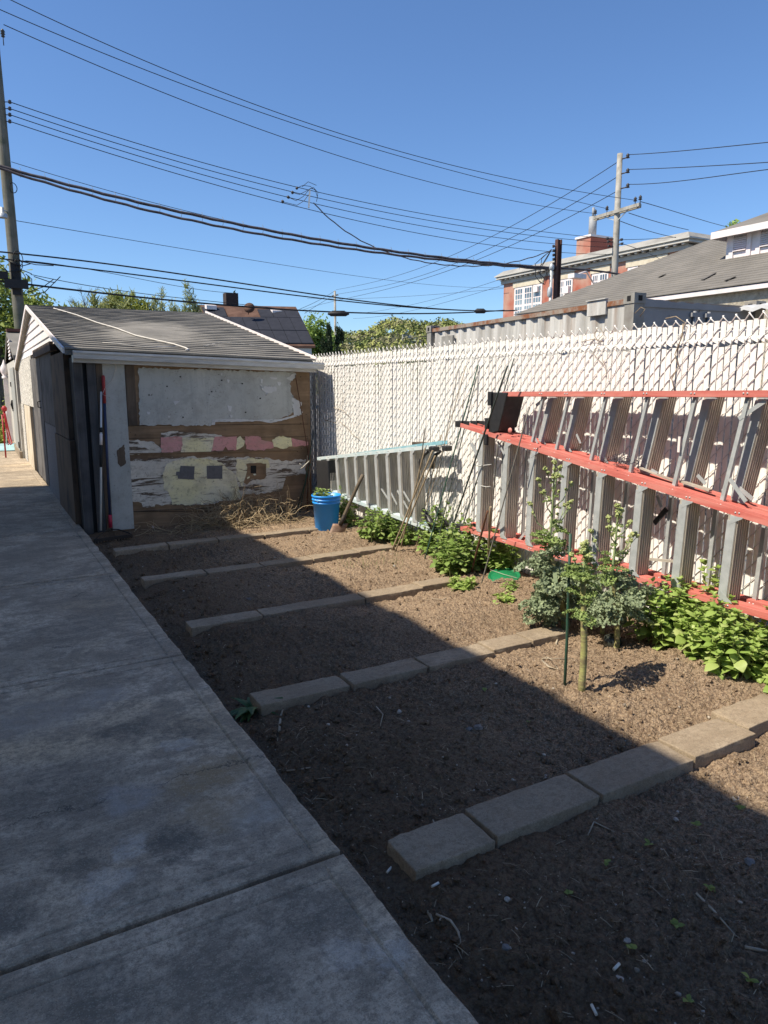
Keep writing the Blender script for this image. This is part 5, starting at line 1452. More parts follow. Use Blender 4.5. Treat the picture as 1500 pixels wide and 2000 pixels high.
def on_side(px, py):   # on the long side of the container
    n_ = uy; d = ray(px, py); return EYE_P + d*((A-EYE_P).dot(n_)/d.dot(n_))
for (x0,y0,x1,y1) in ((1147,590,1182,614),):
    a = on_side(x0,y0)-A; b = on_side(x1,y1)-A
    u0, u1 = sorted((a.dot(ux), b.dot(ux))); m = MB(); cbox(m, u0, u1, .0, .035, ZC+b.z, ZC+a.z)
    cbox(m, u0-.01, u1+.01, -.02, .035, ZC+a.z+.001, ZC+a.z+.012); m.build('vent_cover', MAT_cont, ct, bevel=.004)
m = MB(); cbox(m, LC-.95, LC-.55, .0, .035, ZC-.55, ZC-.22); m.build('panel', MAT_contpost, ct)

# corrugated white lean-to roof between container and hall
MAT_corrw = simple('corrugated_white', (.60,.61,.62), (.48,.49,.50), 4, .5)
m = MB(); P0 = at_z(1412, 604, 2.5); n_ = 60
for i in range(n_):
    y0 = P0.y - i*.06; y1 = y0-.06; z0 = 2.5+.018*math.sin(i*1.57); z1 = 2.5+.018*math.sin((i+1)*1.57)
    m.quad((P0.x,y0,z0),(P0.x,y1,z1),(P0.x+2.4,y1,z1+.30),(P0.x+2.4,y0,z0+.30)); m.quad((P0.x,y0,z0-.006),(P0.x+2.4,y0,z0+.294),(P0.x+2.4,y1,z1+.294),(P0.x,y1,z1-.006))
    m.quad((P0.x,y0,z0-.05),(P0.x,y1,z1-.05),(P0.x,y1,z1),(P0.x,y0,z0))
for yy in (P0.y-.1, P0.y-3.4): m.box((P0.x+.05,yy-.05,-.15),(P0.x+.15,yy+.05,2.44)); m.box((P0.x+2.2,yy-.05,-.15),(P0.x+2.3,yy+.05,2.72))
tag(m.build('lean_to_roof', MAT_corrw), 'white corrugated lean-to roof peeping over the right end of the fence', 'lean-to')

# ================================================================= hall with the grey hip roof
MAT_hallroof = shingle_mat('tan_grey_shingles', (.175,.165,.15), (.215,.20,.18), (.145,.137,.125), 1.0, math.pi/2)
MAT_hallwall = Mat('rough_cream_siding', .9); _v = MAT_hallwall.noise(9, 6, .75)
_w = nn(MAT_hallwall.nt, 'ShaderNodeTexWave', {'Vector': MAT_hallwall.pos, 'Scale': 1.45}, wave_type='BANDS', bands_direction='Z', wave_profile='SAW').outputs[1]
MAT_hallwall.color(MAT_hallwall.mix(MAT_hallwall.step(_v,.4,.6), (.56,.51,.40), (.42,.37,.28))).bump(MAT_hallwall.math('ADD', _w, MAT_hallwall.math('MULTIPLY', _v, .5)), 1.0, .05); MAT_hallwall = MAT_hallwall.m
HXE, HZE, HM, HYC = 13.0, 3.42, .5, 15.7
def hz(x): return HZE + HM*(x-HXE)
hl = thing('hall', (17, 9, -.15), 'low hall with a large tan-grey hip roof and white louvred dormer', 'hall')
m = MB(); RXX = 19.0; RYY = HYC-(RXX-HXE); R0 = Vector((RXX, RYY, hz(RXX))); R1 = Vector((RXX, -6, hz(RXX)))
rows = 46
for k in range(rows):
    xa, xb = HXE + (RXX-HXE)*k/rows, HXE + (RXX-HXE)*(k+1.1)/rows
    ya, yb_ = HYC-(xa-HXE), HYC-(xb-HXE); h = .014
    seg = 14
    for s in range(seg):
        t0, t1 = s/seg, (s+1)/seg
        pa0 = -6+(ya+6)*t0; pa1 = -6+(ya+6)*t1; pb0 = -6+(yb_+6)*t0; pb1 = -6+(yb_+6)*t1
        m.quad((xa,pa1,hz(xa)+h),(xa,pa0,hz(xa)+h),(xb,pb0,hz(xb)+.001),(xb,pb1,hz(xb)+.001))
        m.quad((xa,pa1,hz(xa)-.004),(xa,pa0,hz(xa)-.004),(xa,pa0,hz(xa)+h),(xa,pa1,hz(xa)+h))
EX = 2*RXX-HXE
m.add([(HXE,HYC,HZE),(EX,HYC,HZE),(RXX,RYY,hz(RXX))], [(1,0,2)]); m.add([(EX,HYC,HZE),(EX,-6,HZE),(RXX,-6,hz(RXX)),(RXX,RYY,hz(RXX))], [(0,1,2,3)])
m.build('roof', MAT_hallroof, hl)
m = MB(); m.box((HXE+.02,-6,HZE-.11),(HXE+.06,HYC,HZE-.02)); m.box((HXE+.06,HYC-.05,HZE-.16),(EX,HYC-.01,HZE-.02)); m.build('fascia', MAT_white, hl)
m = MB(); m.box((HXE+.06,-6,HZE-.105),(HXE+.16,HYC-.05,HZE-.085)); m.build('soffit', MAT_gutter, hl)
m = MB(); m.box((HXE+.16,-6,-.15),(EX-.6,HYC-.6,HZE-.09)); m.build('wall', MAT_hallwall, hl)
# dark repair strips on the roof
def hall_pt(px, py, lift=.03):
    nrm = Vector((-HM,0,1)); p0 = Vector((HXE,0,HZE+lift)); d = ray(px,py); return EYE_P + d*((p0-EYE_P).dot(nrm)/d.dot(nrm))
MAT_patch = simple('dark_shingle_patch', (.135,.125,.115), None, 8, .9)
m = MB()
for (a, b) in (((1372,546),(1396,533)),((1286,541),(1300,535)),((1416,548),(1436,540))):
    m.bar(hall_pt(*a), hall_pt(*b), .10, .012)
m.build('roof_patch', MAT_patch, hl)
# dormer
D0 = hall_pt(1417, 507, 0); DX = D0.x; DY1 = D0.y; DY0 = DY1-4.5; DZ = hz(DX)
DT = at_x(1417, 458, DX).z
dm = MB(); dm.box((DX,DY0,DZ-.02),(DX+3.2,DY1,DT)); dor = dm.build('dormer', MAT_white, hl)
m = MB(); m.hexa([(DX-.22,DY0,DT-.005),(DX+2.2,DY0,DT+.9),(DX+2.2,DY1-.6,DT+.9),(DX-.22,DY1+.2,DT-.005),(DX-.22,DY0,DT+.05),(DX+2.2,DY0,DT+.96),(DX+2.2,DY1-.6,DT+.96),(DX-.22,DY1+.2,DT+.05)])
m.hexa([(DX+2.2,DY1-.6,DT+.90),(DX+2.2,DY0,DT+.90),(DX+4,DY0,DT),(DX+4,DY1+.2,DT),(DX+2.2,DY1-.6,DT+.955),(DX+2.2,DY0,DT+.955),(DX+4,DY0,DT+.05),(DX+4,DY1+.2,DT+.05)])
m.add([(DX-.22,DY1+.2,DT+.05),(DX+2.2,DY1-.6,DT+.955),(DX+4,DY1+.2,DT+.05)], [(0,1,2)]); m.build('dormer_roof', MAT_hallroof, dor)
m = MB(); m.box((DX-.26,DY0,DT-.10),(DX-.222,DY1+.22,DT+.04)); m.box((DX-.222,DY1+.20,DT-.10),(DX+.4,DY1+.23,DT+.04)); m.build('dormer_fascia', MAT_white, dor)
def yat(px): return at_x(px, 480, DX).y
for (x0, x1) in ((1434,1459),(1486,1512)):
    a, b = yat(x0), yat(x1); m = MB(); zt, zb = DT-.10, DT-.10-.42*(DT-DZ)*1.35
    m.box((DX-.012,b,zb),(DX-.001,a,zt))
    lv = m.build('vent', MAT_black, dor); m = MB(); n_ = 7
    for k in range(n_):
        z0 = zb+(zt-zb)*k/n_; m.hexa([(DX-.05,b,z0),(DX-.013,b,z0+.02),(DX-.013,a,z0+.02),(DX-.05,a,z0),(DX-.05,b,z0+.012),(DX-.013,b,z0+.05),(DX-.013,a,z0+.05),(DX-.05,a,z0+.012)])
    m.build('louvre', MAT_white, lv)
    m = MB(); m.box((DX-.03,b-.10,DZ),(DX-.0005,b-.002,DT-.05)); m.box((DX-.03,a+.002,DZ),(DX-.0005,a+.10,DT-.05)); m.build('vent_trim', MAT_white, lv)

# ================================================================= brick school
MAT_brick = Mat('red_brick', .85, 0, .2)
br = nn(MAT_brick.nt, 'ShaderNodeTexBrick', {'Vector': MAT_brick.map((1,1,1), rot=(math.pi/2,0,math.pi/2)), 'Color1': c4((.40,.115,.078)), 'Color2': c4((.33,.09,.062)), 'Mortar': c4((.42,.26,.20)), 'Scale': 1.0, 'Mortar Size': .008, 'Brick Width': .3, 'Row Height': .1})
MAT_brick.color(MAT_brick.mix(MAT_brick.step(MAT_brick.noise(.5,5),.4,.65), br.outputs[0], (.36,.105,.07))); MAT_brick = MAT_brick.m
MAT_cornice = simple('cornice_paint', (.44,.42,.36), (.34,.32,.28), .8, .7)
MAT_cornw = simple('cornice_white', (.50,.49,.45), (.40,.39,.36), .8, .7)
MAT_lintel = simple('cream_lintel', (.60,.55,.43), (.46,.40,.30), 2.5, .8)
MAT_slate = simple('grey_parapet', (.22,.215,.20), (.34,.33,.30), .9, .8)
SX = 40.0
def SP(px, py): return at_x(px, py, SX)
yL, yR = SP(984, 560).y, SP(1342, 480).y
zb_ = SP(984, 556).z; 
sch = thing('school_building', (SX+8, (yL+yR)/2, -.15), 'red brick school building with white cornice and multi-pane windows', 'building')
m = MB(); m.box((SX, yR, -.15), (SX+18, yL, zb_)); m.build('wall', MAT_brick, sch)
def ring_(o0, z0, z1): m.box((SX-o0, yR-o0, zb_+z0), (SX+18+o0, yL+o0, zb_+z1))
m = MB(); ring_(.18, .003, .26); ring_(.24, .26, .285); k = yR-.1
while k < yL+.1:
    m.box((SX-.42, k, zb_+.287), (SX+.05, k+.20, zb_+.40)); k += .62
m.build('cornice', MAT_cornice, sch)
m = MB(); ring_(.50, .402, .48); m.build('cornice_trim', MAT_cornw, sch)
m = MB(); ring_(.46, .482, .60); m.build('cornice_band', MAT_cornice, sch)
m = MB(); ring_(.58, .602, .69); m.build('cornice_trim', MAT_cornw, sch)
m = MB(); o0, o1 = .55, .05
lo_ = [(SX-o0,yR-o0,zb_+.692),(SX+18+o0,yR-o0,zb_+.692),(SX+18+o0,yL+o0,zb_+.692),(SX-o0,yL+o0,zb_+.692)]; hi_ = [(SX-o1,yR-o1,zb_+1.08),(SX+18+o1,yR-o1,zb_+1.08),(SX+18+o1,yL+o1,zb_+1.08),(SX-o1,yL+o1,zb_+1.08)]
m.hexa(lo_+hi_); m.build('roof_parapet', MAT_slate, sch)
wt = SP(1033, 556).z; wh = 2.9
groups = [[(1008,1022),(1026,1040),(1043,1058)], [(1094,1102),(1106,1117)], [(1158,1168),(1172,1186)], [(1227,1243),(1250,1269),(1275,1296)]]
wt = zb_ - .45
for gi, gr in enumerate(groups):
    ya = SP(gr[0][0]-3, 560).y; yb_ = SP(gr[-1][1]+3, 560).y
    m = MB(); m.box((SX-.10, yb_-.1, wt+.003), (SX-.001, ya+.1, zb_-.02)); m.box((SX-.16, yb_-.2, wt-wh-.25),(SX-.001, ya+.2, wt-wh-.003)); m.build('lintel', MAT_lintel, sch)
    for (x0, x1) in gr:
        a, b = SP(x0-2,560).y, SP(x1+2,560).y
        m = MB(); m.box((SX-.06, b, wt-wh), (SX-.001, a, wt)); wf = m.build('window', MAT_white, sch)
        a, b = SP(x0,560).y, SP(x1,560).y; m = MB(); cols, rws = 3, 6; w_ = (a-b)/cols; h_ = (wh-.3)/rws
        for c_ in range(cols):
            for r_ in range(rws): m.box((SX-.075, b+c_*w_+.04, wt-.12-(r_+1)*h_+.04), (SX-.061, b+(c_+1)*w_-.04, wt-.12-r_*h_-.04 - (.1 if r_ == 3 else 0)))
        m.build('pane', MAT_glassfar, wf)
m = MB(); a = SP(1050, 562); m.box((SX-.3, a.y-.3, a.z-.35),(SX-.08,a.y+.2,a.z+.05)); m.build('air_conditioner', MAT_white, sch)
m = MB(); a = SP(1110, 560); m.box((SX-.3, a.y-.3, a.z-.5),(SX-.08,a.y+.3,a.z)); m.build('air_conditioner', MAT_white, sch)
c = at_x(1125, 500, SX+3.5); c2 = at_x(1154, 460, SX+3.5); zt = at_x(1152, 462, SX+3.5).z
m = MB(); m.box((SX+3.5, c2.y, zb_), (SX+6.2, c.y, zt)); chm = m.build('chimney', MAT_brick, sch)
m = MB(); m.box((SX+3.4, c2.y-.1, zt+.003), (SX+6.3, c.y+.1, zt+.16)); m.build('chimney_cap', MAT_white, chm)
p = at_x(1157, 455, SX+4.6); zz = at_x(1157, 424, SX+4.6).z
m = MB(); m.tube([(SX+4.6, p.y, zt+.1), (SX+4.6, p.y, zz)], .32, 12); m.tube([(SX+4.6, p.y, zz), (SX+4.6, p.y, zz+.7)], .10, 8); m.build('flue_pipe', simple('dull_flue_steel', (.30,.31,.32), (.24,.25,.26), 3, .6), chm)
# lamp on a bracket near the school
m = MB(); p = at_d(1128, 540, 44); q = at_d(1160, 555, 46); m.tube([q, q.lerp(p,.5)+Vector((0,0,.5)), p+Vector((0,0,.12))], .05, 6); m.box((p.x-.5,p.y-.25,p.z-.12),(p.x+.45,p.y+.25,p.z+.12)); m.tube([q, Vector((q.x,q.y,-.1))], .07, 6)
tag(m.build('street_lamp', MAT_white), 'white street lamp head on a curved arm before the brick school', 'street lamp')

# ================================================================= brown-roofed house with solar panels
MAT_brownroof = shingle_mat('brown_shingles', (.11,.062,.045), (.16,.095,.07), (.09,.052,.04), 2.0)
MAT_solar = simple('solar_panel', (.022,.024,.032), (.03,.032,.042), 2, .65, spec=.2)
MAT_paleside = simple('pale_siding', (.60,.62,.60), (.52,.54,.52), 1, .7)
h0, h1 = at_d(385, 588, 60), at_d(578, 606, 60); e0, e1 = at_d(415, 672, 54.5), at_d(616, 677, 54.5)
hz0 = (h0.z+h1.z)/2; ez = (e0.z+e1.z)/2
ho = thing('solar_house', (h0+h1)/2*Vector((1,1,0)) if False else Vector(((h0.x+h1.x)/2,(h0.y+h1.y)/2,-.15)), 'white house with brown shingle roof mostly covered in black solar panels', 'house')
RA, RB, EA, EB = h0.copy(), h1.copy(), e0.copy(), e1.copy()
RA.z = RB.z = hz0 ; EA.z = EB.z = ez
xd = (RB-RA).normalized(); yd = Vector((xd.y,-xd.x,0)); 
if yd.y > 0: yd = -yd
W_ = (RB-RA).length; dep = (EB-RB).dot(yd)
def RP(u, t, lift=0):
    rb = RA.lerp(RB, u); eb = EA.lerp(EB, u); p = rb.lerp(eb, t); return p + Vector((0,0,lift))
m = MB(); m.hexa([RP(0,1,-.15),RP(1,1,-.15),RP(1,0,-.15),RP(0,0,-.15),RP(0,1),RP(1,1),RP(1,0),RP(0,0)])
bk0, bk1 = RP(0,0)+(RP(0,0)-RP(0,1))*Vector((1,1,-1)), RP(1,0)+(RP(1,0)-RP(1,1))*Vector((1,1,-1))
m.quad(RP(0,0), RP(1,0), bk1, bk0); rfm = m.build('roof', MAT_brownroof, ho)
m = MB()
b4 = [RP(.03,.96)-Vector((0,0,.1)), RP(.97,.96)-Vector((0,0,.1)), bk1.lerp(RP(1,0),.06), bk0.lerp(RP(0,0),.06)]
zlo = -.15; top_ = [Vector((p.x,p.y,ez-.16)) for p in b4]; m.hexa([Vector((p.x,p.y,zlo)) for p in top_]+top_)
m.add([top_[1], top_[2], RP(.99,0,-.17)], [(0,1,2)]); m.add([top_[3], top_[0], RP(.01,0,-.17)], [(0,1,2)]); m.build('wall', MAT_paleside, ho)
for (u0,u1,t0,t1) in ((.03,.25,.10,.335),(.58,.985,.13,.335),(.03,.99,.345,.66),(.03,.99,.68,.97)):
    m = MB(); n_ = max(2, int((u1-u0)*9))
    for i in range(n_):
        ua, ub = u0+(u1-u0)*i/n_+.002, u0+(u1-u0)*(i+1)/n_-.002
        m.hexa([RP(ua,t1,.04),RP(ub,t1,.04),RP(ub,t0,.04),RP(ua,t0,.04),RP(ua,t1,.12),RP(ub,t1,.12),RP(ub,t0,.12),RP(ua,t0,.12)])
    m.build('solar_array', MAT_solar, ho)
p = at_d(452, 592, 60.5); m = MB(); m.box((p.x-.55,p.y-.4,hz0-.5),(p.x+.45,p.y+.4,at_d(452,573,60.5).z)); m.build('chimney', simple('dark_chimney_brick', (.05,.036,.032), None, 3, .9), ho)
for px, py in ((412,597),(540,607)):
    p = at_d(px, py, 59); m = MB(); m.hexa([(p.x-.4,p.y-.2,p.z-.3),(p.x+.4,p.y-.2,p.z-.3),(p.x+.4,p.y+.3,p.z-.2),(p.x-.4,p.y+.3,p.z-.2),(p.x-.4,p.y-.2,p.z),(p.x+.4,p.y-.2,p.z),(p.x+.4,p.y+.3,p.z+.1),(p.x-.4,p.y+.3,p.z+.1)]); m.build('roof_vent', MAT_white, ho)
p = at_d(487, 602, 57.5); m = MB(); m.lathe(p, [(.001,-.06),(.28,0),(.42,.07),(.001,.05)], 16, axis=(-.4,-.8,.35)); m.tube([p, p+Vector((0,.3,-.45))], .03, 6); m.build('satellite_dish', MAT_brownroof, ho)
p = at_d(578, 690, 40); m = MB(); m.lathe((p.x,p.y,p.z), [(.28,-.6),(.28,-.1),(.24,.08),(.13,.2),(.001,.24)], 16); m.tube([(p.x,p.y,-.15),(p.x,p.y,p.z-.55)], .12, 8)
tag(m.build('roof_turbine', MAT_galv), 'round white vent cap showing over the end of the garage roof', 'vent cap')
# small white house on the hill
MAT_hillwall = simple('grey_white_wall', (.36,.38,.37), (.30,.32,.31), 1, .8)
hh = at_d(800, 676, 262); m = MB()
hw = thing('hillside_house', Vector((hh.x,hh.y,hh.z-8)), 'pale house with grey roof and little cupola on the wooded hill', 'house')
m.box((hh.x-3.2,hh.y-3,hh.z-8),(hh.x+2.6,hh.y+3,hh.z+1.6)); m.build('wall', MAT_hillwall, hw)
m = MB(); m.hexa([(hh.x-3.5,hh.y-3.2,hh.z+1.6),(hh.x+2.9,hh.y-3.2,hh.z+1.6),(hh.x+2.9,hh.y+3.2,hh.z+1.6),(hh.x-3.5,hh.y+3.2,hh.z+1.6),(hh.x-2.4,hh.y-.4,hh.z+3.6),(hh.x+1.9,hh.y-.4,hh.z+3.6),(hh.x+1.9,hh.y+.4,hh.z+3.6),(hh.x-2.4,hh.y+.4,hh.z+3.6)]); m.build('roof', simple('blue_grey_roof', (.26,.30,.33), None, 1, .8), hw)
m = MB(); m.box((hh.x-2.9,hh.y-1,hh.z+2.2),(hh.x-1.7,hh.y+.4,hh.z+4.4)); m.lathe((hh.x-2.3,hh.y-.3,hh.z+4.4), [(.8,0),(.5,.7),(.001,1.1)], 8); m.build('cupola', MAT_hillwall, hw)
for k in range(3):
    m = MB(); m.box((hh.x-2.4+k*1.6,hh.y-3.05,hh.z-.9),(hh.x-1.5+k*1.6,hh.y-3.001,hh.z+.8)); m.build('window', MAT_glasspane, hw)
# ================================================================= wooded hill
def hill_z(x, y):
    d = math.hypot(x, y); az = math.degrees(math.atan2(x, y))
    t = min(1, max(0, (d-150)/170)); s = t*t*(3-2*t)
    g = 21.5 + 3.2*math.sin(az*.42+.6) + 1.2*math.sin(az*1.3)
    e = min(1, max(0, (az-6)/18))
    e = e*e*(3-2*e)*.82 + .18
    return -.2 + g*s*e
m = MB(); azs = np.linspace(-25, 85, 74); ds = list(np.linspace(145, 345, 16)) + [420, 700]
vs = []
for d in ds:
    for a in azs:
        x, y = d*math.sin(R(a)), d*math.cos(R(a)); vs.append((x, y, hill_z(x, y) if d < 400 else (14 if d < 600 else -2)))
n = len(azs); m.add(vs, [(i*n+j, i*n+j+1, (i+1)*n+j+1, (i+1)*n+j) for i in range(len(ds)-1) for j in range(n-1)], 0, True)
MAT_hill = simple('hill_floor', (.09,.085,.045), (.06,.07,.03), .05, .95)
tag(m.build('hill', MAT_hill), kind='structure')
MAT_woods = Mat('spring_woods', .8, 0, .1)
_i = MAT_woods.island(); _v = MAT_woods.voro(.13, out=1)
_hs = nn(MAT_woods.nt, 'ShaderNodeSeparateColor', {0: _v}).outputs
_c = MAT_woods.mix(_hs[0], (.23,.26,.085), (.36,.37,.12)); _c = MAT_woods.mix(MAT_woods.step(_hs[1], .62, .8, 0, .8), _c, (.27,.24,.16)); _c = MAT_woods.mix(MAT_woods.step(_hs[2], .75, .85, 0, .7), _c, (.11,.15,.05))
_c = MAT_woods.mix(MAT_woods.math('MULTIPLY', _i, .3), _c, (.14,.165,.055)); MAT_woods.color(_c); MAT_woods = MAT_woods.m
tri = (np.array([(-.5,0,0),(.5,0,.1),(.45,.9,.0),(-.4,1.0,.15)]), np.array([(0,1,2,3)]))
hr = random.Random(12); it = []
for k in range(2600):
    a = R(hr.uniform(14, 52)); d = 185 + 145*math.sqrt(hr.random()); x, y = d*math.sin(a), d*math.cos(a)
    zc = hill_z(x, y) + hr.uniform(1.8, 3.6); rc = hr.uniform(1.3, 2.8)
    for j in range(30):
        v = Vector((hr.gauss(0,1), hr.gauss(0,1), hr.gauss(0,1))).normalized()
        if v.z < -.4 or (v.x*x + v.y*y > 0 and v.z < .2 and hr.random() < .8): continue
        p = Vector((x, y, zc)) + Vector((v.x*rc, v.y*rc, v.z*rc*1.1))*hr.uniform(.55, 1.05)
        it.append((0, p, Vector((hr.gauss(0,1),hr.gauss(0,1),hr.gauss(0,1))), v, hr.uniform(.4,.85)))
tag(scatter('woods', [tri], it, MAT_woods, smooth=False), 'pale spring woods covering the far hill', 'woods', kind='stuff')

# ================================================================= trees
def leaf_mat(n, a, b, c): return leafy(n, a, b, c, .3, .6)
MAT_bark = simple('bark', (.13,.11,.09), (.08,.07,.055), 12, .9, bump=.5)
MAT_lt = leaf_mat('spring_leaf', (.21,.27,.06), (.32,.38,.09), (.13,.19,.045))
MAT_lb = leaf_mat('feathery_leaf', (.30,.33,.13), (.38,.40,.18), (.22,.25,.09))
MAT_ly = leaf_mat('yellow_leaf', (.30,.33,.07), (.40,.42,.10), (.21,.26,.05))
MAT_ld = leaf_mat('dark_conifer', (.022,.040,.020), (.04,.062,.028), (.06,.08,.03))
MAT_lg = leaf_mat('fresh_leaf', (.22,.33,.08), (.31,.42,.11), (.15,.24,.055))
blade = (np.array([(-.32,0,0),(.32,0,.06),(.12,.95,-.1),(-.14,1.05,.02)]), np.array([(0,1,2,3)]))
narrow = (np.array([(-.12,0,0),(.12,0,.04),(.05,1.2,-.15),(-.05,1.2,-.12)]), np.array([(0,1,2,3)]))
tr_ = random.Random(40)
def tree(name, label, base, lumps, n, leaf, mat, trunk=.12, group=None, cat='tree', prot=blade, upright=0.0, limbs=True):
    base = Vector(base); root = thing(name, base, label, cat, group)
    top = max(l[2] for l in lumps)
    tb = MB(); tb.tube([base+Vector((0,0,-.3)), base+Vector((.05,.02,top*.4)), base+Vector((0,.05,top*.75)), base+Vector((0,0,top))], [trunk, trunk*.8, trunk*.5, trunk*.2], 8)
    it = []; tot = sum(l[3]**2*l[4] for l in lumps)
    for (dx, dy, z, r, rz) in lumps:
        c = base + Vector((dx, dy, z))
        if limbs: tb.tube([base+Vector((0,0,max(.2,z*.55))), base.lerp(c,.5)+Vector((0,0,z*.12)), c+Vector((0,0,rz*.3))], [trunk*.4, trunk*.28, trunk*.1], 5)
        cl = []
        for k in range(max(4, int(9*r))):
            v = Vector((tr_.gauss(0,1),tr_.gauss(0,1),tr_.gauss(0,1))).normalized()*tr_.uniform(.3,1)
            cl.append((c + Vector((v.x*r, v.y*r, v.z*rz)), v))
            if limbs: tb.tube([c, c.lerp(cl[-1][0],.6)+Vector((0,0,.05)), cl[-1][0]], [trunk*.12, trunk*.07, trunk*.03], 3, cap=False)
        for k in range(int(n*r*r*rz/tot)):
            cc, v = cl[tr_.randrange(len(cl))]
            p = cc + Vector((tr_.gauss(0,.20*r), tr_.gauss(0,.20*r), tr_.gauss(0,.20*rz)))
            d = Vector((tr_.gauss(0,1), tr_.gauss(0,1), tr_.gauss(0,.8)+upright*2))
            it.append((0, p, d, Vector((tr_.gauss(0,1),tr_.gauss(0,1),1)), leaf*tr_.uniform(.6,1.3)))
    tb.build('trunk', MAT_bark, root)
    scatter('crown', [prot], it, mat, root, smooth=False)
    return root
def ground_at(px, d): p = at_d(px, 700, d); return Vector((p.x, p.y, -.15))
def H(px, py, d): return at_d(px, py, d).z
GT = 'trees beyond the garage'
b = ground_at(2, 28); tree('leafy_tree', 'bushy yellow-green tree behind the left utility pole', b, [(0,0,4.3,1.5,1.6),(-1.4,.3,4.0,1.5,1.5),(.6,.4,3.2,1.1,1.4),(-.5,0,2.5,1.6,1.2),(.55,.2,2.0,.9,1.1)], 7500, .16, MAT_lt, .14, GT)
b = ground_at(75, 40); tree('leafy_tree', 'loose yellow-green tree right of the left pole, just over the garage roof', b, [(0,0,5.2,1.2,1.0),(1.1,0,5.0,.9,.8),(-1,0,5.0,1,1)], 1800, .2, MAT_lt, .12, GT)
for i, (px, top, w, lb) in enumerate(((188,588,1.1,'leftmost feathery bamboo-like tree behind the garage ridge'),(225,583,1.2,'second feathery bamboo-like tree behind the garage ridge'),(262,578,1.2,'third feathery tree behind the garage ridge, beneath the low cable'),(300,582,1.1,'rightmost feathery tree of the row behind the garage ridge'))):
    b = ground_at(px, 35); t = H(px, top-8, 35)
    tree('feathery_tree', lb, b, [(0,0,t-1.0,w*.7,.9),(-.5,.1,t-1.5,w*.7,.9),(.55,0,t-1.6,w*.75,.9),(0,.2,t-2.4,w*.95,1.0),(.1,.2,t-.4,w*.3,.6)], 6500, .24, MAT_ly if i == 2 else MAT_lb, .07, GT, prot=narrow, upright=.6)
b = ground_at(322, 36); t = H(322, 556, 36); tree('slender_tree', 'slender feathery shoot rising above the row behind the garage', b, [(0,0,t-.3,.18,.6),(0,0,t-1.3,.3,.8),(.05,0,t-2.2,.45,.8)], 800, .17, MAT_lb, .05, GT, prot=narrow, upright=.6)
b = ground_at(375, 38); t = H(375, 556, 38); tree('feathery_tree', 'tall feathery tree left of the solar house roof', b, [(.0,0,t-.5,.4,.8),(-.5,0,t-1.5,.6,.9),(.4,.1,t-1.4,.5,.9),(0,0,t-2.2,.8,.8)], 2600, .19, MAT_lb, .07, GT, prot=narrow, upright=.6)
# bare tree
b = ground_at(172, 42); root = thing('bare_tree', b, 'bare grey-brown tree with fine twigs behind the garage', 'tree', GT)
m = MB(); t = H(172, 545, 42); tw = MB()
m.tube([b, b+Vector((0,0,t*.5)), b+Vector((.1,0,t*.8))], [.11,.09,.06], 6)
for k in range(34):
    a = tr_.uniform(0,6.28); z0 = t*tr_.uniform(.5,.80); q = b+Vector((.05,0,z0)); e = q + rod_dir(a, tr_.uniform(.6,1.2))*tr_.uniform(.7,1.5); mid = q.lerp(e,.5)+Vector((0,0,.1))
    m.tube([q, mid, e], [.022,.014,.007], 4, cap=False)
    for j in range(16):
        s_ = mid.lerp(e, tr_.random()); f_ = s_ + rod_dir(a+tr_.uniform(-1,1), tr_.uniform(.3,1.3))*tr_.uniform(.2,.5)
        tw.tube([s_, f_], [.006,.003], 3, cap=False)
m.build('trunk', MAT_bark, root); tw.build('twigs', MAT_bark, root)
# columnar arborvitae and the tree beside them
for (px, top, w, lb) in ((645,624,.78,'left tall columnar conifer at the end of the fence'),(660,620,.85,'right columnar conifer, tallest of the three at the end of the fence'),(632,650,.62,'shortest columnar conifer, left of the taller two')):
    b = ground_at(px, 48); t = H(px, top, 48)
    tree('columnar_conifer', lb, b, [(0,0,t*.97-.5,w*.16,.5),(0,0,t*.8,w*.36,.9),(0,0,t*.6,w*.5,1.0),(0,0,t*.4,w*.6,1.0),(0,0,t*.2,w*.65,1.0)], 5200, .15, MAT_ld, .09, 'columnar conifers', limbs=False, upright=1.2)
b = ground_at(606, 66); t = H(606, 618, 66); tree('leafy_tree', 'fresh green tree between the solar house and the columnar conifers', b, [(0,0,t-1.2,1.5,1.3),(1.3,0,t-2.4,1.6,1.5),(-1.2,0,t-2.3,1.2,1.3),(.3,0,t-3.6,2.1,1.4)], 5200, .28, MAT_lg, .2)
b = ground_at(461, 68); t = H(461, 566, 68); tree('spruce', 'small dark spruce top showing behind the house chimney', b, [(0,0,t-.4,.22,.6),(0,0,t-1.2,.55,.7),(0,0,t-2.2,.8,.8)], 1800, .22, MAT_ld, .1, limbs=False)
b = ground_at(1425, 62); b.z = -.15; t = H(1420, 446, 62); tree('leafy_tree', 'dark green treetop behind the end of the school roof', b, [(-1.2,0,t-.9,.9,.9),(.6,0,t-.5,1.2,1.2)], 1500, .28, MAT_lg, .2)

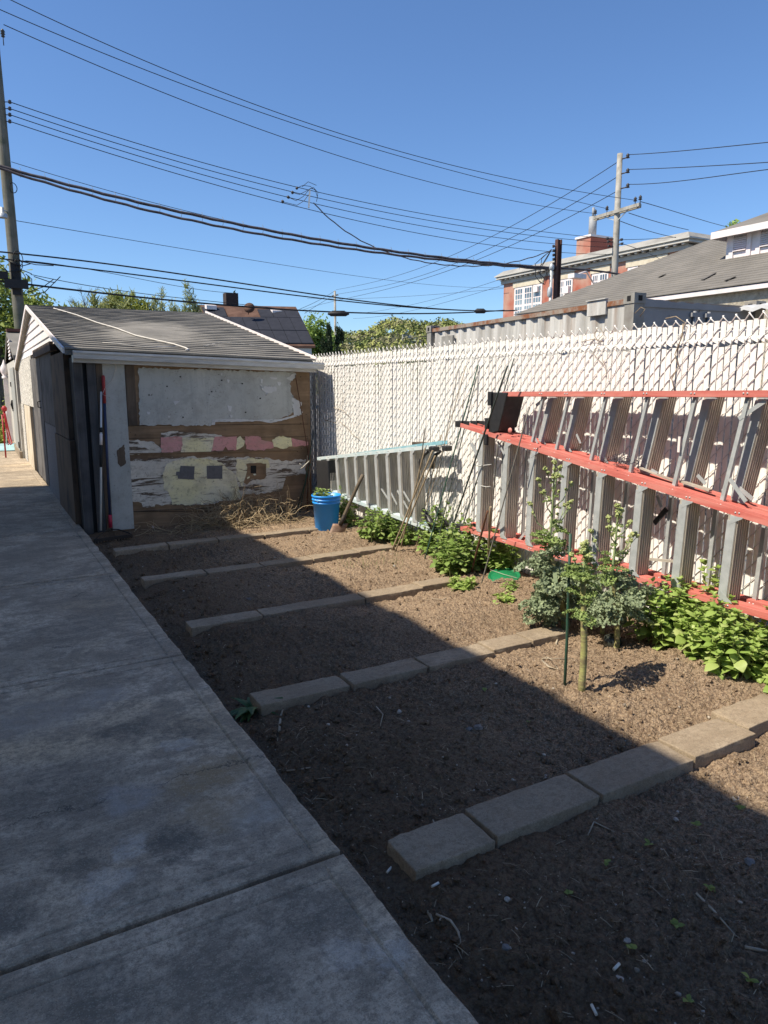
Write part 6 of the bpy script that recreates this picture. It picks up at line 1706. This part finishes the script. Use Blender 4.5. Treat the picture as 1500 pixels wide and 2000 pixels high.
# ================================================================= utility poles
MAT_polewood = wood('weathered_pole', (.13,.125,.10), (.20,.19,.155), (.09,.10,.07), 'z', scale=.5)
MAT_polegrey = wood('grey_pole', (.30,.285,.25), (.40,.38,.34), (.22,.21,.18), 'z', scale=.4)
MAT_cable = simple('black_cable', (.018,.018,.02), None, 8, .6)
MAT_bundle = simple('bundled_cable', (.035,.03,.034), (.10,.085,.09), 6, .6)
MAT_insul = simple('dark_insulator', (.05,.045,.045), None, 8, .4)
dL = 23.0
pb, pt = at_d(41, 655, dL), at_d(-7, 130, dL)
dirp = (pt-pb)/(pt.z-pb.z); base = pb - dirp*(pb.z+.15); topp = pb + dirp*(11.9-pb.z)
lp = thing('utility_pole', base, 'weathered wooden utility pole at the left edge carrying all the cables', 'utility pole', 'utility poles')
m = MB(); m.tube([base.lerp(topp,t) for t in (0,.25,.5,.75,1)], [.165,.155,.145,.13,.115], 14); m.build('pole', MAT_polewood, lp)
def onp(z): return pb + dirp*(z-pb.z)
def zof(py, px=20): return at_d(px, py, dL).z
for px, py in ((5,60),):
    m = MB(); p = at_d(px, py, dL-.2); m.lathe(p+Vector((0,0,-.16)), [(.02,0),(.05,.02),(.03,.06),(.06,.08),(.035,.12),(.06,.14),(.02,.2)], 10); m.tube([p+Vector((0,0,-.35)), p+Vector((0,0,-.1))], .012, 5); m.build('insulator', MAT_insul, lp)
for py in (199, 212, 224, 237):
    m = MB(); p = at_d(19, py, dL-.12); m.lathe(p, [(.015,-.05),(.045,-.03),(.03,0),(.045,.03),(.015,.05)], 10); m.tube([p, onp(p.z)], .012, 5); m.build('insulator', MAT_insul, lp)
m = MB(); z = zof(556, 40); c = onp(z); m.box((c.x-.30,c.y-.30,c.z-.13),(c.x+.28,c.y-.16,c.z+.10)); m.box((c.x-.12,c.y-.20,c.z-.3),(c.x+.10,c.y-.16,c.z+.55)); m.build('terminal_box', MAT_rubber, lp)
m = MB(); c = at_d(5, 538, dL-.2); m.box((c.x-.35,c.y-.1,c.z-.08),(c.x+.13,c.y+.1,c.z+.10)); m.build('terminal_box', MAT_rubber, lp)
m = MB(); c = at_d(4, 413, dL-.3); m.lathe(c+Vector((0,0,-.16)), [(.13,0),(.12,.10),(.05,.14),(.05,.26),(.001,.28)], 12); m.tube([c+Vector((0,0,.05)), onp(c.z+.05)], .02, 6); m.build('floodlight', MAT_galv, lp)
m = MB()
for (cx, cy, rx, rz) in ((26,367,.09,.13),(35,505,.12,.2),(36,517,.10,.16),(38,545,.16,.22)):
    c = at_d(cx, cy, dL-.22); m.tube([c+Vector((rx*math.cos(t), .03*math.sin(2*t), rz*math.sin(t))) for t in np.linspace(0,6.28,16)], .011, 5, cap=False)
for q in (((0,500),(20,512),(42,520),(60,515)),((0,515),(15,530),(45,528),(62,535)),((38,510),(70,517),(105,519)),((50,535),(62,545),(62,560)),((66,540),(95,550),(108,552)),((52,572),(85,560),(105,545)),((58,578),(88,570),(118,540)),((0,555),(25,565),(50,560)),((0,522),(12,528),(16,535))):
    m.tube([at_d(a, b_, dL-.25) for a, b_ in q], .012, 5, cap=False)
m.build('cable_loops', MAT_cable, lp)
dR = 38.0
rb, rt = at_d(1199, 560, dR), at_d(1211, 300, dR); dirq = (rt-rb)/(rt.z-rb.z); base2 = rb-dirq*(rb.z+.15)
rp = thing('utility_pole', base2, 'grey wooden utility pole with a crossarm in front of the brick school', 'utility pole', 'utility poles')
m = MB(); m.tube([base2.lerp(rt,t) for t in (0,.33,.66,1)], [.20,.18,.155,.125], 12); m.build('pole', MAT_polegrey, rp)
ca, cb = at_d(1160, 426, dR+1.3), at_d(1250, 399, dR-1.6)
m = MB(); m.bar(ca, cb, .10, .15); o2 = Vector((.26,.20,0)); m.bar(ca+o2, cb+o2, .10, .15); m.build('crossarm', MAT_polegrey, rp)
m = MB(); pc = rb + dirq*(at_d(1200,432,dR).z-rb.z)
for t in (.22, .78): m.bar(ca.lerp(cb,t)+Vector((0,0,-.05)), pc, .03, .05)
m.build('brace', MAT_galv, rp)
for t in (.03,.30,.90,1.0):
    m = MB(); p = ca.lerp(cb,t)+Vector((0,0,.08)); m.lathe(p, [(.02,0),(.02,.10),(.09,.12),(.05,.18),(.08,.22),(.03,.30),(.001,.32)], 10); m.build('insulator', MAT_insul, rp)
for py in (307, 336, 365):
    m = MB(); p = at_d(1226, py, dR-.3); q = rb+dirq*(p.z-rb.z); m.tube([q, p], .03, 6); m.lathe(p, [(.02,-.05),(.10,-.03),(.06,.03),(.09,.08),(.03,.16)], 10); m.build('insulator', MAT_insul, rp)
for py, px in ((466,1186),(472,1188),(481,1189),(468,1214),(476,1215)):
    m = MB(); p = at_d(px, py, dR-.2); q = rb+dirq*(p.z-rb.z); m.tube([q, p], .03, 6); m.lathe(p, [(.02,-.06),(.08,-.04),(.04,0),(.08,.04),(.02,.06)], 8); m.build('insulator', MAT_insul, rp)
# brown steel post with cable heads
dB = 27.0
MAT_brownsteel = simple('brown_steel', (.115,.055,.042), (.075,.038,.03), 6, .8)
q0, q1 = at_d(1086, 600, dB), at_d(1088, 468, dB); base3 = Vector((q0.x, q0.y, -.15))
bp = thing('service_post', base3, 'brown steel service post with insulators and a pipe behind the container', 'post')
m = MB(); m.box((q0.x-.10,q0.y-.07,-.15),(q0.x-.06,q0.y+.07,q1.z)); m.box((q0.x+.06,q0.y-.07,-.15),(q0.x+.10,q0.y+.07,q1.z)); m.box((q0.x-.06,q0.y-.015,-.15),(q0.x+.06,q0.y+.015,q1.z)); m.build('post', MAT_brownsteel, bp)
for k in range(6):
    m = MB(); p = at_d(1081, 481+k*8.5, dB-.1); m.lathe(p, [(.012,-.05),(.05,-.03),(.03,0),(.05,.03),(.012,.05)], 8); m.tube([p, Vector((q0.x-.08,q0.y,p.z))], .015, 5); m.build('insulator', MAT_insul, bp)
c0, c1 = at_d(1075, 600, dB-.2), at_d(1077, 528, dB-.2)
m = MB(); m.tube([Vector((c0.x,c0.y,-.15)), c1], .055, 10); m.lathe(at_d(1074,570,dB-.2), [(.06,-.18),(.09,-.12),(.09,.1),(.06,.16)], 10); m.lathe(c1, [(.055,0),(.09,.04),(.09,.16),(.02,.24)], 10); m.build('conduit', MAT_galv, bp)
m = MB()
for q in (((1078,488),(1062,500),(1046,515),(1046,540),(1056,553),(1066,548),(1068,525)),((1076,490),(1068,505),(1052,530),(1060,550),(1070,530)),((1077,487),(1058,505),(1055,535),(1064,545)),((1074,492),(1060,515),(1050,524)),((1066,525),(1070,540),(1064,556),(1052,548))):
    m.tube([at_d(a, b_, dB-.3) for a, b_ in q], .013, 5, cap=False)
m.build('cable_loops', MAT_cable, bp)
# far pole
dF = 95.0; f0, f1 = at_d(655, 690, dF), at_d(654, 568, dF)
fp = thing('utility_pole', Vector((f0.x,f0.y,-.15)), 'thin distant utility pole above the columnar conifers', 'utility pole', 'utility poles')
m = MB(); m.tube([Vector((f0.x,f0.y,-.15)), f1], [.2,.13], 8); m.build('pole', MAT_polegrey, fp)
m = MB(); m.bar(at_d(648,578,dF), at_d(661,576,dF), .1, .14); m.build('crossarm', MAT_polegrey, fp)

# ================================================================= overhead wires
def wire(label, pts, d0, d1, r=.011, mat=None, n=40, deg=3, name='overhead_wire', cat='wire', group='overhead wires', wav=0.0, taper=None):
    """hangs in the vertical plane between its two ends; pts are measured along it"""
    P0, P1 = at_d(pts[0][0], pts[0][1], d0), at_d(pts[-1][0], pts[-1][1], d1)
    h = Vector((P1.x-P0.x, P1.y-P0.y, 0)); L = h.length; h.normalize(); nrm = Vector((h.y,-h.x,0))
    s, z = [0.0], [P0.z]
    for px, py in pts[1:-1]:
        d = ray(px, py); t = (P0-EYE_P).dot(nrm)/d.dot(nrm); q = EYE_P + d*t; s.append((q-P0).dot(h)/L); z.append(q.z)
    s.append(1.0); z.append(P1.z)
    s = np.array(s); z = np.array(z); w = np.ones(len(s)); w[0] = w[-1] = 30
    co = np.polyfit(s, z, min(deg, len(s)-1), w=w)
    m = MB(); P = [P0 + h*(L*t) + Vector((0,0,float(np.polyval(co,t))-P0.z)) for t in np.linspace(0,1,n)]
    if wav: P = [p + Vector((0,0,wav*math.sin(i*1.9))) for i, p in enumerate(P)]
    m.tube(P, r, 6, cap=False)
    tag(m.build(name, mat or MAT_cable), label, cat, group); return P
wire('uppermost wire, leaving the picture through its top edge at the left', [(-30,-25),(15,0),(205,83),(500,208),(750,285),(950,337),(1100,371),(1240,391)], dL, dR-1.5)
wire('second uppermost wire, crossing the uppermost one in the middle of the sky', [(-20,10),(110,66),(260,128),(520,225),(750,292),(950,354),(1100,386),(1187,408)], dL, dR+.5)
wire('third wire from the top, starting at the insulator at the pole top', [(7,48),(90,84),(300,172),(520,256),(750,333),(950,382),(1080,404),(1162,417)], dL, dR+1.2)
for k, (pts, lb) in enumerate((([(19,199),(300,288),(580,368),(750,402),(950,437),(1124,461),(1186,466)],'topmost of the four parallel wires in the middle of the sky'),([(19,212),(300,302),(572,376),(750,413),(950,448),(1124,470),(1188,474)],'second of the four parallel wires in the middle of the sky'),([(19,224),(300,314),(563,385),(750,427),(950,462),(1100,477),(1188,483)],'third of the four parallel wires in the middle of the sky'),([(19,237),(300,328),(552,394),(750,442),(950,480),(1122,492),(1190,497)],'lowest of the four parallel wires, ending at the school pole'))):
    P = wire(lb, pts, dL, dR, .011)
wire('thin messenger wire running just above the thick cable bundle', [(22,316),(200,362),(400,424),(600,466),(740,486),(960,510),(1040,518)], dL-.2, dB-.2, .008)
B1 = wire('upper strand of the thick dark cable bundle across the sky', [(-10,322),(22,325),(60,331),(350,414),(500,450),(640,471),(740,484),(960,513),(1040,521),(1086,524)], dL-.2, dB, .042, MAT_bundle, 60, name='overhead_cable', cat='cable', wav=.01)
wire('lower strand of the thick dark cable bundle across the sky', [(-10,326),(22,333),(60,340),(350,426),(500,460),(640,480),(740,490),(960,518),(1040,524),(1086,527)], dL-.3, dB, .036, MAT_bundle, 60, name='overhead_cable', cat='cable', wav=.012)
wire('thick cable continuing from the brown steel post to the roof of the hall', [(1086,524),(1130,526),(1200,534),(1245,543)], dB, 30, .036, MAT_bundle, 20, name='overhead_cable', cat='cable')
m = MB(); 
for i in range(2, 58, 2): m.tube([B1[i]+Vector((0,0,.12)), B1[i]+Vector((.03,-.03,.0)), B1[i]+Vector((0,0,-.14))], .007, 4, cap=False)
tag(m.build('lashing_clips', MAT_galv), 'row of small metal clips holding the thick cable bundle together', 'cable clips')
wire('twisted drop cable sagging from the splice to the brown post', [(612,396),(640,421),(690,463),(735,485),(800,504),(860,517),(900,520),(960,518),(1010,510),(1076,489)], 24.2, dB-.1, .018, MAT_bundle, 50, 5, wav=.012)
sp_ = thing('wire_splice', at_d(606, 385, 24.3), 'looping wire splice and clamp where the drop cable leaves the four parallel wires', 'wire splice')
m = MB()
for q in (((580,367),(592,362),(606,364),(616,372),(620,385),(618,394)),((571,376),(585,380),(600,372),(612,366),(621,376),(619,390)),((563,385),(578,392),(592,384),(606,368),(616,370)),((552,394),(580,401),(594,392),(606,376)),((590,365),(602,355),(618,362))):
    m.tube([at_d(a, b_, 24.3) for a, b_ in q], .009, 5, cap=False)
m.build('loops', MAT_cable, sp_)
m = MB(); m.bar(at_d(605,372,24.3), at_d(603,406,24.3), .07, .05); m.build('spreader', MAT_galv, sp_)
for a, b_ in ((580,367),(571,376),(563,385),(552,394)):
    m = MB(); m.blob(at_d(a, b_, 24.3), .055); m.build('clamp', MAT_insul, sp_)
wire('thin telephone wire low in the sky, left of the middle', [(-10,424),(35,429),(270,469),(500,511),(760,547),(985,561)], dL, 60, .009)
wire('upper of the two parallel low black cables', [(-20,490),(40,495),(130,505),(330,530),(490,558),(700,588),(880,603),(1010,606)], dL-.2, dB+3, .022, None, 50, name='overhead_cable', cat='cable')
wire('lower of the two parallel low black cables', [(-20,503),(45,509),(160,523),(330,545),(490,566),(700,592),(880,604),(1005,607)], dL-.25, dB+3, .020, None, 50, name='overhead_cable', cat='cable')
wire('lowest black cable, passing just over the garage ridge', [(-20,546),(40,553),(130,562),(240,578),(400,592),(500,601),(650,611),(800,611),(985,606)], dL-.3, dB+6, .028, None, 50, name='overhead_cable', cat='cable')
wire('thin wire between the low cables and the lowest cable', [(60,536),(110,545),(240,569),(450,592),(560,605)], dL-.2, 26, .010)
wire('faint thin wire behind the feathery trees', [(50,509),(150,522),(300,550),(450,572)], dL-.2, 27, .008)
wire('upper wire slanting from the school pole down to the distant pole', [(1204,318),(1100,383),(950,467),(884,498),(832,520),(740,548),(656,566)], dR, dF, .016, None, 50)
wire('middle wire slanting from the school pole down to the distant pole', [(1203,347),(1100,407),(950,487),(900,512),(804,544),(740,560),(656,575)], dR, dF, .016, None, 50)
wire('lower wire slanting from the school pole towards the solar house', [(1202,375),(1100,424),(950,500),(900,522),(790,556),(700,577),(590,606)], dR, dF, .016, None, 50)
wire('upper wire leaving the school pole towards the right edge', [(1228,302),(1350,293),(1470,281),(1560,272)], dR-.3, 30, .016)
wire('middle wire leaving the school pole towards the right edge', [(1228,331),(1350,326),(1500,317),(1560,313)], dR-.3, 30, .016)
wire('lower wire leaving the school pole towards the right edge', [(1228,360),(1350,351),(1500,331),(1560,324)], dR-.3, 30, .016)
wire('wire from the right crossarm end down behind the dormer', [(1252,394),(1330,417),(1400,438),(1425,444)], dR-1.6, 58, .016)
wire('wire from the crossarm down to the corner of the school roof', [(1228,416),(1300,438),(1345,449)], dR-1, 50, .016)
wire('wire from the pole under the crossarm down to the school cornice', [(1212,432),(1270,452),(1320,464)], dR, 50, .016)
wire('level wire from the school pole in front of the school roof', [(1214,468),(1260,467),(1320,463)], dR, 50, .014)
wire('wire from the school pole slanting down to the school wall', [(1215,476),(1260,492),(1300,512)], dR, 49, .014)
wire('upper short wire left of the distant pole', [(654,568),(620,588),(585,604)], dF, 62, .018)
wire('lower short wire left of the distant pole', [(652,577),(620,596),(595,612)], dF, 62, .018)
wire('thin level wire in front of the far hill', [(600,583),(700,583),(850,575),(985,563)], 80, 66, .014)
wire('upper thin wire slanting to the left corner of the school', [(700,612),(800,596),(900,570),(985,543)], 90, 63, .014)
wire('lower thin wire slanting to the left corner of the school', [(690,622),(816,604),(900,582),(985,556)], 90, 63, .014)
wire('thin wire along the foot of the wooded hill', [(680,664),(760,662),(860,655)], 60, 60, .014)
for (x0, x1, y0, dd, lb) in ((640,682,613,25.2,'black cable closure hanging over the columnar conifers'),(926,950,608,29.5,'black cable closure hanging above the container end')):
    a, b_ = at_d(x0, y0, dd), at_d(x1, y0, dd); m = MB(); m.tube([a, a.lerp(b_,.08), a.lerp(b_,.15), a.lerp(b_,.85), a.lerp(b_,.92), b_], [.03,.05,.085,.085,.05,.03], 10); m.bar(a.lerp(b_,.2)+Vector((0,0,.09)), a.lerp(b_,.8)+Vector((0,0,.09)), .03, .03)
    tag(m.build('cable_closure', MAT_cable), lb, 'cable closure', 'cable closures')

# ================================================================= the far end of the path
MAT_greymesh = simple('grey_screen', (.16,.165,.165), (.10,.105,.105), 9, .8)
m = MB(); m.box((-1.6,21.8,-.1),(.78,21.84,1.85)); 
for k in range(6): m.box((-1.6+.45*k,21.74,-.1),(-1.55+.45*k,21.80,1.9))
m.box((-1.6,21.72,1.86),(.78,21.86,1.92)); tag(m.build('screen_fence', MAT_greymesh), 'grey screen fence closing the far end of the path', 'fence')
p = at_y(10, 735, 20.5); m = MB(); m.box((p.x-.05,20.45,-.1),(p.x+.05,20.55,p.z-.05)); m.lathe((p.x,20.5,p.z-.05), [(.075,0),(.075,.05),(.05,.07),(.085,.13),(.10,.2),(.085,.28),(.04,.36),(.015,.44),(.001,.46)], 14)
tag(m.build('finial_post', MAT_white), 'white post with a pointed finial at the far end of the path', 'post')
MAT_hose = simple('red_hose', (.42,.03,.035), (.30,.02,.03), 12, .45)
m = MB(); p = at_y(8, 795, 17.2)
for k in range(2):
    o_ = Vector((.012*k,-.02*k,0)); pts = [at_y(6+k*1.5, 800+k, 17.2), at_y(10+k, 820, 17.2), at_y(14+k*2.5, 845, 17.2), at_y(19+k*3, 866, 17.2), at_y(16+k*3.4, 868, 17.1)]
    m.tube([q+o_ for q in pts], .014, 8)
m.lathe(p+Vector((0,0,-.1)), [(.02,0),(.05,.03),(.055,.08),(.03,.12),(.001,.13)], 12)
m.tube([at_y(4,810,17.3), Vector((at_y(4,810,17.3).x,17.3,-.02))], .018, 6)
tag(m.build('hose_stand', MAT_hose), 'red hose hanging in long loops on its stand at the far left', 'hose')
dp = thing('dustpan', at_z(14, 878, 0), 'pale blue long-handled dustpan standing on the far part of the path', 'dustpan')
c = at_z(14, 880, 0); m = MB(); m.hexa([(c.x-.22,c.y-.2,.005),(c.x+.17,c.y-.2,.005),(c.x+.17,c.y+.15,.03),(c.x-.22,c.y+.15,.03),(c.x-.24,c.y-.2,.02),(c.x+.19,c.y-.2,.02),(c.x+.19,c.y+.15,.16),(c.x-.24,c.y+.15,.16)]); m.build('pan', simple('pale_blue_plastic', (.38,.58,.60), None, 5, .4), dp)
m = MB(); a = c+Vector((0,.12,.12)); m.tube([a, at_y(12, 800, c.y+.2)], .014, 6); m.build('handle', MAT_pipe, dp)
mint(at_y(5,850,20.9).x, 20.9, .22, .7, 26, .09, 'yellow-green shrub beside the red hose at the end of the path', MAT_ly, None, cat='shrub', name='shrub', z0=-.1, node=.09)
mint(at_y(-2,740,21.3).x, 21.3, .3, 1.5, 22, .10, 'leafy shrub in front of the grey screen fence', MAT_lt, None, cat='shrub', name='shrub', z0=-.1, node=.12)
